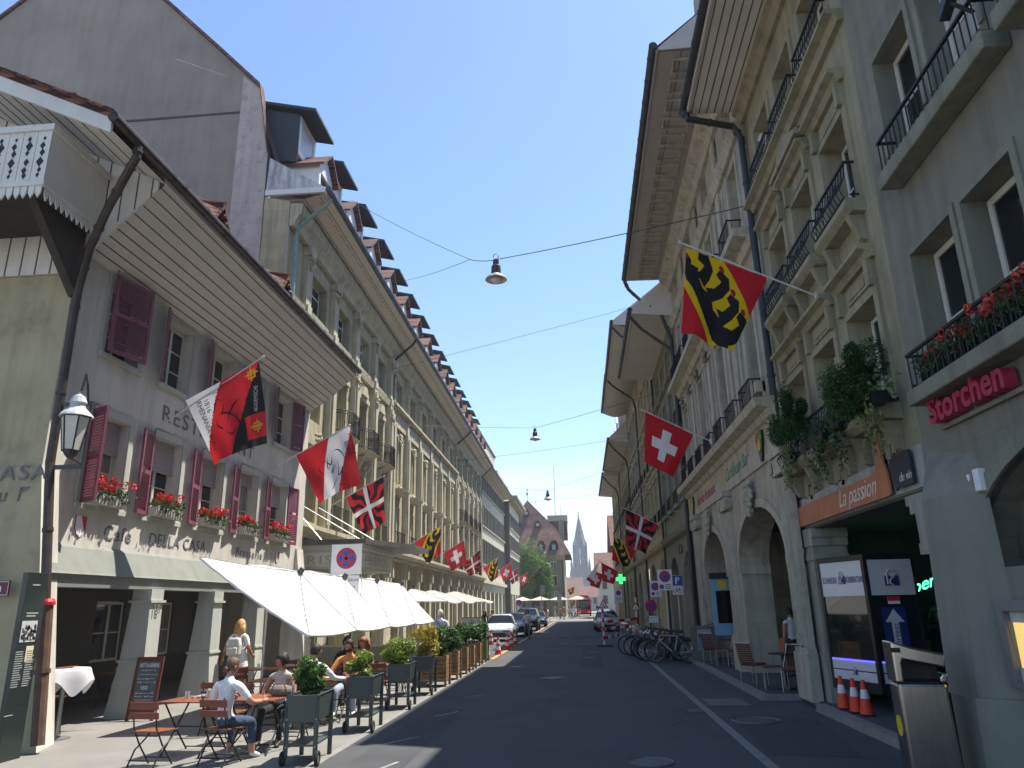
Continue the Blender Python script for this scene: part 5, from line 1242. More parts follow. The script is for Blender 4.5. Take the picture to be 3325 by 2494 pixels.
simple_house('town_house', 'far stone house at the end of the right hand row', 4.4, 79, 96, 15.2, 2.8, STONE, 7, [(6.2, 8.6, 1.2), (10, 12.4, 1.2)], seed=1)
for k in range(4):
    mb = MB(); u = 2 + 3.6 * k
    mb.prism([TH.L(u - .8, .6, 16.2), TH.L(u + .8, .6, 16.2), TH.L(u + .8, .6, 18.3), TH.L(u, .6, 19.2), TH.L(u - .8, .6, 18.3)], TH.L(0, -2.6, 0)); mb.mat(1); TH.box(mb, u - .5, u + .5, .601, .62, 16.6, 18.1); TH.part('roof_dormer', mb, [SASHW, GLASS])

# ======================================================= FAR END OF THE STREET
FS = Fac('square_house', 'olive stone house with a high brown tiled half hipped roof facing down the street', 'building', -7.6, 134.9, 1)
FS.root.rotation_euler = (0, 0, 0)      # this front faces the camera: local x = world x, local y = world y
t = FS.root; t.location = (-14, 134.9, 0)
XW = 10.9
wins = [(x - .55, x + .55, a, b) for x in (1.6, 4.0, 6.3, 9.0) for a, b in ((2.6, 4.3), (5.2, 7.0), (7.6, 9.4))]
class YF(Fac):
    def __init__(s, root): s.sd = 1; s.root = root
F2 = YF(t)
mb = MB(); F2.wall(mb, 0, XW, 0, 10.1, wins, .3); mb.box((XW - .001, .31, 0), (XW, 16, 10.1)); F2.part('wall', mb, OLIVE)
for h in wins: F2.window((h[0] + h[1]) / 2, h[2], 1.08, h[3] - h[2] - .02, -.2, cols=2, rows=1, m=SASHW)
mb = MB()
for h in wins: F2.box(mb, h[0] - .2, h[1] + .2, .001, .12, h[2] - .18, h[2])
F2.mould(mb, -.3, XW + .2, [(.001, 9.6), (.15, 9.6), (.9, 10.35), (.9, 10.5), (.001, 10.5)]); F2.part('cornices', mb, CREAMSTONE)
mb = MB()
q = .95
base = [(-1.2, -q, 10.4), (XW + 1.3, -q, 10.5), (XW + 1.3, 17, 10.5), (-1.2, 17, 10.4)]
kink = [(.2, 1.6, 15.4), (XW - 1.3, 1.6, 15.4), (XW - 1.3, 15, 15.4), (.2, 15, 15.4)]
mb.add(base + kink, [(0, 1, 5, 4), (1, 2, 6, 5), (2, 3, 7, 6), (3, 0, 4, 7)])
mb.add(kink + [(4.35, 3.6, 21.0), (4.35, 13, 21.0)], [(0, 1, 4), (1, 2, 5, 4), (2, 3, 5), (3, 0, 4, 5)])
F2.part('roof', mb, mat('mottled_brown_tiles', (.17, .10, .08), .85, .55, 1.1, .5, 9, fine=.7))
for x, z, w, h, y_ in ((6.9, 11.2, 1.5, 1.9, -.5), (9.2, 11.2, 1.6, 1.9, -.5), (2.4, 11.2, 1.3, 1.6, -.5), (4.2, 17.9, 1.1, 1.2, 1.9), (2.6, 15.6, 1.1, 1.3, 1.0), (6.3, 15.6, 1.1, 1.3, 1.0)):
    mb = MB(); mb.prism([(x - w / 2, y_, z), (x + w / 2, y_, z), (x + w / 2, y_, z + h * .6), (x + w * .25, y_, z + h), (x - w * .25, y_, z + h), (x - w / 2, y_, z + h * .6)], (0, 4.5, 0)); mb.mat(1); mb.box((x - .3, y_ - .02, z + .25), (x + .3, y_ - .001, z + h * .6)); F2.part('roof_dormer', mb, [mat('dark_dormer_shingles', (.045, .035, .033), .8, .3, 5), mat('pale_dormer_window', (.32, .36, .38), .2)])
mb = MB(); mb.tube([(4.35, 3.6, 20.9), (4.35, 3.6, 22.6)], .06, 6); mb.ell((4.35, 3.6, 22.2), (.25, .25, .3), 8, 6); mb.ell((4.35, 3.6, 22.9), (.12, .12, .35), 8, 6); mb.tube([(5.6, 9, 20.9), (5.6, 9, 21.6)], .06, 6); F2.part('finial', mb, VERDIGRIS)
mb = MB(); mb.box((8.0, 6, 14), (11.6, 12, 17.2)); mb.mat(1); mb.box((7.9, 5.9, 17.2), (11.7, 12.1, 18.3)); F2.part('roof_structure', mb, [TILE2, mat('pale_green_copper', (.33, .36, .24), .7)])
mb = MB(); mb.box((10.1, 2.0, 13), (11.0, 3.0, 17.0)); F2.part('chimney', mb, GREYPLASTER)
mb = MB(); mb.tube([(9.4, 8, 18.3), (9.4, 8, 28.0)], .07, 6); mb.tube([(10.4, 8, 18.3), (10.4, 8, 20.6)], .05, 6); F2.part('antenna', mb, STEEL)
mb = MB(); mb.tube([(XW - .3, -.15, 0), (XW - .3, -.15, 10)], .09, 6); F2.part('downpipe', mb, DARKMETAL)
# minster tower
t = thing('church_tower', 'grey gothic minster tower with an open stone spire at the end of the street', 'church tower', (-.6, 480, 0))
CH = mat('blue_grey_sandstone', (.17, .165, .16), .9, .25, .25, .4, 3, fine=.3)
mb = MB(); w = 5.6
mb.box((-w, -w, 0), (w, w, 24.5))
for sx in (-1, 1):
    mb.box((sx * w - 1.3, -w - 1.2, 0), (sx * w + 1.3, -w + .01, 22)); mb.box((sx * w - .8, -w - .6, 22.001), (sx * w + .8, -w, 25.5))
    mb.lathe([(.9, 25.5), (0, 31)], (sx * w, -w - .2, 0), 6)
for k in range(5): mb.box((-4.4 + k * 2.0, -w - .25, 6), (-4.0 + k * 2.0, -w - .001, 23))
mb.box((-w - .3, -w - .4, 23.6), (w + .3, -w - .002, 24.6))
for k in range(6):
    mb.prism([(-5.2 + k * 1.9, -w - .5, 20.5), (-3.9 + k * 1.9, -w - .5, 20.5), (-4.55 + k * 1.9, -w - .5, 23.5)], (0, .25, 0))
mb.build('tower_shaft', CH, t)
mb = MB()
def octo(r, z): return [(r * math.cos(PI / 4 * k + PI / 8), r * math.sin(PI / 4 * k + PI / 8), z) for k in range(8)]
r0 = 4.5
for k in range(8):
    a = octo(r0, 0)[k]; b = octo(r0, 0)[(k + 1) % 8]
    mb.box((a[0] - .55, a[1] - .55, 24.5), (a[0] + .55, a[1] + .55, 38)); mb.lathe([(.5, 38), (.08, 42)], (a[0], a[1], 0), 5)
    A, Bv = Vector(a), Vector(b)
    for z0, z1, z2 in ((24.5, 25.8, 0), (30.0, 31.6, 0), (36.2, 38.2, 0)):
        n = (A + Bv).normalized() * -.5; mb.prism([A + Vector((0, 0, z0)), Bv + Vector((0, 0, z0)), Bv + Vector((0, 0, z1)), A + Vector((0, 0, z1))], n)
    for q in (.2, .36, .64, .8):
        p = A.lerp(Bv, q); mb.box((p.x - .4, p.y - .4, 25), (p.x + .4, p.y + .4, 37))
mb.build('belfry', CH, t)
mb = MB()
for k in range(8):
    a = octo(4.0, 38)[k]; mb.tube([a, (a[0] * .05, a[1] * .05, 56)], [.42, .2], 5)
    for q in range(1, 11):
        s_ = 1 - q / 11.5; p = Vector((a[0] * s_, a[1] * s_, 38 + 18 * (1 - s_))); mb.ell(p + Vector((a[0], a[1], 0)).normalized() * .4, (.3, .3, .4), 5, 4)
        b = octo(4.0, 38)[(k + 1) % 8]; mb.tube([p, (b[0] * s_, b[1] * s_, p.z)], .14, 4)
        if q % 2:
            s2 = 1 - (q + 1) / 11.5; mb.tube([p, (b[0] * s2, b[1] * s2, 38 + 18 * (1 - s2))], .13, 4)
mb.tube([(0, 0, 54), (0, 0, 60.2)], [.3, .12], 6); mb.ell((0, 0, 56.5), (.7, .7, .35), 8, 5); mb.ell((0, 0, 57.8), (.45, .45, .25), 8, 5); mb.box((-.9, -.12, 58.7), (.9, .12, 59.0))
mb.lathe([(3.2, 37.5), (.25, 55)], n=8); mb.build('spire', CH, t)
for k, (x, y, w_, zz, lab) in enumerate(((-9.5, 300, 9, 7.5, 'red roofed house left of the minster tower'), (1.2, 230, 6, 4.2, 'low red roofed house in front of the minster tower'), (8.2, 165, 4.6, 8.2, 'house with a dark roof and white gable on the right beyond the crossing'), (11.2, 112, 6, 10.5, 'stone corner house on the right beyond the crossing'))):
    t = thing('far_house', lab, 'house', (x, y, 0)); mb = MB()
    mb.box((-w_, 0, 0), (w_, 14, zz)); 
    mb.build('wall', CREAMSTONE if k != 2 else PALE, t)
    mb = MB(); mb.prism([(-w_ - .8, -.8, zz), (w_ + .8, -.8, zz), (w_ * .4, 5, zz + 5.5), (-w_ * .4, 5, zz + 5.5)][:0] or [(-w_ - .8, -.9, zz - .3), (-w_ - .8, 7, zz + (5 if zz > 7 else 3)), (-w_ - .8, 15, zz - .3)], (2 * w_ + 1.6, 0, 0)); mb.build('roof', mat('far_red_tiles', (.14, .075, .055), .85, .55, 1.1), t)
    for q in range(int(w_ * .8)):
        for z in range(2, int(zz) - 1, 3):
            mb = MB(); xx = -w_ + 1.2 + q * 2.4
            if xx > w_ - .8: continue
            mb.box((xx - .5, -.06, z), (xx + .5, -.001, z + 1.7)); mb.build('window', mat('far_window', (.07, .075, .08), .3), t)
mb = MB(); pts = []
for i in range(-40, 41):
    pts.append((i * 30., 1100 + 60 * math.sin(i * .7), 26 + 9 * math.sin(i * .31) + 5 * math.sin(i * .9)))
for a, b in zip(pts, pts[1:]): mb.poly([(a[0], 700, -2), (b[0], 700, -2), b, a])
tag(mb.build('hills', mat('wooded_hills', (.045, .075, .035), .95, .3, .02)), kind='structure')
# street tree
def tree(label, loc, h, crad, seed, n=7000, m=None):
    t = thing('street_tree', label, 'tree', loc); r = random.Random(seed)
    mb = MB(); mb.tube([(0, 0, 0), (.1, 0, h * .3), (-.1, .1, h * .6)], [.28, .2, .1], 8)
    for k in range(9):
        a = r.random() * 6.28; z = h * (.28 + .04 * k); mb.tube([(0, 0, z), (math.cos(a) * crad * .5, math.sin(a) * crad * .5, z + crad * .4), (math.cos(a) * crad * .8, math.sin(a) * crad * .8, z + crad * .8)], [.09, .06, .02], 5)
    mb.build('trunk', MATS['bark'], t)
    bushmesh('crown', (0, 0, h * .62), (crad, crad, h * .42), n, .17, m or LEAFTREE, t, seed, 22, fill=.6)
    return t
tree('leafy green street tree in front of the tiled house', (-8.6, 130.6, 0), 11.5, 3.1, 4, 9000)
tree('smaller darker tree half hidden behind the tall one', (-10.4, 132.5, 0), 13, 2.6, 5, 5000)
tree('slim green tree nearer the red bus', (-6.6, 131.4, 0), 8.8, 1.7, 6, 3500)
# ===================================================================== FLAGS
FR = clothmat('flag_red', (.52, .022, .03)); FW = clothmat('flag_white', (.70, .69, .70)); FY = clothmat('flag_yellow', (.68, .46, .01)); FB = clothmat('flag_black', (.018, .016, .018), .1); FG = clothmat('flag_gold', (.5, .33, .02)); FC = clothmat('flag_claw_red', (.33, .02, .035))
FM = [FR, FW, FY, FB, FG, FC]
def inpoly(x, y, P):
    c = False; j = len(P) - 1
    for i in range(len(P)):
        if (P[i][1] > y) != (P[j][1] > y) and x < (P[j][0] - P[i][0]) * (y - P[i][1]) / (P[j][1] - P[i][1]) + P[i][0]: c = not c
        j = i
    return c
# bear climbing the band: a along the band (0 low corner, 1 upper corner), b across (-: towards the pole foot)
BEAR = [[(.05, .10), (.12, .26), (.24, .34), (.42, .36), (.60, .33), (.72, .31), (.80, .34), (.84, .30), (.92, .22), (.985, .10), (.955, .04), (.90, .06), (.87, .10), (.82, .02), (.76, .10), (.66, .13), (.58, .05), (.46, .12), (.36, .05), (.24, .06), (.14, .05)],
        [(.66, .10), (.69, -.06), (.74, -.20), (.86, -.26), (.93, -.16), (.88, -.06), (.81, -.10), (.79, .0), (.80, .10)],
        [(.52, .08), (.50, -.12), (.53, -.30), (.62, -.37), (.72, -.30), (.70, -.21), (.62, -.22), (.61, -.06), (.66, .08)],
        [(.28, .06), (.28, -.12), (.31, -.28), (.40, -.36), (.50, -.28), (.48, -.19), (.41, -.20), (.40, -.04), (.46, .06)],
        [(.10, .16), (.06, .0), (.05, -.20), (.10, -.34), (.22, -.38), (.31, -.30), (.28, -.21), (.20, -.22), (.19, -.06), (.28, .06)]]
CLAWS = [(.91, -.22), (.715, -.34), (.495, -.33), (.29, -.35)]
def p_bear(s, t):
    a, b = (s - t + 1) / 2, s + t - 1
    if abs(b) > .47: return 0
    bb = b * .95
    for c in CLAWS:
        if (a - c[0]) ** 2 + (bb - c[1]) ** 2 < .0012: return 5
    if .93 < a < 1.0 and .06 < bb < .10 and abs(bb - .08) < .02: return 5
    for P in BEAR:
        if inpoly(a, bb, P): return 3
    return 2
def p_swiss(s, t):
    x, y = abs(s - .5), abs(t - .5); return 1 if (x < .095 and y < .31) or (y < .095 and x < .31) else 0
def p_flame(s, t):
    x, y = s - .5, t - .5
    if abs(x) < .055 or abs(y) < .055: return 1
    r = math.hypot(x, y); a = math.atan2(y, x)
    return 0 if math.sin(a * 10 + 1.1 * math.sin(r * 16) + .4) > 0 else 3
def cross_potent(s, t, cs, ct, k):
    x, y = (s - cs) / k, (t - ct) / k
    return (abs(x) < .12 and abs(y) < 1) or (abs(y) < .12 and abs(x) < 1) or (abs(abs(x) - .5) < .09 and abs(y) < .55) or (abs(abs(y) - .5) < .09 and abs(x) < .55)
def p_rhen(s, t):
    if cross_potent(s, t, .88, .11, .085) or cross_potent(s, t, .87, .75, .085): return 4
    k = s + .6 * t
    if k < .48: return 1
    if k < 1.0 or (s > .7 and .60 < t < .90): return 0
    return 3
def p_helv(s, t):
    k = s + .5 * t
    return 0 if k < .62 else (1 if k < 1.03 else 0)
def p_whitered(s, t): return 0 if t > .86 else 1
def flag(label, pat, y, base, P0, tip, P1, P2, P3, k=1., wob=.07, seed=0, n=60, fin=None, curl=.22):
    """base = pole foot, P0/P1 = cloth corners on the pole, P2/P3 = hanging corners (all (x,z) in the plane y)"""
    def W(p): return Vector((p[0] * k, y * k, 2 + (p[1] - 2) * k))
    base, P0, P1, P2, P3, tip = map(W, (base, P0, P1, P2, P3, tip))
    t = thing('flag', label, 'flag', tuple(base), 0, 'flags hung out over the street')
    P0, P1, P2, P3, tip = [p - base for p in (P0, P1, P2, P3, tip)]
    mb = MB(); mb.tube([Vector((0, 0, 0)), tip], .016 * max(1, k), 7); mb.ell(tip, (.035, .035, .03), 8, 5); mb.tube([P0, P0 * .97 + P3 * .03], .012, 5)
    d = tip.normalized(); mb.cbox((0, 0, 0), (.06, .07, .16)); mb.tube([P0, P0.lerp(P3, .28) + Vector((0, .05, 0))], .008, 5)
    mb.build('pole', mat('white_flagpole', (.55, .54, .52), .4, .1, 5), t)
    r = random.Random(seed); ph = [r.random() * 6.28 for _ in range(4)]
    L_ = (P1 - P0).length
    def pos(s_, u):
        p = P0 * (1 - s_) * (1 - u) + P1 * s_ * (1 - u) + P2 * s_ * u + P3 * (1 - s_) * u
        y_ = wob * L_ * u ** .7 * (math.sin(s_ * 7.5 + ph[0] + u * 1.5) * .6 + math.sin(s_ * 15 + ph[1] - u * 3) * .25 + math.sin(u * 5 + ph[2]) * .35)
        if s_ > .78: y_ += curl * L_ * (s_ - .78) * 3 * u
        sag = .03 * L_ * math.sin(PI * s_) * (1 - u) * 0
        return p + Vector((0, y_, -sag))
    mb = MB()
    mb.v = [tuple(pos(i / n, j / n)) for j in range(n + 1) for i in range(n + 1)]
    for j in range(n):
        for i in range(n):
            q = j * (n + 1) + i; mb.f.append((q, q + 1, q + n + 2, q + n + 1)); mb.m.append(pat((i + .5) / n, (j + .5) / n))
    c = mb.build('cloth', FM, t, smooth=True)
    def stick(name, me, m, side):
        n_ = (P1 - P0).cross(P3 - P0).normalized()
        if n_.y > 0: n_ = -n_
        for v in me.vertices:
            off = v.co.z
            v.co = pos(v.co.x, v.co.y) + n_ * (.006 + off)
        me.materials.clear(); me.materials.append(m); me.update(); place(name, me, c)
    if fin: fin(stick)
    return t
def ftext(stick, txt, s, u, size, ang, m, **kw):
    me = text_mesh(txt, size=size, **kw)
    c, q = math.cos(ang), math.sin(ang)
    for v in me.vertices:
        x, y = v.co.x, -v.co.y
        v.co = Vector((s + x * c - y * q, u + x * q + y * c, 0))
    stick('lettering', me, m, 0)
def fcurve(stick, pts, w, m):
    # smooth ribbon through points in cloth coordinates
    P = [Vector((p[0], p[1], 0)) for p in pts]; Q = []
    for i in range(len(P) - 1):
        a, b, c, d = P[max(i - 1, 0)], P[i], P[i + 1], P[min(i + 2, len(P) - 1)]
        for k in range(8):
            t = k / 8; Q.append(.5 * ((2 * b) + (c - a) * t + (2 * a - 5 * b + 4 * c - d) * t * t + (3 * b - a - 3 * c + d) * t ** 3))
    Q.append(P[-1]); mb = MB()
    for i, (a, b) in enumerate(zip(Q, Q[1:])):
        n = Vector((-(b - a).y, (b - a).x, 0))
        if n.length < 1e-6: continue
        n = n.normalized() * w * (.6 + .5 * math.sin(i * .35)); mb.poly([a - n, b - n, b + n, a + n])
    me = mb.mesh('monogram'); stick('monogram', me, m, 0)
def fin_rhen(st):
    ftext(st, 'RHENANIA BERN', .10, .10, .105, R(90), FB, sx=.9); ftext(st, '1816', .20, .12, .10, R(90), FB)
    ftext(st, 'AKADEMISCHE', .90, .58, .075, R(-82), FW, sx=.62)
    fcurve(st, [(.36, .62), (.28, .52), (.36, .42), (.52, .48), (.60, .62), (.50, .74), (.42, .66), (.52, .46), (.66, .34), (.76, .40), (.72, .52), (.60, .5), (.62, .62), (.72, .74)], .011, FB)
    fcurve(st, [(.30, .34), (.38, .22), (.46, .32), (.40, .44)], .010, FB)
def fin_helv(st):
    ftext(st, '1832', .16, .52, .10, R(75), FB); ftext(st, 'HELVETIA', .93, .12, .085, R(85), FB); ftext(st, 'BERN', .84, .22, .10, R(85), FB)
    fcurve(st, [(.30, .56), (.26, .44), (.40, .36), (.52, .48), (.60, .30), (.72, .30), (.80, .48), (.82, .66)], .010, FB)
    fcurve(st, [(.48, .34), (.44, .52), (.56, .50), (.50, .64), (.66, .48), (.62, .72), (.76, .58), (.50, .84), (.40, .90)], .008, FB); fcurve(st, [(.72, .60), (.66, .78)], .012, FB); fcurve(st, [(.58, .88), (.59, .9)], .014, FB)
flag('white, red and black club flag with golden crosses and RHENANIA BERN lettering', p_rhen, 14.86, (-9.2, 5.83), (-8.55, 6.48), (-6.85, 7.42), (-6.95, 7.33), (-6.73, 5.5), (-7.76, 5.01), seed=1, fin=fin_rhen, curl=.3)
flag('red and white striped club flag with a black monogram and 1832 at the cafe corner', p_helv, 21.14, (-9.42, 5.96), (-8.47, 6.49), (-6.84, 7.36), (-6.84, 7.36), (-6.48, 5.56), (-7.64, 5.02), seed=2, fin=fin_helv, k=.985)
K3 = 1.041
flag('red and black flamed flag above the no stopping sign, nearest flamed flag on the left', p_flame, 28.57, (-10.15, 5.8), (-9.26, 6.24), (-7.72, 7.08), (-7.76, 7.05), (-7.63, 5.27), (-8.48, 4.76), k=K3, seed=3, curl=.05)
flag('yellow and red bear flag, first bear flag on the hotel front', p_bear, 41.14, (-9.97, 5.14), (-9.27, 5.51), (-7.7, 6.38), (-7.79, 6.32), (-7.82, 4.84), (-8.51, 4.27), k=1.077, seed=4)
flag('red flag with white cross on the hotel front beside the first bear flag', p_swiss, 52.57, (-10.32, 5.35), (-9.71, 5.67), (-8.2, 6.55), (-8.26, 6.49), (-8.1, 4.99), (-9.15, 4.38), k=1.054, seed=5)
flag('red and black flamed flag at the far end of the hotel front', p_flame, 58.29, (-9.96, 4.81), (-9.28, 5.14), (-7.8, 6.28), (-7.87, 6.23), (-7.88, 4.64), (-8.74, 4.25), k=1.102, seed=6)
flag('yellow and red bear flag on the pale office block by the window flowers', p_bear, 72.0, (-10.04, 5.2), (-9.43, 5.47), (-8.0, 6.45), (-8.07, 6.38), (-8.02, 4.65), (-8.7, 4.16), k=1.112, seed=7)
flag('small red flag with white cross on the pale office block', p_swiss, 89.14, (-10.2, 5.73), (-9.73, 5.98), (-8.38, 6.9), (-8.42, 6.85), (-8.27, 5.42), (-9.29, 4.64), k=1.098, seed=8, n=40)
flag('small flamed flag half hidden behind the flag with white cross', p_flame, 100.57, (-10.48, 5.58), (-9.85, 5.87), (-8.5, 6.8), (-8.58, 6.74), (-8.51, 5.24), (-9.35, 4.66), k=1.069, seed=9, n=40)
flag('red flag with white cross, last but one in the left row before the tree', p_swiss, 114.29, (-10.02, 5.69), (-9.43, 6.01), (-8.2, 6.82), (-8.23, 6.78), (-8.26, 5.53), (-9.1, 4.76), k=1.048, seed=10, n=40)
flag('small bear flag in front of the green tree, last of the left row', p_bear, 117.43, (-9.56 * .95, 2 + 3.71 * .95), (-8.99 * .95, 2 + 4.06 * .95), (-7.9 * .95, 2 + 4.83 * .95), (-8.01 * .95, 2 + 4.77 * .95), (-7.79 * .95, 2 + 3.42 * .95), (-8.88 * .95, 2 + 2.6 * .95), k=1.1, seed=11, n=40)
flag('large yellow and red bear flag hanging above the right side of the street', p_bear, 12.57, (4.42, 7.21), (3.61, 7.61), (2.1, 8.44), (2.21, 8.32), (2.0, 6.69), (2.84, 6.23), k=1.047, seed=12, n=110, curl=.2)
flag('large red flag with white cross above the restaurant cornice on the right', p_swiss, 21.71, (3.98, 6.55), (3.5, 6.76), (2.02, 7.6), (2.13, 7.54), (2.01, 6.01), (2.79, 5.51), seed=13, n=80)
flag('red and black flamed flag on the right beside the second bear flag', p_flame, 32.0, (3.55, 5.06), (3.34, 5.15), (1.92, 5.93), (2.01, 5.88), (1.92, 4.4), (2.7, 4.0), k=1.29, seed=14, n=80)
flag('yellow and red bear flag on the right, behind the flamed flag', p_bear, 42.29, (3.44, 4.63), (3.05, 4.77), (1.85, 5.7), (1.9, 5.67), (1.72, 4.35), (2.52, 3.87), k=1.33, seed=15)
flag('red flag with white cross on the right above the green pharmacy cross', p_swiss, 56.0, (3.05, 4.05), (2.67, 4.28), (1.4, 4.95), (1.47, 4.91), (1.48, 3.62), (2.3, 3.34), k=1.49, seed=16)
flag('long white and red flag drooping far down the right row', p_whitered, 66.29, (2.4, 4.9), (1.4, 5.2), (1.5, 5.75), (1.59, 5.65), (.35, 4.05), (.97, 3.6), k=1.3, seed=17, n=40)
flag('red flag with white cross beside the white flag, far on the right', p_swiss, 68.57, (2.6, 4.2), (1.9, 4.5), (.9, 5.0), (1.0, 4.9), (.67, 3.6), (1.5, 3.3), k=1.3, seed=18, n=40)
flag('bear flag on the tiled house corner beyond the crossing', p_bear, 134.0, (-3.1, 4.3), (-2.7, 4.4), (-1.4, 5.1), (-1.47, 5.07), (-1.5, 3.94), (-2.2, 3.5), seed=19, n=30)
flag('lowest bear flag beside the red bus', p_bear, 133.2, (-2.9, 2.1), (-2.4, 2.3), (-1.4, 2.85), (-1.46, 2.82), (-1.5, 1.8), (-2.2, 1.65), seed=20, n=30)

# ============================================================ WIRES AND LAMPS
def wire(label, pts, r=.012, sag=.0):
    P = []
    for a, b in zip(pts, pts[1:]):
        for k in range(9):
            t = k / 8; q = Vector(a).lerp(Vector(b), t); q.z -= sag * 4 * t * (1 - t); P.append(q)
    mb = MB(); mb.tube(P, r, 5); return tag(mb.build('span_wire', mat('dark_cable', (.05, .055, .065), .6)), label, 'wire')
J = Vector((-3.25, 22.0, 13.1))
LMP = Vector((-2.38, 22.0, 13.05))
wire('span wire from the right house to the nearest hanging lamp', [(4.5, 16.6, 11.4), LMP + Vector((.05, 0, 0)), J], .014, .06)
wire('thin wire from the lamp to the upper left roof edge', [J, (-9.2, 27.2, 18.9)], .01, .1); wire('thin wire from the lamp to the hotel eave', [J, (-9.3, 37.0, 19.6)], .01, .1)
wire('span wire of the second hanging lamp', [(4.6, 35.0, 12.0), (-2.6, 46, 12.95), (-10.7, 37.5, 11.5)], .012, .05)
wire('span wire of the farthest hanging lamp', [(4.5, 68, 14.5), (-3.0, 72, 12.75), (-11.2, 80, 15)], .012, .05)
wire('thin wire across the street high before the second lamp', [(4.6, 33, 16.0), (-9.6, 29, 11.3)], .008, .05)
for y, z in ((60, 15.2), (84, 14.2), (100, 14.0), (110, 12.6)): wire('thin wire across the far part of the street, ' + {60: 'above the second lamp', 84: 'above the spire tip', 100: 'crossing the spire', 110: 'below the spire top'}[y], [(4.4, y, z), (-11, y + 4, z - .7)], .014, .15)
wire('thin wire before the grey party wall', [(-8.0, 12, 13.1), (-13.5, 23.8, 22.9)][::-1], .006)
def lamp(label, p, s_):
    t = thing('hanging_lamp', label, 'street lamp', p, 0, 'lamps hanging over the street')
    mb = MB(); mb.lathe([(.05, .0), (.09, -.03), (.1, -.2), (.14, -.24), (.15, -.45), (.13, -.5), (0.05, -.52)], n=14); mb.torus((0, 0, .1), .08, .012, 'y', 14, 4); mb.tube([(0, 0, .02), (0, 0, 0)], .03, 6); mb.build('lamp_housing', DARKMETAL, t)
    mb = MB(); mb.lathe([(.12, -.48), (.2, -.53), (.32, -.64), (.33, -.68), (.29, -.66), (.12, -.56)], n=18); mb.build('lamp_shade', mat('pale_lamp_shade', (.45, .44, .42), .5, .1, 5), t)
    mb = MB(); mb.ell((0, 0, -.68), (.17, .17, .1), 12, 6); mb.build('lamp_globe', mat('milk_glass', (.6, .6, .58), .3), t)
    for c in t.children: c.scale = (s_, s_, s_)
lamp('hanging street lamp, largest and nearest, in the open sky', LMP, 1.1); lamp('middle hanging street lamp beside the right roofs', (-2.6, 46, 12.9), 1.05); lamp('farthest hanging street lamp beside the tall antenna', (-3.0, 72, 12.75), 1.25)

# ====================================================================== SIGNS
def no_stop(mb, c, r, axis=(1, 0, 0), out=(0, -1, 0), stop=True, base=0):
    """round sign face: 0 white 1 red 2 blue 3 black"""
    ax = Vector(axis); up = Vector((0, 0, 1)); o = Vector(out); c = Vector(c)
    def disc(r0, off, mi, n=28):
        mb.mat(mi); mb.prism([c + ax * r0 * math.cos(2 * PI * k / n) + up * r0 * math.sin(2 * PI * k / n) + o * off for k in range(n)], o * .002)
    disc(r, .004, 1); disc(r * .78, .008, 2)
    mb.mat(1)
    for a in ((PI / 4, -PI / 4) if stop else (-PI / 4,)):
        d = ax * math.cos(a) + up * math.sin(a); n_ = ax * -math.sin(a) + up * math.cos(a); w = r * .13
        mb.prism([c + d * r * .8 * q + n_ * w * e + o * .0115 for q, e in ((-1, -1), (1, -1), (1, 1), (-1, 1))], o * .002)
SM = [WHITE, RED, BLUE, BLACK]
def post(t, x, y, z0, z1, r=.032, stripes=False, m=None):
    mb = MB()
    if stripes:
        n = 8
        for k in range(n): mb.mat(k % 2); mb.tube([(x, y, z0 + (z1 - z0) * k / n), (x, y, z0 + (z1 - z0) * (k + 1) / n)], r, 8)
        return mb.build('post', [WHITE, RED], t)
    mb.tube([(x, y, z0), (x, y, z1)], r, 10); return mb.build('post', m or STEEL, t)
t = thing('traffic_sign', 'large no stopping sign reading Ganze Gasse ab Freitag, rising behind the white parasols', 'traffic sign', (-6.1, 19.1, 0))
mb = MB(); mb.box((-.40, 0, 2.85), (.40, .02, 3.62)); mb.box((-.36, 0, 2.2), (.36, .02, 2.83)); no_stop(mb, (0, 0, 3.26), .27); mb.build('sign_face', SM, t, bevel=0)
for k, tx in enumerate(('Ganze Gasse', 'ab Freitag')): text_obj('lettering', tx, LETTER, t, basis((0, -.002, 2.68 - .19 * k), (1, 0, 0), (0, 0, 1)), size=.135, align='CENTER', depth=.001)
mb = MB(); mb.tube([(-.42, .01, 2.2), (-.42, .01, 3.63), (.42, .01, 3.63), (.42, .01, 2.2)], .012, 5); mb.tube([(0, .05, 0), (0, .05, 3.6)], .03, 8); mb.build('post', STEEL, t)
def panelsign(name, label, x, y, w, z0, z1, zp0, fn, zpost=None, px=0., stripes=False, rz=0):
    t = thing(name, label, 'traffic sign', (x, y, 0), rz)
    mb = MB(); mb.box((-w / 2, 0, z0), (w / 2, .02, z1)); fn(mb); mb.build('sign_face', SM, t)
    mb = MB(); mb.tube([(-w / 2, .01, z0), (w / 2, .01, z0), (w / 2, .01, z1), (-w / 2, .01, z1), (-w / 2, .01, z0)], .009, 4); mb.build('sign_edge', DARKMETAL, t)
    post(t, px, .05, 0, zpost or z1, stripes=False); return t
def f1_(mb):
    no_stop(mb, (0, 0, 2.93), .21); no_stop(mb, (-.14, 0, 2.56), .09, stop=False); mb.mat(3)
    for k in range(3): mb.box((.0, -.004, 2.62 - k * .07), (.21, -.001, 2.645 - k * .07))
panelsign('traffic_sign', 'white no stopping panel by the bicycles, front one of the pair', 3.07, 28.6, .54, 2.43, 3.18, 0, f1_, px=.02)
def f2_(mb): no_stop(mb, (-.02, 0, 2.67), .17); no_stop(mb, (-.12, 0, 2.37), .075, stop=False); mb.mat(3); [mb.box((.0, -.004, 2.42 - k * .06), (.17, -.001, 2.44 - k * .06)) for k in range(3)]
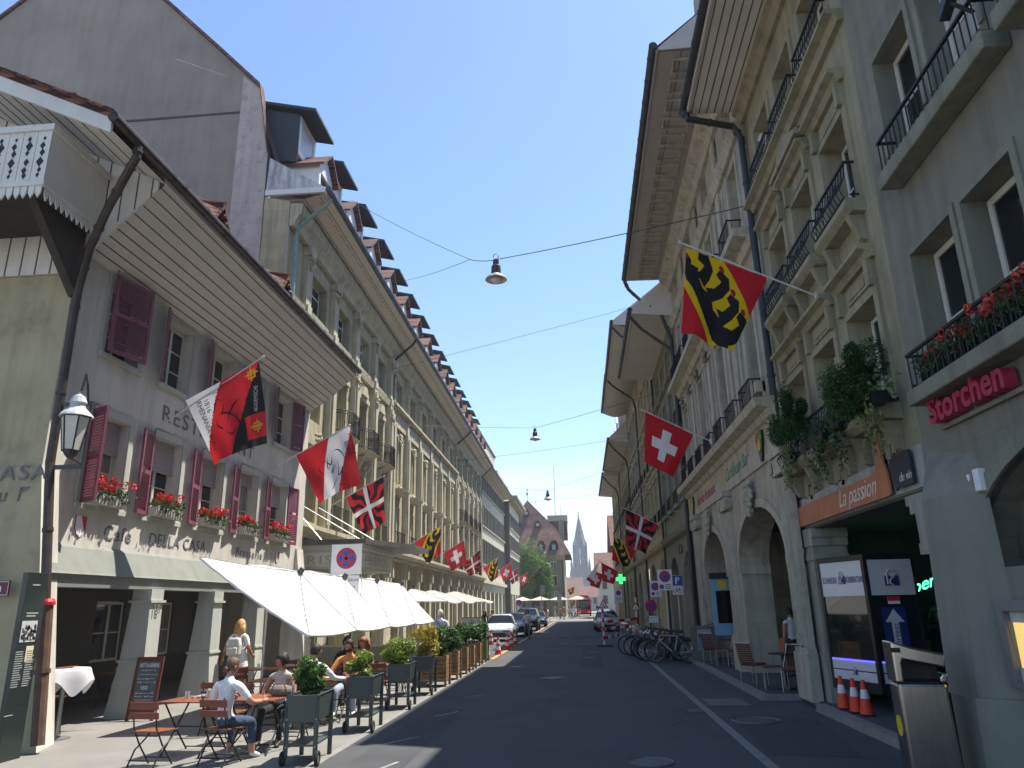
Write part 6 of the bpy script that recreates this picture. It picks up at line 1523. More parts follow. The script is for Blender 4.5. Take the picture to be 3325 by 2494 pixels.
panelsign('traffic_sign', 'smaller white no stopping panel half hidden behind the front one', 3.13, 33.1, .47, 2.24, 2.9, 0, f2_)
def f3_(mb):
    mb.mat(2); mb.box((-.21, -.004, 2.66), (.21, -.001, 3.06)); mb.mat(0)
    mb.box((-.08, -.007, 2.72), (-.02, -.0045, 3.0)); mb.torus((.02, -.006, 2.93), .055, .022, 'y', 16, 4); mb.mat(3)
    for x in (-.1, .1): mb.torus((x, -.005, 2.44), .065, .008, 'y', 18, 4)
    for a, b in (((-.1, 2.44), (-.05, 2.54)), ((-.05, 2.54), (.07, 2.53)), ((.07, 2.53), (.1, 2.44)), ((-.05, 2.54), (.0, 2.44)), ((.0, 2.44), (.07, 2.53)), ((-.1, 2.44), (0, 2.44)), ((.07, 2.53), (.06, 2.58)), ((-.06, 2.57), (-.03, 2.57))): mb.tube([(a[0], -.005, a[1]), (b[0], -.005, b[1])], .008, 4)
panelsign('traffic_sign', 'blue parking sign with a white bicycle panel below', 3.93, 32.0, .43, 2.3, 3.07, 0, f3_)
t = thing('traffic_sign', 'round no stopping disc on a trestle with a white date panel among the bicycles', 'traffic sign', (2.75, 30.9, 0))
mb = MB(); no_stop(mb, (-.06, 0, 1.88), .24); mb.mat(0); mb.box((-.17, -.005, 1.24), (.2, .01, 1.5)); mb.build('sign_face', SM, t, rz=.12)
text_obj('lettering', 'ab 17.06.', BLACK, t, basis((.01, -.03, 1.41), (1, 0, .0), (0, 0, 1)), size=.075, align='CENTER', depth=.001); text_obj('lettering', '\u2190', BLACK, t, basis((.0, -.03, 1.28), (1, 0, .0), (0, 0, 1)), size=.09, align='CENTER', depth=.001)
mb = MB(); mb.tube([(.0, .03, 0), (-.03, .03, 1.9)], .02, 6); mb.tube([(-.3, .3, 1.3), (0, .05, 1.62), (.3, .3, 1.3)], .02, 6); mb.build('post', REDWOOD, t)
def tri(mb, c, s_):
    c = Vector(c); P = lambda k: [c + Vector((math.cos(a) * k, 0, math.sin(a) * k)) for a in (PI / 2, PI * 7 / 6, PI * 11 / 6)]
    mb.mat(1); mb.prism(P(s_), (0, .012, 0)); mb.mat(0); mb.prism([p + Vector((0, -.004, 0)) for p in P(s_ * .68)], (0, .003, 0)); mb.mat(3)
    q = lambda x, z: c + Vector((x * s_, -.0055, z * s_))
    mb.prism([q(-.2, -.25), q(-.08, -.25), q(.02, .02), q(-.06, .1)], (0, -.002, 0)); mb.prism([q(-.06, .12), q(.22, -.08), q(.2, -.14), q(-.08, .02)], (0, -.002, 0)); mb.ell(q(.0, .2), (s_ * .07, .004, s_ * .07), 8, 6); mb.prism([q(.1, -.26), q(.42, -.26), q(.28, -.1)], (0, -.002, 0))
t = thing('road_works_sign', 'triangular road works sign on a striped post at the street end of the barrier', 'road sign', (.93, 38.0, 0))
mb = MB(); tri(mb, (.05, -.05, 1.93), .30); mb.build('sign_face', SM, t); post(t, .0, 0, .08, 1.75, .05, True)
mb = MB(); mb.box((-.3, -.35, 0), (.4, .35, .09)); mb.build('foot', mat('dark_recycled_rubber', (.06, .055, .05), .9, .2, 5), t)
t = thing('road_works_sign', 'triangular road works sign on a post at the wall end of the barrier', 'road sign', (2.72, 40.1, 0))
mb = MB(); tri(mb, (-.03, -.05, 1.78), .28); mb.build('sign_face', SM, t); post(t, .0, 0, .0, 2.6, .045, True)
for k, (z0, x1, z1) in enumerate(((1.12, 2.66, 1.22), (.78, 2.3, .9), (.36, 1.8, .46))):
    t = thing('barrier_board', ('top', 'middle', 'lowest')[k] + ' red and white striped barrier board beside the bicycles', 'barrier board', (.84, 38.3, z0), 0, 'striped boards of the road works barrier')
    mb = MB(); n = 6
    for q in range(n):
        mb.mat(q % 2); xa = (x1 - .84) * q / n; xb = (x1 - .84) * (q + 1) / n; za = (z1 - z0) * q / n; zb = (z1 - z0) * (q + 1) / n
        mb.prism([(xa, 1.6 * q / n, za - .07), (xb, 1.6 * (q + 1) / n, zb - .07), (xb, 1.6 * (q + 1) / n, zb + .07), (xa, 1.6 * q / n, za + .07)], (0, .03, 0))
    mb.build('striped_board', [WHITE, RED], t)
def f4_(mb):
    no_stop(mb, (0, 0, 2.68), .17, stop=False); mb.mat(3)
    for k in range(4): mb.box((-.18, -.004, 2.36 - k * .07), (.18, -.001, 2.38 - k * .07))
panelsign('traffic_sign', 'white no parking panel hanging farther down the right row', 2.4, 52, .52, 2.05, 2.95, 0, f4_)
t = thing('pharmacy_cross', 'glowing green pharmacy cross on the right row', 'shop sign', (4.1, 72.0, 4.0)); mb = MB(); w = .16
mb.box((-w, 0, -.42), (w, .08, .42)); mb.box((-.42, .001, -w), (-w, .079, w)); mb.box((w, .001, -w), (.42, .079, w)); mb.build('lit_cross', mat('green_led', (.04, .8, .18), .5, emit=1.1), t); mb = MB(); mb.tube([(.42, .04, 0), (.5, .04, 0)], .03, 6); mb.build('bracket', DARKMETAL, t)
t.scale = (1.05, 1, 1.05); t.location = (3.62, 72, 4.2)
for x, y, z, lab in ((-6.4, 76, 2.25, 'small round no parking sign above the parked cars'), (-5.4, 90, 2.15, 'small round no parking sign before the green tree')):
    t = thing('traffic_sign', lab, 'traffic sign', (x, y, 0)); mb = MB(); no_stop(mb, (0, 0, z), .3, stop=False); mb.build('sign_face', SM, t); post(t, 0, .05, 0, z + .3)
for x, y, z0, z1, lab in ((-4.85, 92, 3.2, 4.3, 'tall grey sign panel on a double post before the square'), (-3.1, 100, 2.6, 3.4, 'pale narrow sign panel near the cafe parasols of the square')):
    t = thing('sign_post', lab, 'sign', (x, y, 0)); mb = MB(); mb.box((-.3, 0, z0), (.3, .05, z1)); mb.build('panel', mat('grey_sign_back', (.33, .34, .35), .5, .1, 3), t); post(t, -.12, .08, 0, z1, .04)
# ============================================================ TERRACE FURNITURE
def chair_proto(name='garden_chair', label='x', cat='chair'):
    """folding slatted chair, seat opens towards +y"""
    t = thing(name, label, cat)
    mb = MB()
    for k in range(5): mb.cbox((0, -.15 + k * .085, .455 - .004 * k), (.42, .075, .018))
    mb.build('seat', ORANGEWOOD, t, bevel=.004)
    mb = MB(); M = Matrix.Rotation(R(12), 3, 'X')
    for z, h in ((.66, .085), (.79, .10)): mb.cbox((0, -.245 - (z - .66) * .21, z), (.43, .018, h), M)
    mb.build('backrest', REDWOOD, t, bevel=.005)
    for sx in (-1, 1):
        mb = MB(); mb.tube([(sx * .17, -.28, .86), (sx * .17, -.2, .50), (sx * .175, -.05, .28), (sx * .18, .2, .0)], .011, 6); mb.build('leg', BLACKIRON, t)
        mb = MB(); mb.tube([(sx * .195, .24, .44), (sx * .195, .1, .33), (sx * .195, -.1, .22), (sx * .195, -.24, .0)], .011, 6); mb.tube([(sx * .2, -.2, .445), (sx * .2, .24, .445)], .009, 5); mb.build('leg', BLACKIRON, t)
    mb = MB(); mb.tube([(-.18, .13, .09), (.18, .13, .09)], .008, 5); mb.tube([(-.195, -.18, .1), (.195, -.18, .1)], .008, 5); mb.tube([(-.17, -.16, .4), (.17, -.16, .4)], .008, 5); mb.build('stretcher', BLACKIRON, t)
    return t
CH0 = None
def chair(x, y, rz, label):
    global CH0
    if CH0 is None: CH0 = chair_proto(label=label); c = CH0
    else: c = dup(CH0, label=label)
    c.location = (x, y, .012); c.rotation_euler = (0, 0, rz); c['group'] = 'red slatted folding chairs of the cafe terrace'; return c
def table_proto(label):
    t = thing('garden_table', label, 'table')
    mb = MB()
    for k in range(8): mb.cbox((0, -.35 + k * .1, .735), (.78, .09, .02))
    mb.build('table_top', ORANGEWOOD, t, bevel=.004)
    for sx in (-1, 1):
        mb = MB(); mb.tube([(sx * .33, -.3, .715), (sx * .33, 0, .36), (sx * .33, .34, 0)], .013, 6); mb.build('leg', BLACKIRON, t)
        mb = MB(); mb.tube([(sx * .30, .3, .715), (sx * .30, 0, .36), (sx * .30, -.34, 0)], .013, 6); mb.build('leg', BLACKIRON, t)
    mb = MB(); mb.tube([(-.33, .0, .36), (.33, 0, .36)], .009, 5); mb.tube([(-.33, .3, .04), (.33, .3, .04)], .009, 5); mb.build('stretcher', BLACKIRON, t)
    return t
TB0 = None
def table(x, y, rz, label):
    global TB0
    if TB0 is None: TB0 = table_proto(label); c = TB0
    else: c = dup(TB0, label=label)
    c.location = (x, y, .012); c.rotation_euler = (0, 0, rz); c['group'] = 'slatted folding tables of the cafe terrace'; return c
chair(-5.92, 10.45, R(-6), 'empty red slatted chair, nearest to the camera at the bottom left')
chair(-5.02, 10.62, R(-10), 'red slatted chair with the white shirted woman with a hair bun on it')
chair(-5.7, 12.25, R(170), 'empty red slatted chair behind the nearest empty table')
chair(-4.72, 12.35, R(176), 'red slatted chair of the dark haired woman in the sleeveless top')
chair(-6.35, 13.1, R(10), 'empty red slatted chair between the two nearest rows of tables'); chair(-5.75, 15.15, R(180), 'empty red slatted chair left of the man in orange')
chair(-4.95, 13.72, R(0), 'red slatted chair of the man in the white shirt'); chair(-4.72, 15.3, R(180), 'red slatted chair of the bearded man in orange')
chair(-7.3, 16.1, R(5), 'red slatted chair, lower one at the table by the walking blond woman'); chair(-7.1, 17.9, R(180), 'red slatted chair, rear one at the table by the walking blond woman')
chair(-4.55, 17.0, R(0), 'red slatted chair behind the second dark metal planter'); chair(-4.6, 18.7, R(180), 'red slatted chair behind the round leafed bush'); chair(-5.4, 18.7, R(180), 'red slatted chair at the far end of the white parasols')
chair(-5.5, 16.6, R(5), 'red slatted chair in the middle of the terrace shade')
table(-5.82, 11.38, R(-5), 'empty slatted table nearest to the camera'); table(-4.88, 11.5, R(-5), 'slatted table between the woman with the bun and the dark haired woman')
table(-4.82, 14.5, 0, 'slatted table between the man in white and the man in orange'); table(-7.2, 17.0, 0, 'orange lit slatted table beside the walking blond woman'); table(-4.6, 17.85, 0, 'slatted table behind the round leafed bush'); table(-5.85, 14.3, 0, 'slatted table in the shade left of the man in white')
# things on the tables
def onto(name, label, cat, x, y, z, fn, m, group=None):
    mb = MB(); fn(mb); o = mb.build(name, m, None, smooth=False, loc=(x, y, z)); return tag(o, label, cat, group)
GLS = mat('clear_tumbler', (.5, .52, .5), .1, .0, 5, fine=0, alpha=.55)
cup = lambda mb: mb.lathe([(.03, 0), (.036, .11), (.033, .11), (.028, .01)], n=12)
onto('drinking_glass', 'empty glass on the nearest slatted table, left one', 'glass', -5.95, 11.3, .757, cup, GLS, 'glasses on the nearest table'); onto('drinking_glass', 'empty glass on the nearest slatted table, right one', 'glass', -5.68, 11.42, .757, cup, GLS, 'glasses on the nearest table')
onto('cutlery_bundle', 'bundle of napkins and cutlery on the nearest slatted table', 'cutlery', -5.8, 11.5, .757, lambda mb: [mb.cbox((k * .05 - .1, 0, .012 + .006 * k), (.035, .26, .02), Matrix.Rotation(.3 * k, 3, 'Z')) for k in range(4)], mat('grey_napkin', (.28, .28, .29), .8))
onto('handbag', 'soft taupe bag lying on the table between the two women', 'bag', -4.62, 11.6, .757, lambda mb: (mb.ell((0, 0, .07), (.2, .13, .09), 14, 8), mb.tube([(-.12, -.1, .1), (-.05, -.14, .2), (.08, -.13, .18), (.12, -.1, .08)], .008, 5)), mat('taupe_fabric', (.16, .13, .11), .85, .2, 6))
onto('plate', 'plate of food before the man in white', 'plate', -4.75, 14.35, .757, lambda mb: (mb.lathe([(0, 0), (.1, .004), (.14, .02), (.135, .024), (0, .012)], n=20), mb.ell((0, 0, .03), (.07, .06, .025), 8, 5)), mat('plate_ceramic', (.6, .56, .42), .3))
onto('red_basket', 'red basket on the table between the two men', 'basket', -4.55, 14.65, .757, lambda mb: mb.lathe([(.06, 0), (.1, .07), (.09, .07), (.05, .01)], n=14), RED)
onto('drinking_glass', 'tall glass on the table before the man in orange', 'glass', -4.5, 14.45, .757, lambda mb: mb.lathe([(.03, 0), (.04, .15), (.036, .15), (.028, .01)], n=12), GLS)
onto('condiment_set', 'small condiment set on the orange lit table by the blond woman', 'condiments', -7.3, 17.0, .757, lambda mb: (mb.box((-.09, -.05, 0), (.09, .05, .02)), mb.lathe([(.03, .02), (.03, .1)], (-.04, 0, 0), 8), mb.lathe([(.03, .02), (.03, .1)], (.04, 0, 0), 8)), WHITE)
# white cloth standing table and stool under the arcade
t = thing('standing_table', 'high round table on a steel column by the cafe corner', 'table', (-8.86, 12.62, .012))
mb = MB(); mb.lathe([(.22, 0), (.22, .02), (.04, .05), (.035, 1.06)], n=14); mb.build('column', STEEL, t, smooth=False); mb = MB(); mb.lathe([(0, 1.06), (.36, 1.06), (.36, 1.09), (0, 1.09)], n=28); mb.build('table_top', WHITEWOOD, t)
mb = MB(); n = 48
ring = lambda r0, z, amp, zz=0: [((r0 + amp * math.sin(k * 2 * PI / n * 4 + .5)) * math.cos(2 * PI * k / n), (r0 + amp * math.sin(k * 2 * PI / n * 4 + .5)) * math.sin(2 * PI * k / n), z + zz * math.sin(k * 2 * PI / n * 4 + .5)) for k in range(n)]
rs = [ring(.02, 1.107, 0), ring(.37, 1.105, 0), ring(.39, 1.07, .006), ring(.40, .95, .035, .04), ring(.41, .80, .06, .13)]
vs = [p for r_ in rs for p in r_]
mb.add(vs, [(i * n + j, i * n + (j + 1) % n, (i + 1) * n + (j + 1) % n, (i + 1) * n + j) for i in range(4) for j in range(n)] + [tuple(range(n))])
o = mb.build('tablecloth', clothmat('white_cloth', (.74, .74, .76), .2), None, smooth=True, loc=(-8.86, 12.62, .012)); tag(o, 'white tablecloth draped over the high table by the cafe corner', 'tablecloth')
onto('menu_cards', 'two wooden menu boards lying on the white tablecloth', 'menus', -8.85, 12.6, 1.121, lambda mb: [mb.cbox((-.1 + .12 * k, .0, .008 + .012 * k), (.09, .4, .012), Matrix.Rotation(-.5 + .3 * k, 3, 'Z')) for k in range(2)], ORANGEWOOD)
t = thing('bar_stool', 'red slatted stool half hidden behind the corner buttress', 'stool', (-9.3, 12.9, .012)); mb = MB()
for k in range(4): mb.cbox((0, -.13 + .09 * k, .62), (.42, .08, .02))
mb.build('seat', REDWOOD, t); 
for sx, sy in ((-1, -1), (1, -1), (1, 1), (-1, 1)): mb = MB(); mb.tube([(sx * .15, sy * .12, .61), (sx * .19, sy * .17, 0)], .011, 6); mb.build('leg', BLACKIRON, t)
t = thing('side_shelf', 'orange wooden shelf under the white clothed table', 'shelf', (-9.28, 12.3, .9)); mb = MB(); mb.box((-.3, -.15, -.02), (.3, .15, .02)); mb.build('board', ORANGEWOOD, t)
# menu board
t = thing('menu_board', 'chalk menu board with red frame reading MITTAGSMENU and VEGI against the pillar', 'menu board', (-8.62, 14.62, .012))
T = Matrix.Rotation(R(-9), 4, 'X')
mb = MB(T); 
for a, b in (((-.28, -.02, 0), (-.22, .02, 1.16)), ((.22, -.02, 0), (.28, .02, 1.16)), ((-.22, -.02, 1.08), (.22, .02, 1.16)), ((-.22, -.02, .14), (.22, .02, .22))): mb.box(a, b)
mb.build('board_frame', mat('red_brown_frame', (.16, .045, .03), .5, .2, 5), t, bevel=.004)
mb = MB(T); mb.box((-.22, -.006, .22), (.22, .006, 1.08)); mb.build('chalkboard', mat('slate_grey', (.12, .14, .15), .8, .2, 4), t)
CHK = mat('chalk', (.62, .62, .6), .9)
for tx, z, s_, w in (('MITTAGSMENU', .97, .10, .62), ('VEGI', .56, .09, .8)): text_obj('lettering', tx, CHK, t, T @ basis((-.2 if s_ == .1 else -.1, -.009, z), (1, 0, 0), (0, 0, 1)), size=s_, sx=w, depth=.001, bold=.004)
mb = MB(T); rr = random.Random(8)
for z in (.90, .82, .74, .68, .48, .42, .36, .30):
    x = -.19
    while x < .15: l = .02 + rr.random() * .05; mb.box((x, -.0085, z + rr.random() * .012), (x + l, -.0068, z + .012 + rr.random() * .012)); x += l + .015
mb.build('chalk_writing', CHK, t)

# ---------------------------------------------------------------- planters
def trolley(x, y, rz, label, L_=.82):
    t = thing('planter_trolley', label, 'planter', (x, y, 0), rz, 'dark metal planters on wheels')
    W_ = .42; z0, z1 = .54, .88
    mb = MB(); mb.add([(-.18, .02, z0), (.18, .02, z0), (.18, L_ - .02, z0), (-.18, L_ - .02, z0), (-W_ / 2, -.01, z1), (W_ / 2, -.01, z1), (W_ / 2, L_ + .01, z1), (-W_ / 2, L_ + .01, z1)], [(0, 3, 2, 1), (0, 1, 5, 4), (1, 2, 6, 5), (2, 3, 7, 6), (3, 0, 4, 7)])
    mb.tube([(-W_ / 2, -.01, z1), (W_ / 2, -.01, z1), (W_ / 2, L_ + .01, z1), (-W_ / 2, L_ + .01, z1), (-W_ / 2, -.01, z1)], .011, 5)
    mb.build('tub', PLANTERGREY, t)
    mb = MB(); mb.box((-.18, .02, z1 - .06), (.18, L_ - .02, z1 - .03)); r = random.Random(int(y * 10))
    for k in range(60): mb.ell((r.uniform(-.17, .17), r.uniform(.03, L_ - .03), z1 - .035), (.02, .02, .018), 5, 3)
    mb.build('soil', SOIL, t)
    for sx in (-1, 1):
        for yy in (.03, L_ - .03):
            mb = MB(); zb = .1 if yy < .1 else 0; mb.box((sx * .2 - .03, yy - .012, zb), (sx * .2 + .03, yy + .012, .87)); mb.box((sx * .215 - .01 * 1, yy - .03, zb), (sx * .215 + .005, yy + .03, .8)); mb.mat(1)
            for z in (.24, .58, .8): mb.ell((sx * .2, yy - .016, z), (.012, .006, .012), 6, 4); mb.ell((sx * .222, yy, z), (.006, .012, .012), 6, 4)
            mb.build('leg', [PLANTERGREY, STEEL], t)
        mb = MB(); mb.torus((sx * .235, .03, .1), .075, .026, 'x', 18, 6); mb.mat(1); mb.lathe([(.0, -.015), (.055, -.012), (.055, .012), (0, .015)], (sx * .235, .03, .1), 12, 'x'); mb.build('wheel', [RUBBER, mat('grey_hub', (.2, .2, .2), .5)], t)
    mb = MB(); mb.box((-.19, .03, .24), (.19, L_ - .03, .265)); mb.build('shelf', PLANTERGREY, t)
    return t
pt = [(-3.86, 10.45, 'nearest dark metal planter on wheels, with a dark glossy bush'), (-3.85, 13.1, 'second dark metal planter on wheels, with a bright green leafy plant'), (-3.86, 15.9, 'third dark metal planter on wheels, with the round clipped bush'), (-3.88, 18.3, 'farthest dark metal planter on wheels, with the golden bush')]
for x, y, l in pt: trolley(x, y, R(4) if y < 11 else R(2), l)
def shrub(label, loc, rad, m, n, seed, s_=.03, stems=True, lump=10, fill=.5, name='potted_shrub'):
    t = thing(name, label, 'shrub', loc); bushmesh('foliage', (0, 0, rad[2] * .95), rad, n, s_, m, t, seed, lump, fill=fill)
    mb = MB(); r = random.Random(seed)
    for k in range(6): a = r.random() * 6.28; mb.tube([(.03 * math.cos(a), .03 * math.sin(a), -.05), (rad[0] * .5 * math.cos(a), rad[1] * .5 * math.sin(a), rad[2] * 1.2)], .008, 4)
    mb.build('stems', MATS['bark'], t); return t
shrub('dark glossy upright bush in the nearest metal planter', (-3.86, 10.7, .84), (.21, .24, .25), LEAFMD, 2400, 21, .026, lump=14)
shrub('bright green leafy plant in the second metal planter', (-3.9, 13.35, .85), (.23, .24, .22), LEAFLT, 1500, 22, .034)
shrub('round clipped yellow green bush in the third metal planter', (-3.9, 16.25, .84), (.36, .38, .34), LEAFLT, 4200, 23, .028, lump=16)
shrub('golden leaved bush in the farthest metal planter', (-3.92, 18.8, .85), (.36, .4, .42), LEAFYL, 3000, 24, .03)
t = thing('plant_marker', 'slim pale thermometer stick in the nearest planter', 'plant marker', (-4.02, 10.5, .83)); mb = MB(); mb.box((-.02, -.004, 0), (.02, .004, .19)); mb.mat(1); mb.box((-.006, -.006, .03), (.006, -.0045, .16)); mb.build('stick', [mat('pale_plastic', (.45, .46, .45), .4), BLACK], t)
names = ['first', 'second', 'third', 'fourth', 'fifth', 'green painted last']
yb = [20.15, 22.0, 23.75, 25.2, 26.75, 28.5]
PP = None
for k, y in enumerate(yb):
    lab = ('wooden slatted planter nearest to the metal planters', 'second wooden slatted planter of the row', 'third wooden slatted planter of the row', 'fourth wooden slatted planter of the row', 'fifth wooden slatted planter, before the green one', 'green painted slatted planter, last of the row by the traffic cone')[k]
    t = thing('wooden_planter', lab, 'planter', (-3.98, y + .35, .012), 0, 'slatted wooden planters along the parking bay')
    mt = PALLETG if k == 5 else PALLET; s_ = .30
    mb = MB()
    for q in range(6):
        z = .13 + q * .105
        for sx in (-1, 1): mb.box((sx * s_ - .012, -s_, z), (sx * s_ + .012, s_, z + .088)); mb.box((-s_, sx * s_ - .012, z), (s_, sx * s_ + .012, z + .088))
    mb.box((-s_ + .02, -s_ + .02, .12), (s_ - .02, s_ - .02, .14)); mb.build('slats', mt, t)
    for sx in (-1, 1):
        for sy in (-1, 1): mb = MB(); mb.box((sx * (s_ + .02) - .03, sy * (s_ + .02) - .03, 0), (sx * (s_ + .02) + .03, sy * (s_ + .02) + .03, .78)); mb.build('corner_post', mt, t)
    mb = MB(); mb.box((-s_ + .02, -s_ + .02, .66), (s_ - .02, s_ - .02, .69)); mb.build('soil', SOIL, t)
    shrub(('glossy laurel in the wooden planter nearest to the metal planters', 'glossy laurel in the second wooden planter', 'glossy laurel in the third wooden planter', 'glossy laurel in the fourth wooden planter', 'glossy laurel in the fifth wooden planter', 'glossy laurel in the green painted planter')[k], (-3.98, y + .35, .70), (.37, .40, .40), LEAFSH, 1500, 40 + k, .05, lump=12, fill=.45)

# ---------------------------------------------------------------- parasols
CANV = clothmat('white_parasol_canvas', (.74, .74, .72), .25); CANV2 = clothmat('cream_parasol_canvas', (.62, .56, .45), .3); CANV3 = clothmat('grey_white_parasol_canvas', (.55, .54, .52), .25)
def parasol(label, x, y, zc, sx, sy, tilt, h, canv, group, base=True, val=.16, seed=0, px=None):
    t = thing('parasol', label, 'parasol', (x, y, 0), 0, group)
    M = Matrix.Translation((0, 0, zc)) @ Matrix.Rotation(tilt, 4, 'Y')
    n = 24; mb = MB(M); vs = []
    for j in range(n + 1):
        for i in range(n + 1):
            a, b = -1 + 2 * i / n, -1 + 2 * j / n; q = max(abs(a), abs(b)); s_ = min(abs(a), abs(b))
            zz = h * (1 - q) ** .92 - .07 * q * (1 - q) * 4 * .5 - (.045 * (1 - (s_ / q) ** 2) * q if q > 0 else 0) + .003 * math.sin(a * 23 + b * 3 + seed) * q
            vs.append((a * sx / 2, b * sy / 2, zz))
    fs = [(j * (n + 1) + i, j * (n + 1) + i + 1, (j + 1) * (n + 1) + i + 1, (j + 1) * (n + 1) + i) for j in range(n) for i in range(n)]
    mb.add(vs, fs)
    # hem
    R_ = [vs[i] for i in range(n + 1)] + [vs[(j + 1) * (n + 1) - 1] for j in range(1, n + 1)] + [vs[n * (n + 1) + i] for i in range(n - 1, -1, -1)] + [vs[j * (n + 1)] for j in range(n - 1, 0, -1)]
    k = len(R_); mb.add(R_ + [(p[0] * 1.004, p[1] * 1.004, p[2] - .035 - .006 * math.sin(q * .9)) for q, p in enumerate(R_)], [(i, (i + 1) % k, (i + 1) % k + k, i + k) for i in range(k)])
    mb.build('canopy', canv, t)
    mb = MB(M)
    for a, b in ((1, 1), (1, -1), (-1, 1), (-1, -1)): mb.tube([(a * sx / 2 * q / 8, b * sy / 2 * q / 8, h * (1 - q / 8) ** .92 - .14 * q / 8 * (1 - q / 8) + .004) for q in range(9)], .006, 4)
    mb.tube([(sx * .22, -sy * .47, .25), (sx * .26, -sy * .36, .27), (sx * .44, -sy * .42, .05), (sx * .52, -sy * .46, -.1)], .005, 4)
    mb.build('seams', mat('grey_seam', (.22, .22, .21), .7), t)
    mb = MB(M); mb.tube([(0, 0, h - .02), (0, 0, h + .1)], [.07, .055], 8); mb.build('cap', mat('grey_cap', (.12, .12, .12), .5), t)
    rb = MB(M)
    for a, b in ((1, 1), (1, -1), (-1, 1), (-1, -1), (1, 0), (-1, 0), (0, 1), (0, -1)):
        rb.tube([(0, 0, h - .05), (a * sx * .25, b * sy * .25, h * .5 - .06), (a * sx * .48, b * sy * .48, -.04 if a * b else -.07)], .011, 5)
    rb.build('ribs', mat('pale_ribs', (.45, .45, .43), .5), t)
    hub = M @ Vector((0, 0, h - .05)); pt_ = Vector((px if px is not None else hub.x, 0, 0))
    mb = MB(); mb.tube([(pt_.x, 0, .1), (pt_.x, 0, zc - .25), tuple(hub)], .027, 8); mb.build('pole', mat('pale_aluminium', (.45, .44, .42), .4, .1, 5, metal=.4), t)
    if base: mb = MB(); mb.box((pt_.x - .3, -.3, .012), (pt_.x + .3, .3, .07)); mb.lathe([(.06, .07), (.05, .32)], (pt_.x, 0, 0), 10); mb.build('base', mat('concrete_base', (.2, .2, .19), .8), t)
    return t
for k, y in enumerate((14.95, 17.85, 20.75, 23.65)):
    parasol(('white tilted parasol nearest to the camera', 'second white tilted parasol in the joined row', 'third white tilted parasol in the joined row', 'farthest white tilted parasol in the joined row')[k], -6.03, y, 2.27, 2.62, 2.9, R(33), .55, CANV, 'white tilted parasols over the cafe terrace', seed=k, px=-.35)
for k, (x, y, m, l) in enumerate(((-6.4, 28.4, CANV3, 'grey white flat parasol of the hotel terrace, front one'), (-6.3, 31.6, CANV3, 'grey white flat parasol of the hotel terrace, middle one'), (-5.9, 35.0, CANV2, 'cream flat parasol of the hotel terrace, rear one'))):
    parasol(l, x, y, 2.28, 3.2, 3.0, R(3), .42, m, 'flat parasols of the hotel terrace')
for k in range(5): parasol(('cream parasol on the square, leftmost, behind the parked cars', 'cream parasol on the square, second from the left', 'cream parasol on the square, middle one', 'cream parasol on the square, second from the right', 'cream parasol on the square, rightmost, by the tiled house corner')[k], -12.4 + 2.9 * k, 118.5 + (k % 2) * 2, 2.75, 3.3, 3.3, 0, .55, CANV2, 'cream parasols on the square', base=False)
# hotel terrace odds and ends seen below the parasols
t = thing('terrace_screen', 'low grey terrace screen wall behind the shaded diners', 'screen', (-6.0, 21.5, .012)); mb = MB(); mb.box((-1.6, 0, 0), (1.9, .06, .95)); mb.mat(1); mb.box((-1.62, -.01, .95), (1.92, .07, 1.0)); mb.build('screen_panel', [GREYPLASTER, STONE_TRIM], t)
def metal_chair(x, y, rz, lab):
    t = thing('metal_chair', lab, 'chair', (x, y, .012), rz, 'pale metal chairs of the hotel terrace'); PM = mat('olive_painted_metal', (.16, .15, .11), .4, .1, 5)
    mb = MB(); mb.box((-.2, -.2, .44), (.2, .2, .46)); mb.build('seat', PM, t); mb = MB(); mb.tube([(-.2, -.2, .46), (-.2, -.24, .8), (-.12, -.25, .88), (.12, -.25, .88), (.2, -.24, .8), (.2, -.2, .46)], .013, 6); mb.box((-.06, -.235, .46), (.06, -.22, .86)); mb.build('backrest', PM, t)
    for sx in (-1, 1):
        for sy in (-1, 1): mb = MB(); mb.tube([(sx * .17, sy * .17, .44), (sx * .21, sy * .21, 0)], .012, 5); mb.build('leg', PM, t)
metal_chair(-5.1, 20.9, R(180), 'pale metal chair before the low screen'); metal_chair(-5.9, 22.6, R(90), 'pale metal chair behind the low screen'); metal_chair(-5.0, 23.0, 0, 'pale metal chair by the golden bush')
t = thing('utility_cabinet', 'grey utility cabinet on the pavement before the parked cars', 'cabinet', (-8.5, 58, .012)); mb = MB(); mb.box((-.7, -.25, 0), (.7, .25, 1.15)); mb.mat(1); mb.box((-.72, -.27, 1.15), (.72, .27, 1.2)); mb.box((-.01, -.255, .05), (.01, -.251, 1.1)); mb.mat(2); mb.box((-.15, -.256, .7), (.15, -.2515, .88)); mb.build('cabinet_body', [mat('cabinet_grey', (.3, .3, .28), .6, .2, 3), DARKMETAL, mat('small_plate', (.1, .12, .3), .5)], t)
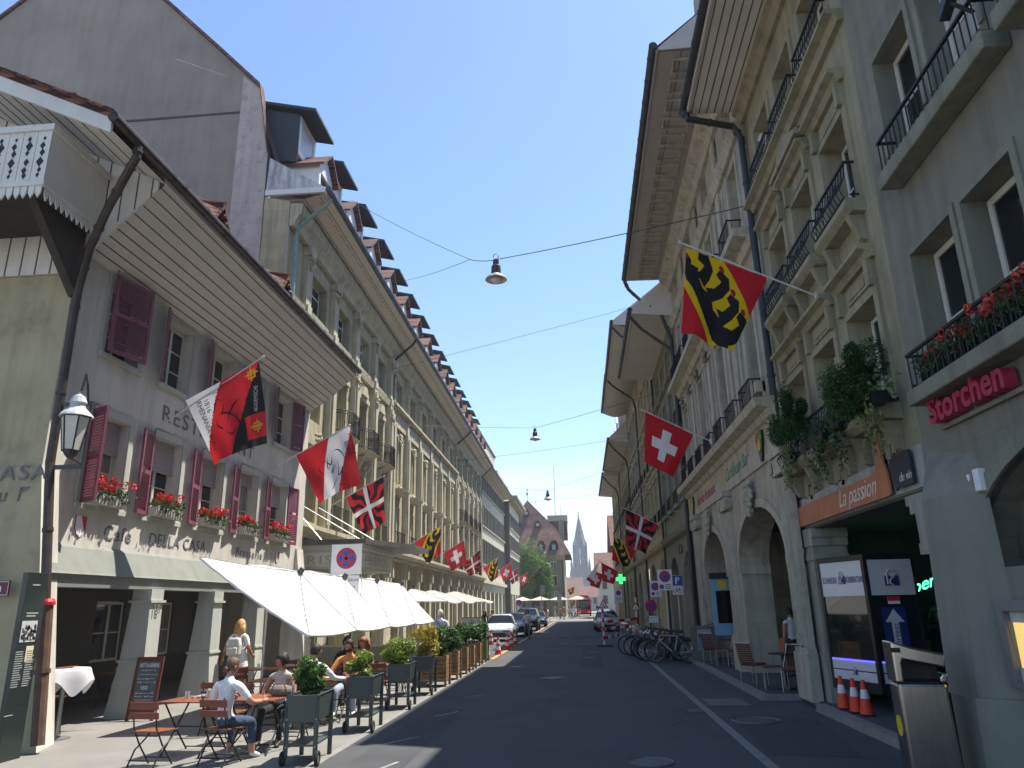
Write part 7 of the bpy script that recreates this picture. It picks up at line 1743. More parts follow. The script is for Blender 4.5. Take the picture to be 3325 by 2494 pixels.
# restaurant chairs on the right
WIC = mat('brown_wicker', (.085, .038, .024), .7, .3, 12, .5, 90, planks=((40, 3, 40), .35)); CUSH = mat('patterned_cushion', (.20, .05, .035), .85, .6, 14)
WCH = None
def wicker(x, y, rz, lab):
    global WCH
    if WCH is None:
        t = thing('wicker_chair', lab, 'chair'); mb = MB(); mb.box((-.21, -.2, .43), (.21, .22, .45)); mb.build('seat', WIC, t); mb = MB(); mb.box((-.2, -.18, .451), (.2, .21, .49)); mb.build('cushion', CUSH, t, bevel=.015)
        mb = MB(); 
        for k in range(9): mb.cbox((0, -.215 - .012 * k, .5 + .05 * k), (.40, .016, .042))
        mb.build('backrest', WIC, t)
        for sx in (-1, 1):
            mb = MB(); mb.tube([(sx * .215, -.22, 0), (sx * .215, -.2, .45), (sx * .21, -.325, .94)], .011, 6); mb.build('leg', STEEL, t); mb = MB(); mb.tube([(sx * .215, .21, 0), (sx * .215, .21, .44), (sx * .215, -.2, .45)], .011, 6); mb.build('leg', STEEL, t)
        mb = MB(); mb.tube([(-.21, -.325, .94), (.21, -.325, .94)], .011, 6); mb.build('top_rail', STEEL, t); WCH = t
    else: t = dup(WCH, label=lab)
    t.location = (x, y, .115); t.rotation_euler = (0, 0, rz); t['group'] = 'wicker chairs of the ionic arcade'
wicker(3.92, 18.85, R(-50), 'brown wicker chair nearest to the road before the far ionic pier'); wicker(4.16, 17.95, R(80), 'steel legged wicker chair with patterned cushion, middle one of the near three'); wicker(4.48, 17.45, R(150), 'wicker chair with an orange card behind it, next to the near fluted pilaster'); wicker(3.98, 24.9, R(-40), 'wicker chair below the blue menu case, left one'); wicker(4.22, 24.3, R(80), 'wicker chair below the blue menu case, right one'); wicker(4.55, 24.0, R(150), 'wicker chair half hidden behind the fluted pilaster below the blue menu case')
for x, y, l in ((4.42, 18.0, 'orange reserved card standing above the near wicker chairs'), (4.6, 24.8, 'orange reserved card standing above the far wicker chairs')):
    t = thing('orange_card', l, 'card', (x, y, .87)); mb = MB(); mb.box((-.045, -.004, 0), (.045, .004, .3)); mb.build('card', mat('orange_card', (.55, .12, .05), .6), t)
    t = thing('cafe_table', 'small dark cafe table behind the ' + ('near' if y < 20 else 'far') + ' wicker chairs', 'table', (x, y, .115)); mb = MB(); mb.lathe([(0, .72), (.33, .72), (.33, .745), (0, .745)], n=20); mb.lathe([(.2, 0), (.2, .02), (.03, .04), (.03, .72)], n=12); mb.build('table_body', BLACK, t)
# cones
def cone(x, y, z, lab, h=.75, kind=0, grp='red and white cones of the parking bay'):
    t = thing('traffic_cone', lab, 'traffic cone', (x, y, z), 0, grp); w = h * .3
    mb = MB(); mb.box((-w * .62, -w * .62, 0), (w * .62, w * .62, .035)); mb.build('base', mat('cone_base', (.35, .03, .03), .6) if not kind else RUBBER, t, bevel=.01)
    rs = lambda q: w * .48 * (1 - q) + .028; mb = MB(); bands_ = ((0, .22, 0), (.22, .42, 1), (.42, .58, 0), (.58, .78, 1), (.78, 1, 0)) if not kind else ((0, .45, 0), (.45, .72, 1), (.72, 1, 0))
    for a, b, m in bands_: mb.mat(m); mb.lathe([(rs(a), .035 + a * (h - .035)), (rs(b), .035 + b * (h - .035))], n=16)
    mb.build('cone_body', [mat('cone_red', (.6, .03, .03), .5) if not kind else mat('cone_orange', (.75, .055, .02), .45), mat('reflective_white', (.72, .72, .72), .4)], t)
for x, y, l in ((-4.99, 41.1, 'white banded cone in front of the white car'), (-3.70, 32.9, 'cone alone on the yellow line'), (-3.64, 36.2, 'first of three cones on the yellow line beside the white car'), (-3.64, 38.2, 'second of three cones on the yellow line beside the white car'), (-3.68, 40.8, 'third of three cones on the yellow line beside the white car'), (-3.78, 29.7, 'cone nearest to the green planter')): cone(x, y, .017, 'red and white striped ' + l)
for k, (x, y) in enumerate(((4.50, 14.5), (4.56, 14.05), (4.62, 13.72))): cone(x, y, .13, ('orange cone with one white band, leftmost of three', 'orange cone with one white band, middle of three', 'orange cone with one white band, rightmost and nearest of three')[k], .56, 1, 'orange cones below the shop display')
# stainless litter bin
t = thing('litter_bin', 'brushed steel litter bin with sloping shark mouth top, nearest on the right', 'litter bin', (3.68, 9.15, 0), R(-8))
prof = [(-.25, 0), (.25, 0), (.235, 1.02), (-.25, 1.02)]
mb = MB(); mb.prism([(x, -.2, z) for x, z in ((-.26, .04), (.26, .04), (.24, 1.1), (-.26, 1.1))], (0, .4, 0)); mb.build('bin_body', BRUSHED, t, bevel=.035)
mb = MB(); mb.prism([(x, -.205, z) for x, z in ((-.27, 1.105), (-.19, 1.105), (-.19, 1.30), (-.17, 1.345), (.24, 1.26), (.26, 1.40), (-.05, 1.47), (-.27, 1.54))], (0, .41, 0)); mb.prism([(x, -.205, z) for x, z in ((.17, 1.105), (.245, 1.105), (.26, 1.2), (.2, 1.2), (.17, 1.16))], (0, .41, 0)); mb.build('bin_hood', BRUSHED, t, bevel=.02)
mb = MB(); mb.box((-.18, -.17, 1.10), (.17, .19, 1.115)); mb.box((-.2, .12, 1.1), (.24, .19, 1.35)); mb.box((.263, -.15, .15), (.266, .15, 1.0)); mb.box((-.275, -.19, 1.42), (-.18, -.206, 1.47)); mb.build('bin_mouth', BLACK, t)
mb = MB(); mb.lathe([(0, -.004), (.11, -.004), (.11, .0)], (-.262, 0, .65), 20, 'x'); mb.build('sticker', mat('yellow_sticker', (.6, .45, .02), .5), t)
# utility box with poster
t = thing('utility_box', 'grey roadside utility box with a poster on its front, behind the bicycles', 'utility box', (3.98, 26.5, .11)); mb = MB(); mb.box((-.36, 0, 0), (.36, .4, 1.02)); mb.box((-.4, -.04, 1.02), (.4, .44, 1.1)); mb.build('box_body', mat('grey_utility_paint', (.15, .145, .13), .8, .3, 4), t)
mb = MB(); mb.box((-.2, -.012, .36), (.26, -.001, 1.0)); mb.mat(1); mb.box((-.18, -.014, .38), (.24, -.0125, .72)); mb.mat(2); mb.ell((-.1, -.014, .8), (.08, .003, .1), 10, 6); mb.mat(3); mb.ell((.1, -.015, .6), (.12, .003, .06), 10, 6); mb.build('poster', [mat('lilac_paper', (.38, .33, .42), .6), mat('poster_blue', (.12, .22, .36), .6), BLACK, mat('poster_skin', (.4, .22, .15), .6)], t)
# ==================================================================== VEHICLES
LIGHT = mat('headlight_glass', (.6, .62, .64), .08, .0, 5, fine=0, coat=.5); REDL = mat('red_lens', (.35, .01, .015), .15); PLATE = mat('number_plate', (.62, .62, .6), .5); CHROME = mat('chrome', (.6, .6, .6), .12, .0, 5, metal=1., fine=0)
def car(label, x, y, rz, L_, W_, H_, col, kind='small', group=None):
    """nose towards -y before rotation"""
    t = thing('parked_car', label, 'car', (x, y, .017), rz, group)
    paint = mat('car_paint_%d' % int(col[0] * 1e4 + col[2] * 999), col, .25, .04, 2, fine=.0, spec=.5, coat=.6)
    belt = .62 * H_ if kind != 'suv' else .60 * H_; hood = .56 * H_ if kind != 'suv' else .58 * H_
    # stations: y, half width, bottom z, belt z, top z (roof) , half width top
    S_ = [(-.5, .74, .30, .36, .40, .70), (-.485, .86, .20, .40, .46, .80), (-.44, .95, .17, .46, .54, .86), (-.36, .985, .17, .50, .585, .88), (-.24, 1., .18, .53, .625, .88), (-.20, 1., .18, .545, .66, .87), (-.08, 1., .18, .56, .955, .74), (.06, 1., .18, .565, 1.0, .72), (.22, 1., .18, .57, .985, .72), (.36, .985, .18, .575, .93, .71), (.455, .95, .20, .575, .74, .80), (.49, .88, .24, .55, .60, .80), (.5, .78, .32, .48, .5, .72)]
    if kind == 'suv': S_ = [(a, b, c, d + .03, (e if e > .9 else e + .035), f + .02) for a, b, c, d, e, f in S_]; S_[10] = (.47, .96, .2, .6, .86, .80)
    rows = []
    for a, b, c, d, e, f in S_:
        w = W_ / 2
        rows.append([(-w * b * .93, a * L_, c * H_), (-w * b, a * L_, (c + .12) * H_), (-w * b, a * L_, d * H_), (-w * b * .97, a * L_, (d + .035) * H_ if e > d + .05 else (d + e) / 2 * H_), (-w * f, a * L_, (e - .035) * H_ if e > .7 else e * H_ - .01), (-w * f * .86, a * L_, e * H_), (0, a * L_, e * H_ + .012), (w * f * .86, a * L_, e * H_), (w * f, a * L_, (e - .035) * H_ if e > .7 else e * H_ - .01), (w * b * .97, a * L_, (d + .035) * H_ if e > d + .05 else (d + e) / 2 * H_), (w * b, a * L_, d * H_), (w * b, a * L_, (c + .12) * H_), (w * b * .93, a * L_, c * H_)])
    mb = MB(); gl = MB(); m = len(rows[0])
    vs = [p for r_ in rows for p in r_]
    body, glass = [], []
    for i in range(len(rows) - 1):
        for j in range(m - 1):
            f = (i * m + j, i * m + j + 1, (i + 1) * m + j + 1, (i + 1) * m + j)
            side = j in (3, 8) and 5 <= i <= 9 and i not in (7,) ; scr = j in (5, 6) and i in (5, 9)
            (glass if side or (scr) or (j in (4, 7) and i in (5, 9)) else body).append(f)
        body.append((i * m, (i + 1) * m, (i + 1) * m + m - 1, i * m + m - 1))
    mb.add(vs, body); mb.poly(rows[0]); mb.poly(rows[-1]); o = mb.build('body', paint, t, smooth=False); 
    for p in o.data.polygons: p.use_smooth = True
    o.data.set_sharp_from_angle(angle=R(32))
    gl.add(vs, glass); gl.build('window_glass', GLASS, t)
    for sx in (-1, 1):
        for yy in (-.31, .30):
            wh = MB(); r_ = .315 if kind != 'suv' else .35; c = (sx * (W_ / 2 - .09), yy * L_, r_)
            wh.lathe([(r_ * .66, -.11), (r_, -.1), (r_, .1), (r_ * .66, .11)], c, 22, 'x'); wo = wh.build('wheel', RUBBER, t)
            rm = MB(); rm.lathe([(.05, sx * .095), (r_ * .3, sx * .09), (r_ * .67, sx * .1), (r_ * .67, -sx * .08)], c, 14, 'x')
            for k in range(7): a = 2 * PI * k / 7; rm.cbox((c[0] + sx * .1, c[1] + math.cos(a) * r_ * .35, c[2] + math.sin(a) * r_ * .35), (.015, r_ * .55, .04), Matrix.Rotation(a, 3, 'X'))
            rm.build('rim', mat('alloy', (.3, .3, .31), .3, .1, 5, metal=.8), wo)
            ar = MB(); ar.lathe([(r_ * 1.14, sx * .088), (r_ * .9, sx * .091)], c, 22, 'x'); ar.build('wheel_arch', BLACK, t)
        hl = MB(); hl.ell((sx * W_ * .36, -.462 * L_, .46 * H_), (W_ * .085, .07, .055 * H_), 12, 8); hl.build('headlight', LIGHT, t)
        tl = MB(); tl.ell((sx * W_ * .40, .482 * L_, .50 * H_), (W_ * .06, .05, .08 * H_), 10, 6); tl.build('tail_light', REDL, t)
        mr = MB(); mr.ell((sx * (W_ / 2 + .1), -.17 * L_, .60 * H_), (.1, .06, .07), 10, 6); mr.tube([(sx * W_ * .47, -.17 * L_, .58 * H_), (sx * (W_ / 2 + .06), -.17 * L_, .59 * H_)], .02, 5); mr.build('mirror', paint, t)
    g = MB(); g.box((-W_ * .26, -.505 * L_, .245 * H_), (W_ * .26, -.487 * L_, .33 * H_)); g.box((-W_ * .38, -.497 * L_, .20 * H_), (W_ * .38, -.47 * L_, .235 * H_)); g.build('grille', BLACK, t)
    g = MB(); g.box((-.26, -.509 * L_, .345 * H_), (.26, -.4985 * L_, .415 * H_)); g.build('number_plate', PLATE, t)
    return t
car('small white electric car, nose towards the camera, first in the parking bay', -4.95, 46.0, 0, 3.6, 1.66, 1.5, (.55, .60, .62), group='cars in the left parking bay')
car('dark blue hatchback parked behind the small white car', -4.55, 52.6, 0, 4.3, 1.78, 1.52, (.02, .028, .045), group='cars in the left parking bay')
car('black tall off-roader, third car in the parking bay', -4.6, 62.6, 0, 4.7, 1.9, 1.78, (.015, .016, .018), 'suv', group='cars in the left parking bay')
car('blue grey saloon, farthest in the parking bay before the square', -4.45, 73.2, 0, 4.4, 1.8, 1.45, (.03, .045, .075), group='cars in the left parking bay')
car('silver estate car facing the camera behind the striped barrier', 1.75, 60.0, R(3), 4.6, 1.8, 1.48, (.36, .37, .38))
car('silver car parked directly behind the silver estate car', 1.95, 66.5, R(3), 4.3, 1.78, 1.5, (.30, .32, .33))
t = thing('city_bus', 'red city bus with a rounded roof pod facing the camera on the square', 'bus', (.05, 131, 0)); RB = mat('bus_red', (.42, .012, .03), .3, .05, 1, fine=0, coat=.4)
mb = MB(); pf = [(-1.22, .3), (-1.27, .8), (-1.27, 2.4), (-1.15, 2.85), (-.9, 2.98), (.9, 2.98), (1.15, 2.85), (1.27, 2.4), (1.27, .8), (1.22, .3)]
for a, b, s_ in ((0, .25, .96), (.25, 11.5, 1)): mb.prism([(x * s_, a, z if s_ == 1 else .35 + (z - .35) * .985) for x, z in pf], (0, b - a, 0))
mb.prism([(x * .8, .5, z) for x, z in ((-1.25, 2.98), (1.25, 2.98), (1.1, 3.45), (-1.1, 3.45))], (0, 7, 0)); mb.build('body', RB, t)
mb = MB(); mb.box((-1.1, -.03, 1.15), (1.1, -.001, 2.45)); mb.box((1.271, .6, 1.3), (1.28, 11, 2.4)); mb.box((-1.28, .6, 1.3), (-1.271, 11, 2.4)); mb.build('window_glass', GLASS, t)
mb = MB(); mb.box((-1.0, -.03, 2.5), (1.0, -.002, 2.75)); mb.build('destination_panel', BLACK, t)
for sx in (-1, 1):
    mb = MB(); mb.ell((sx * .85, -.02, .72), (.2, .06, .13), 12, 8); mb.build('headlight', LIGHT, t); mb = MB(); mb.lathe([(.48, -.13), (.48, .13)], (sx * 1.13, 2.4, .48), 18, 'x'); mb.build('wheel', RUBBER, t); mb = MB(); mb.tube([(sx * 1.2, 0, 2.6), (sx * 1.42, -.25, 2.5), (sx * 1.42, -.25, 2.1)], .04, 6); mb.build('mirror', BLACK, t)
mb = MB(); mb.box((-1.2, -.04, .3), (1.2, -.002, .5)); mb.build('bumper', BLACK, t)
# bicycles: front wheel towards +x before rotation
def bike(label, x, y, rz, lean, fcol, z=0., basket=False, scooter=False):
    t = thing('bicycle', label, 'bicycle', (x, y, z), rz, 'bicycles parked side by side'); t.rotation_euler = (lean, 0, rz)
    fm = mat('bike_paint_%d' % int(fcol[0] * 1000 + fcol[1] * 77 + fcol[2] * 7), fcol, .3, .05, 5, fine=0, coat=.4)
    for xx in (-.52, .53):
        w = MB(); w.torus((xx, 0, .34), .322, .024, 'y', 30, 6); wo = w.build('wheel', RUBBER, t)
        s_ = MB(); s_.torus((xx, 0, .34), .302, .008, 'y', 26, 4); s_.lathe([(.02, -.04), (.02, .04)], (xx, 0, .34), 8, 'y')
        for k in range(14): a = 2 * PI * k / 14; s_.tube([(xx, .02 * (-1) ** k, .34), (xx + .3 * math.cos(a), 0, .34 + .3 * math.sin(a))], .0022, 3)
        s_.build('spokes', STEEL, wo)
    BB, ST_, HT, HB_, RA, FA = (-.06, 0, .29), (-.2, 0, .80), (.36, 0, .84), (.39, 0, .68), (-.52, 0, .34), (.53, 0, .34)
    m = MB(); m.tube([BB, ST_], .02, 6); m.tube([ST_, HT], .02, 6); m.tube([BB, HB_], .024, 6); m.tube([HT, HB_], .02, 6)
    for s2 in (-.05, .05): m.tube([BB, (RA[0], s2, RA[2])], .01, 5); m.tube([ST_, (RA[0], s2, RA[2])], .009, 5); m.tube([HB_, (.45, s2, .58), (FA[0], s2, FA[2])], .011, 5)
    m.build('frame', fm, t)
    m = MB(); m.tube([HT, (.34, 0, .98)], .014, 6); m.tube([(.22, -.29, 1.0), (.33, -.2, 1.0), (.36, 0, .98), (.33, .2, 1.0), (.22, .29, 1.0)], .012, 6); m.build('handlebar', BLACK, t)
    m = MB(); m.tube([ST_, (-.22, 0, .90)], .013, 6); m.ell((-.27, 0, .93), (.13, .075, .035), 12, 6); m.ell((-.14, 0, .935), (.11, .03, .025), 10, 6); m.build('saddle', BLACK, t)
    m = MB(); m.lathe([(.09, -.01), (.09, .01)], (BB[0], .03, BB[2]), 16, 'y'); m.tube([(BB[0], .05, BB[2]), (BB[0] + .1, .07, BB[2] - .13)], .01, 5); m.tube([(BB[0], -.05, BB[2]), (BB[0] - .1, -.07, BB[2] + .13)], .01, 5); m.cbox((BB[0] + .1, .11, BB[2] - .13), (.09, .08, .02)); m.cbox((BB[0] - .1, -.11, BB[2] + .13), (.09, .08, .02)); m.tube([(BB[0], .035, BB[2] + .085), (RA[0], .035, RA[2] + .035)], .005, 4); m.tube([(BB[0], .035, BB[2] - .085), (RA[0], .035, RA[2] - .035)], .005, 4); m.build('crank', DARKMETAL, t)
    for xx, a0, a1 in ((-.52, -.3, 3.0), (.53, .3, 2.7)):
        m = MB(); P = [(xx + .365 * math.cos(a0 + (a1 - a0) * k / 10), 0, .34 + .365 * math.sin(a0 + (a1 - a0) * k / 10)) for k in range(11)]
        for a, b in zip(P, P[1:]): m.poly([(a[0], -.025, a[2]), (b[0], -.025, b[2]), (b[0], .025, b[2]), (a[0], .025, a[2])])
        m.build('mudguard', BLACK, t)
    t.scale = (1.1, 1.1, 1.1); m = MB(); m.ell((.47, 0, .86), (.05, .04, .04), 10, 6); m.build('headlight', LIGHT, t)
    m = MB(); 
    for s2 in (-.06, 0, .06): m.tube([(-.3, s2, .72), (-.72, s2, .72)], .007, 4)
    m.tube([(-.55, -.06, .72), (-.52, -.07, .36)], .006, 4); m.tube([(-.55, .06, .72), (-.52, .07, .36)], .006, 4); m.build('luggage_rack', DARKMETAL, t)
    if basket:
        m = MB()
        for k in range(9):
            for sx in (-1, 1): m.tube([(.42 + .035 * k, sx * .15, .80), (.42 + .04 * k, sx * .18, 1.06)], .005, 4); 
        for z_ in (.8, .88, .97, 1.06): q = .15 + (z_ - .8) * .12; m.tube([(.42, -q, z_), (.75, -q, z_), (.75, q, z_), (.42, q, z_), (.42, -q, z_)], .006, 4)
        m.build('basket', STEEL, t)
    return t
bl = ['pale green framed bicycle nearest to the camera, beside the utility box', 'black bicycle directly behind the pale green framed one', 'black bicycle with a white mudguard stripe, third from the camera', 'black city bicycle in the middle of the row', 'bicycle with an orange rear part in the middle of the row', 'black bicycle with a wire basket', 'dark bicycle behind the wire basket', 'dark bicycle, second from the barrier', 'black bicycle standing farthest into the road by the barrier']
bc = [(.30, .36, .31), (.02, .02, .022), (.05, .05, .06), (.02, .02, .02), (.45, .12, .02), (.03, .03, .03), (.02, .025, .03), (.12, .02, .02), (.015, .015, .015)]
bl += ['black bicycle tangled in the middle of the row'] * 4; bc += [(.02, .02, .022), (.04, .04, .045), (.1, .1, .1), (.02, .02, .03)]
for k in range(13):
    y = 27.3 + (.6 * k if k < 9 else .6 * (k - 8) + .3); x = 3.0 - .09 * min(k, 9) + (k % 2) * .12 + (.5 if k > 8 else 0)
    bike(bl[k], x, y, R(180 + (-12 if k == 0 else 6 * (k % 3) - 6)), R(6 if k % 2 else -5), bc[k], basket=(k == 5))
bike('dark bicycle leaning against the arcade wall behind the row', 4.35, 27.5, R(86), R(-8), (.02, .02, .02), z=.11)
t = thing('motor_scooter', 'dark motor scooter at the right kerb before the red bus', 'scooter', (1.0, 66.5, 0), R(90)); mb = MB()
mb.lathe([(.15, -.06), (.22, -.05), (.22, .05), (.15, .06)], (-.6, 0, .22), 16, 'y'); mb.lathe([(.15, -.06), (.22, -.05), (.22, .05), (.15, .06)], (.6, 0, .22), 16, 'y'); mb.ell((-.45, 0, .55), (.4, .17, .2), 12, 8); mb.box((-.2, -.15, .25), (.35, .15, .32)); mb.prism([(.35, -.18, .3), (.5, -.18, .95), (.58, -.18, .9), (.5, -.18, .3)], (0, .36, 0)); mb.tube([(.5, -.3, 1.02), (.52, 0, 1.0), (.5, .3, 1.02)], .02, 6); mb.ell((-.35, 0, .78), (.36, .14, .07), 12, 6); mb.build('scooter_body', BLACK, t)
# ====================================================================== PEOPLE
SKIN = mat('skin', (.42, .21, .14), .55, .08, 6, fine=.03); SKIN2 = mat('tanned_skin', (.36, .165, .10), .55, .08, 6, fine=.03)
WSH = mat('white_cotton', (.68, .66, .64), .85, .1, 8, 1., 13); DENIM = mat('blue_denim', (.045, .07, .12), .85, .35, 9, .9, 16); DARKT = mat('dark_trousers', (.022, .022, .028), .85, .2, 8); BEIGE = mat('beige_linen', (.45, .40, .32), .85, .12, 8, .9, 13); ORG = mat('apricot_shirt', (.56, .24, .065), .85, .12, 8, .9, 13); GREYT = mat('grey_trousers', (.14, .15, .16), .85, .2, 8, .9, 13); STRIPE = mat('olive_striped_top', (.20, .15, .07), .85, .4, 22); LAV = mat('pale_checked_shirt', (.50, .50, .58), .85, .14, 12, .9, 13); BLKT = mat('black_top', (.018, .018, .02), .85, .15, 8); SHOE = mat('white_trainers', (.6, .6, .58), .6, .1, 8); BSHOE = mat('black_shoes', (.02, .02, .02), .5, .1, 8)
HBLOND = mat('blond_hair', (.42, .25, .09), .5, .35, 10, .4, 120, planks=((70, 70, 3), .35)); HBROWN = mat('brown_hair', (.11, .055, .025), .5, .3, 10, .4, 120, planks=((70, 70, 3), .35)); HDARK = mat('dark_hair', (.018, .013, .011), .5, .3, 10, .4, 100); HGREY = mat('grey_hair', (.45, .43, .40), .6, .2, 10, .4, 100); HRED = mat('reddish_hair', (.26, .085, .03), .5, .3, 10, .4, 100)
EYE = mat('dark_eye', (.02, .015, .012), .2); EYEW = mat('eye_white', (.6, .58, .55), .3); LIP = mat('lips', (.33, .09, .08), .5)
def person(label, loc, rz, h=1.68, pose='stand', top=WSH, bottom=DENIM, shoes=SHOE, skin=SKIN, sleeve='short', hair='short', hairm=HBROWN, arms=None, lean=0., legs='long', w=1., look=0., face=True, phase=1, group=None, seat=.47, smile=False, beard=None):
    t = thing('person', label, 'person', loc, rz, group)
    H = h; J = {}
    def v(x, y, z): return Vector((x * H, y * H, z * H))
    if pose == 'sit':
        pz = (seat + .085) / H; J['pelvis'] = v(0, -.02, pz); base = pz
        up = [('waist', .085, -.0), ('chest', .20, .0), ('nb', .295, .0), ('neck', .335, .01), ('head', .40, .02)]
    else:
        J['pelvis'] = v(0, 0, .53); base = .53; up = [('waist', .085, 0), ('chest', .205, .0), ('nb', .295, -.005), ('neck', .335, .002), ('head', .402, .012)]
    for n, dz, dy in up: J[n] = v(0, J['pelvis'].y / H + dy + math.sin(lean) * dz, base + math.cos(lean) * dz)
    for s_, k in ((-1, 'l'), (1, 'r')):
        J['sh' + k] = J['nb'] + v(s_ * .108 * w, .0, -.035)
        J['hip' + k] = J['pelvis'] + v(s_ * .052 * w, 0, -.015)
        if pose == 'sit':
            J['kn' + k] = J['hip' + k] + v(s_ * .035, .255, -.015); J['an' + k] = Vector((J['kn' + k].x * 1.05, J['kn' + k].y - .02 * H + s_ * .03 * H, .045 * H))
        elif pose == 'walk':
            q = s_ * phase; J['kn' + k] = J['hip' + k] + v(s_ * .005, .05 * q + .03, -.235); J['an' + k] = Vector((J['hip' + k].x, (.13 * q - .01) * H, (.045 if q > 0 else .075) * H))
        else: J['kn' + k] = J['hip' + k] + v(s_ * .008, .01, -.235); J['an' + k] = Vector((J['hip' + k].x + s_ * .01 * H, -.01 * H, .045 * H))
        J['to' + k] = J['an' + k] + v(s_ * .012, .10, -.028)
        a = (arms or {}).get(k)
        if a: J['el' + k] = J['sh' + k] + v(*a[0]); J['wr' + k] = J['el' + k] + v(*a[1])
        elif pose == 'walk': J['el' + k] = J['sh' + k] + v(s_ * .035, -.05 * s_ * phase, -.165); J['wr' + k] = J['el' + k] + v(s_ * .012, .03 - .05 * s_ * phase, -.135)
        else: J['el' + k] = J['sh' + k] + v(s_ * .035, -.015, -.17); J['wr' + k] = J['el' + k] + v(s_ * .01, .03, -.14)
    rad = {'pelvis': (.088 * w, .072), 'waist': (.078 * w, .058), 'chest': (.094 * w, .066), 'nb': (.055, .045), 'neck': (.033, .034), 'head': (.03, .03)}
    for k in 'lr': rad.update({'sh' + k: (.042, .04), 'el' + k: (.028, .028), 'wr' + k: (.019, .016), 'hip' + k: (.062 * w, .06), 'kn' + k: (.042, .043), 'an' + k: (.026, .028), 'to' + k: (.022, .016)})
    E = [('pelvis', 'waist'), ('waist', 'chest'), ('chest', 'nb'), ('nb', 'neck'), ('neck', 'head')]
    for k in 'lr': E += [('nb', 'sh' + k), ('sh' + k, 'el' + k), ('el' + k, 'wr' + k), ('pelvis', 'hip' + k), ('hip' + k, 'kn' + k), ('kn' + k, 'an' + k), ('an' + k, 'to' + k)]
    nm = list(J); idx = {n: i for i, n in enumerate(nm)}
    me = bpy.data.meshes.new('b'); me.from_pydata([tuple(J[n]) for n in nm], [(idx[a], idx[b]) for a, b in E], [])
    o = bpy.data.objects.new('b', me); COL.objects.link(o)
    sk = o.modifiers.new('s', 'SKIN'); sk.use_smooth_shade = True; sk.branch_smoothing = .6
    for i, n in enumerate(nm): me.skin_vertices[0].data[i].radius = (rad[n][0] * H, rad[n][1] * H)
    me.skin_vertices[0].data[idx['pelvis']].use_root = True
    sb = o.modifiers.new('u', 'SUBSURF'); sb.levels = 2; sb.render_levels = 2
    dg = bpy.context.evaluated_depsgraph_get(); bm_ = bpy.data.meshes.new_from_object(o.evaluated_get(dg)); bpy.data.objects.remove(o); bpy.data.meshes.remove(me)
    mb = MB(); mb.v = [tuple(q.co) for q in bm_.vertices]; mb.f = [tuple(p.vertices) for p in bm_.polygons]
    segs = [(a, b) for a, b in E]
    def zone(p):
        best = None
        for a, b in segs:
            A, B = J[a], J[b]; d = B - A; tt = max(0, min(1, (p - A).dot(d) / d.length_squared)); dist = (p - (A + d * tt)).length / (rad[a][0] * (1 - tt) + rad[b][0] * tt)
            if best is None or dist < best[0]: best = (dist, a, b, tt)
        _, a, b, tt = best
        if a == 'neck' or (a == 'nb' and b == 'neck' and tt > .35): return 0
        if a in ('waist', 'chest', 'nb') and b in ('chest', 'nb', 'neck', 'shl', 'shr'): return 1
        if a == 'pelvis' and b == 'waist': return 1 if tt > .25 else 2
        if a[:2] == 'sh': return 0 if sleeve == 'none' and tt > .05 else (1 if sleeve == 'long' or tt < .72 else 0)
        if a[:2] == 'el': return 1 if sleeve == 'long' and tt < .9 else 0
        if a[:2] == 'hi': return 2 if legs != 'short' or tt < .55 else 0
        if a[:2] == 'kn': return (2 if legs == 'long' and tt < .93 else (2 if legs == 'crop' and tt < .7 else 0)) if tt < .96 else 3
        if a[:2] == 'an': return 3
        return 2
    for p in bm_.polygons: mb.m.append(zone(p.center))
    bpy.data.meshes.remove(bm_)
    # hands with fingers
    mb.cur = 0
    for s_, k in ((-1, 'l'), (1, 'r')):
        W_ = J['wr' + k]; d = (W_ - J['el' + k]).normalized(); pl = Vector((s_, 0, 0)) - d * Vector((s_, 0, 0)).dot(d); pl = pl.normalized() if pl.length > .2 else d.orthogonal().normalized(); sd = d.cross(pl)
        def hp(a, b, c): return W_ + (d * a + sd * b + pl * c) * H
        mb.tube([hp(-.008, 0, 0), hp(.012, 0, 0), hp(.05, 0, -.002)], [.015 * H, .02 * H, .019 * H], 8)
        for q, (b, l) in enumerate(((-.016, .036), (-.0055, .042), (.005, .04), (.0155, .032))): mb.tube([hp(.046, b, -.002), hp(.046 + l * .5, b * 1.1, -.006), hp(.046 + l, b * 1.1, -.016)], [.0058 * H, .0054 * H, .004 * H], 6)
        mb.tube([hp(.012, -.018, 0), hp(.03, -.03, -.006), hp(.048, -.034, -.012)], [.0068 * H, .006 * H, .0045 * H], 6)
    # head
    hc = J['head'] + v(0, .012, .012); MH = Matrix.Rotation(look, 3, 'Z')
    def hp(x, y, z): return hc + MH @ (Vector((x, y, z)) * H)
    def hshape(d):
        kx = 1.0 if d.z > -.1 else 1 - .34 * min(1, (-.1 - d.z) / .7); ky = 1.0 if d.z > -.2 else 1 - (.05 if d.y > 0 else .35) * min(1, (-.2 - d.z) / .6)
        return (kx, ky, 1.0)
    hd = MB(); hd.ell((0, 0, 0), (.046, .057, .067), 20, 14, hshape)
    hd.tube([(0, .052, .012), (0, .062, -.008), (0, .06, -.016)], [.006, .009, .006], 8)
    for s_ in (-1, 1): hd.ell((s_ * .046, -.004, -.006), (.006, .012, .017), 8, 6)
    mb.add([hp(*q) for q in hd.v], hd.f)
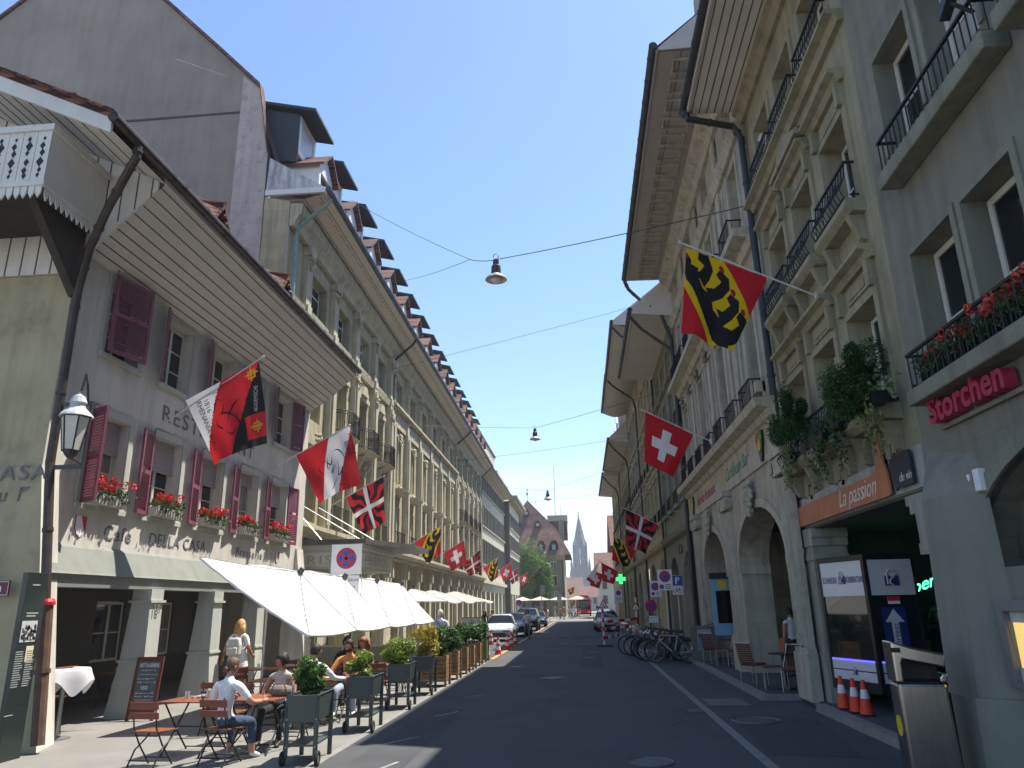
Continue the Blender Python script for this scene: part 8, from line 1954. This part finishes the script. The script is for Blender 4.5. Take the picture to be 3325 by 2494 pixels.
    if face:
        for s_ in (-1, 1):
            mb.cur = 4; e = MB(); e.ell((s_ * .018, .0495, .008), (.008, .005, .0045), 8, 6); mb.add([hp(*q) for q in e.v], e.f)
            mb.cur = 5; e = MB(); e.ell((s_ * .018, .0535, .008), (.0035, .003, .0038), 6, 4); e.tube([(s_ * .009, .056, .0185), (s_ * .02, .0555, .0215), (s_ * .03, .049, .018)], .0022, 4); mb.add([hp(*q) for q in e.v], e.f)
        mb.cur = 6 if not smile else 4; e = MB(); e.ell((0, .0535, -.0335), (.0155 if not smile else .018, .005, .0038 if not smile else .0045), 10, 6); mb.add([hp(*q) for q in e.v], e.f)
        if smile: mb.cur = 6; e = MB(); e.tube([(-.02, .047, -.028), (-.01, .0545, -.0365), (0, .0555, -.039), (.01, .0545, -.0365), (.02, .047, -.028)], .0022, 4); mb.add([hp(*q) for q in e.v], e.f)
    mb.build('body', [skin, top, bottom, shoes, EYEW, EYE, LIP], t, smooth=True)
    r = random.Random(int(loc[1] * 100)); hb = MB()
    def cap(zcut=-.2, yfront=.55, k=1.12, puff=0.):
        n, m = 22, 14; vs = []
        for i in range(m + 1):
            th = PI * i / m
            for j in range(n):
                a = 2 * PI * j / n; d = Vector((math.sin(th) * math.cos(a), math.sin(th) * math.sin(a), math.cos(th)))
                kk = k + puff * (r.random() - .3)
                front = d.y > .0 and d.z < .42 - (1 - d.y) * .55 and abs(d.x) < .9
                if d.z < zcut or front: kk = .86
                vs.append(hp(d.x * .0465 * kk, d.y * .0575 * kk, d.z * .0675 * kk))
        hb.add(vs, [(i * n + j, (i + 1) * n + j, (i + 1) * n + (j + 1) % n, i * n + (j + 1) % n) for i in range(m) for j in range(n)])
    if hair == 'short': cap(-.45, k=1.10, puff=.05)
    elif hair == 'curly': cap(-.5, k=1.2, puff=.22)
    elif hair == 'bun':
        cap(-.62, k=1.08, puff=.03); e = MB(); e.ell((0, -.062, -.022), (.026, .022, .026), 14, 10); hb.add([hp(*q) for q in e.v], e.f)
        e = MB(); e.torus((0, -.07, -.022), .016, .009, 'y', 16, 6); hb.add([hp(*q) for q in e.v], e.f)
    elif hair in ('long', 'bob'):
        cap(-.75, k=1.3, puff=.05); L2 = .15 if hair == 'long' else .075
        n = 26; rows = []
        for i in range(8):
            f_ = i / 7; row = []
            for j in range(n):
                a = PI * 1.0 + PI * (j / (n - 1)) * 1.14 - .07 * PI
                rr_ = (.060 + .012 * math.sin(f_ * 3.0) + .006 * math.sin(j * 1.7 + f_ * 4)) ; yy = .072 + .006 * f_
                dm = min(1, .62 + f_ * 1.9); row.append(hp(rr_ * math.cos(a) * (1.0 + .1 * f_) * dm, (math.sin(a) * yy - .004) * dm - .012 * f_, .072 - (L2 + .072) * f_ + .006 * math.sin(j * 2.3) * f_))
            rows.append(row)
        hb.add([p for q in rows for p in q], [(i * n + j, i * n + j + 1, (i + 1) * n + j + 1, (i + 1) * n + j) for i in range(7) for j in range(n - 1)])
        for k in range(60):
            a = PI * 1.02 + PI * r.random() * .96; q = .062 + .012 * r.random(); l = L2 * (.7 + .4 * r.random())
            hb.tube([hp(q * math.cos(a), math.sin(a) * .064 - .006, .01), hp(q * 1.16 * math.cos(a), math.sin(a) * .07 - .014, -l * .5), hp(q * 1.1 * math.cos(a), math.sin(a) * .072 - .016, -l)], [.006 * H, .007 * H, .003 * H], 5)
    if hair != 'none': hb.build('hair', hairm, t, smooth=True)
    if beard:
        bb = MB(); bb.ell((0, .012, -.045), (.037, .046, .026), 14, 8); b2 = MB(); b2.add([hp(*q) for q in bb.v], bb.f); b2.build('beard', beard, t, smooth=True)
    t['_h'] = H
    return t, J
def skirt(t, J, z1, r0, r1, m, name='dress'):
    mb = MB(); n = 30; rows = []; c = J['pelvis']; zt = J['waist'].z + .02
    for i in range(9):
        f_ = i / 8; z = zt + (z1 - zt) * f_; rr_ = r0 + (r1 - r0) * f_ ** .7
        rows.append([(rr_ * 1.12 * math.cos(2 * PI * j / n) * (1 + .035 * f_ * math.sin(j * 1.9)), c.y + rr_ * .82 * math.sin(2 * PI * j / n) * (1 + .05 * f_ * math.sin(j * 2.4 + 1)), z + .008 * math.sin(j * 1.3) * f_) for j in range(n)])
    mb.add([p for q in rows for p in q], [(i * n + j, i * n + (j + 1) % n, (i + 1) * n + (j + 1) % n, (i + 1) * n + j) for i in range(8) for j in range(n)])
    mb.build(name, m, t, smooth=True)
SITARM = {'l': ((-.05, .06, -.15), (.03, .13, .0)), 'r': ((.05, .06, -.15), (-.03, .13, .0))}
# seated diners
person('woman with brown hair bun, white t-shirt and jeans sitting back to the camera', (-5.0, 10.62, 0), R(-12), 1.70, 'sit', WSH, DENIM, SHOE, SKIN, 'short', 'bun', HBROWN, {'l': ((-.07, .05, -.14), (.05, .13, .02)), 'r': ((.085, .06, -.13), (.01, .13, .0))}, .06, 'crop', face=False, look=R(-22))
person('smiling woman with dark curly hair and a beige sleeveless top at the table', (-4.86, 12.2, 0), R(178), 1.62, 'sit', BEIGE, DARKT, BSHOE, SKIN2, 'none', 'curly', HDARK, {'l': ((-.05, .08, -.14), (.02, .13, .0)), 'r': ((.05, .06, -.15), (-.05, .12, .01))}, .05, look=R(-48), smile=True)
person('man in a white long sleeved shirt seen from behind reaching over the table', (-4.92, 13.72, 0), R(-6), 1.76, 'sit', WSH, DARKT, BSHOE, SKIN2, 'long', 'short', HDARK, {'l': ((-.05, .06, -.15), (.03, .13, .02)), 'r': ((.10, .08, -.12), (.06, .14, -.01))}, .14, face=False, look=R(-35))
person('smiling bearded man in an apricot shirt sitting at the table facing the camera', (-4.72, 15.32, 0), R(184), 1.80, 'sit', ORG, mat('pale_jeans', (.30, .36, .46), .85, .15, 8), SHOE, SKIN, 'short', 'short', HDARK, {'l': ((-.07, .08, -.13), (.03, .13, .0)), 'r': ((.07, .08, -.13), (-.03, .13, .0))}, .12, w=1.1, smile=True, look=R(-15), beard=HDARK)
person('dark haired diner in black behind the man in apricot', (-5.45, 17.4, 0), R(200), 1.74, 'sit', BLKT, DARKT, BSHOE, SKIN2, 'long', 'curly', HDARK, SITARM, .05)
person('woman with light red hair and an olive striped top sitting farther back', (-4.95, 17.1, 0), R(165), 1.70, 'sit', STRIPE, DARKT, BSHOE, SKIN, 'short', 'bob', HRED, {'l': ((-.05, .07, -.14), (.06, .06, .13)), 'r': SITARM['r']}, .05)
chair(-5.45, 17.42, R(200), 'red slatted chair of the dark haired diner in black'); chair(-4.95, 17.12, R(165), 'red slatted chair of the woman in the striped top')
person('grey haired woman in black sitting at a table in the dark arcade', (-10.6, 17.6, .012), R(150), 1.66, 'sit', BLKT, BEIGE, BSHOE, SKIN, 'short', 'bob', HGREY, SITARM, .06)
chair(-10.6, 17.62, R(150), 'slatted chair of the grey haired woman in the arcade'); table(-10.4, 16.6, R(10), 'slatted table in the dark arcade before the grey haired woman'); table(-10.6, 14.2, 0, 'slatted table in the dark arcade under the left window'); chair(-10.5, 13.4, 0, 'slatted chair in the dark arcade under the left window')
# walking blond woman with rucksack
bt, bJ = person('blond woman in a short white dress walking away under the arcade with a white rucksack', (-8.45, 18.3, .012), R(-4), 1.75, 'walk', WSH, WSH, SHOE, SKIN2, 'short', 'long', HBLOND, {'l': ((-.06, -.04, -.155), (-.035, .0, -.14)), 'r': ((.05, .0, -.165), (.01, .10, -.08))}, .0, 'short', face=False)
skirt(bt, bJ, .70, .175, .235, WSH)
t = thing('rucksack', 'white rucksack on the back of the blond walking woman', 'rucksack', (-8.45, 18.3, .012), R(-4)); RM = mat('cream_leather', (.55, .53, .49), .45, .1, 7)
mb = MB(); mb.prism([(-.16, -.12, .95), (.16, -.12, .95), (.17, -.12, 1.2), (.13, -.12, 1.37), (-.13, -.12, 1.37), (-.17, -.12, 1.2)], (0, -.17, 0)); mb.build('bag_body', RM, t, bevel=.045)
mb = MB(); mb.box((-.13, -.35, .98), (.13, -.28, 1.15)); mb.build('front_pocket', RM, t, bevel=.025); mb = MB(); mb.tube([(-.05, -.2, 1.37), (-.03, -.22, 1.43), (.03, -.22, 1.43), (.05, -.2, 1.37)], .012, 6)
for s_ in (-1, 1): mb.tube([(s_ * .1, -.16, 1.33), (s_ * .11, -.02, 1.47), (s_ * .11, .12, 1.38), (s_ * .12, .1, 1.15), (s_ * .13, -.14, 1.02)], .016, 6)
mb.tube([(-.12, -.335, 1.13), (.12, -.335, 1.13)], .006, 5); mb.build('strap', mat('grey_webbing', (.33, .32, .30), .7), t)
wt, wJ = person('white haired man in a pale checked shirt walking away with a black shoulder bag', (-4.75, 25.2, .08), R(8), 1.82, 'walk', LAV, GREYT, BSHOE, SKIN, 'short', 'short', HGREY, None, .02, face=False, w=1.08)
t = thing('shoulder_bag', 'black bag on a shoulder strap across the white haired walker', 'bag', (-4.75, 25.2, .08), R(8)); mb = MB(); mb.cbox((.2, -.12, .98), (.16, .1, .2)); mb.build('bag_body', BLKT, t, bevel=.02); mb = MB(); mb.tube([(.22, -.14, 1.06), (.05, -.165, 1.28), (-.14, -.12, 1.5), (-.16, .0, 1.53), (-.1, .12, 1.4), (.18, .1, 1.05)], .012, 5); mb.build('strap', BLKT, t)
person('woman in black standing beside the utility cabinet', (-7.2, 55.5, .012), R(160), 1.68, 'stand', BLKT, DARKT, BSHOE, SKIN, 'long', 'long', HBROWN); person('fair woman with a raised arm standing beside the woman in black', (-6.7, 56.2, .012), R(170), 1.70, 'stand', mat('pink_top', (.5, .3, .26), .8), BEIGE, SHOE, SKIN, 'none', 'bob', HRED, {'r': ((.06, .06, .02), (-.03, .06, .14))})
person('red haired woman in a white top and grey trousers walking beside the dark hatchback', (-3.55, 47.6, 0), R(200), 1.70, 'walk', WSH, GREYT, BSHOE, SKIN, 'short', 'bob', HRED, None, .12, phase=-1)
person('woman in a white strap top and black trousers standing in the right hand arcade', (5.35, 20.6, .11), R(20), 1.68, 'stand', WSH, DARKT, BSHOE, SKIN2, 'none', 'bun', HDARK, face=False)
person('person dressed in black inside the dark wine passage', (6.5, 14.9, .13), R(190), 1.66, 'stand', BLKT, DARKT, BSHOE, SKIN2, 'short', 'long', HDARK)
far = [(-4.5, 97, 80, WSH, BEIGE, 'woman in white trousers crossing the sunny street end'), (-2.6, 101, 10, mat('khaki_shirt', (.25, .22, .13), .8), BEIGE, 'man in khaki clothes before the square'), (-1.6, 104, 200, LAV, GREYT, 'person in grey blue on the sunny street end'), (-3.2, 106, 20, mat('pink_shirt', (.45, .15, .16), .8), GREYT, 'person in a pink shirt on the square'), (-1.2, 110, 180, WSH, DARKT, 'person in white and black near the bus'), (-.7, 113, 170, mat('coral_shirt', (.5, .12, .1), .8), BEIGE, 'person in a coral shirt near the bus'), (-1.75, 112, 0, BEIGE, DENIM, 'person in beige left of the bus'), (-5.6, 104, 90, BLKT, DARKT, 'person in black at the cream parasols'), (-6.6, 108, 120, LAV, DENIM, 'person in a pale shirt at the cream parasols'), (-2.2, 117, 190, WSH, GREYT, 'person in a white shirt far left of the bus'), (-4.2, 112, 250, mat('teal_shirt', (.08, .2, .22), .8), BEIGE, 'person in teal on the square'), (1.55, 86, 100, WSH, WSH, 'woman in a white dress stepping across in front of the bus'), (2.0, 84, 180, BLKT, DARKT, 'dark clothed rider standing by the scooter')]
for k, (x, y, a, tp, bo, lab) in enumerate(far): person(lab, (x, y, 0), R(a), 1.66 + .03 * (k % 4), 'walk', tp, bo, SHOE, SKIN, 'short', ('short', 'bob', 'long')[k % 3], (HBROWN, HBLOND, HDARK)[k % 3], phase=1 if k % 2 else -1, face=False, legs='short' if 'dress' in lab else 'long')

# ======================================================= LIGHT, SKY AND CAMERA
SUNV = Vector((1, .70, 2.7)).normalized()
sl = bpy.data.lights.new('sun', 'SUN'); sl.energy = 5.; sl.angle = R(.53); sl.color = (1, .95, .86)
so = bpy.data.objects.new('sun', sl); COL.objects.link(so); so.rotation_euler = SUNV.to_track_quat('Z', 'Y').to_euler(); so.location = (20, 20, 60)
W = bpy.data.worlds.new('World'); S.world = W; W.use_nodes = True; nt = W.node_tree; N = nt.nodes; Lk = nt.links; bg = N['Background']
sky = N.new('ShaderNodeTexSky'); sky.sky_type = 'NISHITA'; sky.sun_disc = False; sky.sun_elevation = math.asin(SUNV.z); sky.sun_rotation = math.atan2(SUNV.x, SUNV.y); sky.altitude = 500; sky.air_density = 1.0; sky.dust_density = .7; sky.ozone_density = 2.2
tc = N.new('ShaderNodeTexCoord'); mp = N.new('ShaderNodeMapping'); mp.inputs['Scale'].default_value = (2.2, 2.2, 9); Lk.new(tc.outputs['Generated'], mp.inputs['Vector'])
nz = N.new('ShaderNodeTexNoise'); nz.inputs['Scale'].default_value = 1.9; nz.inputs['Detail'].default_value = 8; nz.inputs['Roughness'].default_value = .6; Lk.new(mp.outputs[0], nz.inputs['Vector'])
r1 = N.new('ShaderNodeMapRange'); r1.inputs[1].default_value = .42; r1.inputs[2].default_value = .64; Lk.new(nz.outputs['Fac'], r1.inputs[0])
sp = N.new('ShaderNodeSeparateXYZ'); Lk.new(tc.outputs['Generated'], sp.inputs[0])
r2 = N.new('ShaderNodeMapRange'); r2.inputs[1].default_value = .20; r2.inputs[2].default_value = .07; r2.inputs[3].default_value = 0; r2.inputs[4].default_value = 1; Lk.new(sp.outputs['Z'], r2.inputs[0])
m1 = N.new('ShaderNodeMath'); m1.operation = 'MULTIPLY'; Lk.new(r1.outputs[0], m1.inputs[0]); Lk.new(r2.outputs[0], m1.inputs[1])
mx = N.new('ShaderNodeMix'); mx.data_type = 'RGBA'; Lk.new(m1.outputs[0], mx.inputs[0]); Lk.new(sky.outputs[0], mx.inputs[6]); mx.inputs[7].default_value = (5.2, 5.35, 5.5, 1)
hs_ = N.new('ShaderNodeHueSaturation'); hs_.inputs['Saturation'].default_value = 1.06; Lk.new(mx.outputs[2], hs_.inputs['Color']); Lk.new(hs_.outputs[0], bg.inputs['Color']); bg.inputs['Strength'].default_value = .14
cam = bpy.data.cameras.new('camera'); cam.sensor_width = 36; cam.lens = 36 * 1580 / 2212; cam.clip_end = 4000; cam.clip_start = .05
co = bpy.data.objects.new('camera', cam); COL.objects.link(co)
Rm = ((0.99549, 0.04525, 0.08341), (0.09293, -0.28693, -0.95343), (-0.01921, 0.95688, -0.28984))
co.matrix_world = Matrix(((*Rm[0], 0), (*Rm[1], 0), (*Rm[2], 2.0), (0, 0, 0, 1)))
S.camera = co
vs = S.view_settings; vs.view_transform = 'Standard'; vs.look = 'None'; vs.exposure = 1.0; vs.gamma = 1
S.render.resolution_x = 1024; S.render.resolution_y = 768
hz = MB(); hz.box((-130, -12, -3), (130, 640, 66)); ho = tag(hz.build('haze', None), kind='stuff'); hm = bpy.data.materials.new('pale_haze'); hm.use_nodes = True
for n in list(hm.node_tree.nodes):
    if n.type == 'BSDF_PRINCIPLED': hm.node_tree.nodes.remove(n)
pv = hm.node_tree.nodes.new('ShaderNodeVolumePrincipled'); pv.inputs['Density'].default_value = .0006; pv.inputs['Color'].default_value = (.86, .91, 1, 1)
hm.node_tree.links.new(pv.outputs[0], hm.node_tree.nodes['Material Output'].inputs['Volume']); ho.data.materials.clear(); ho.data.materials.append(hm)
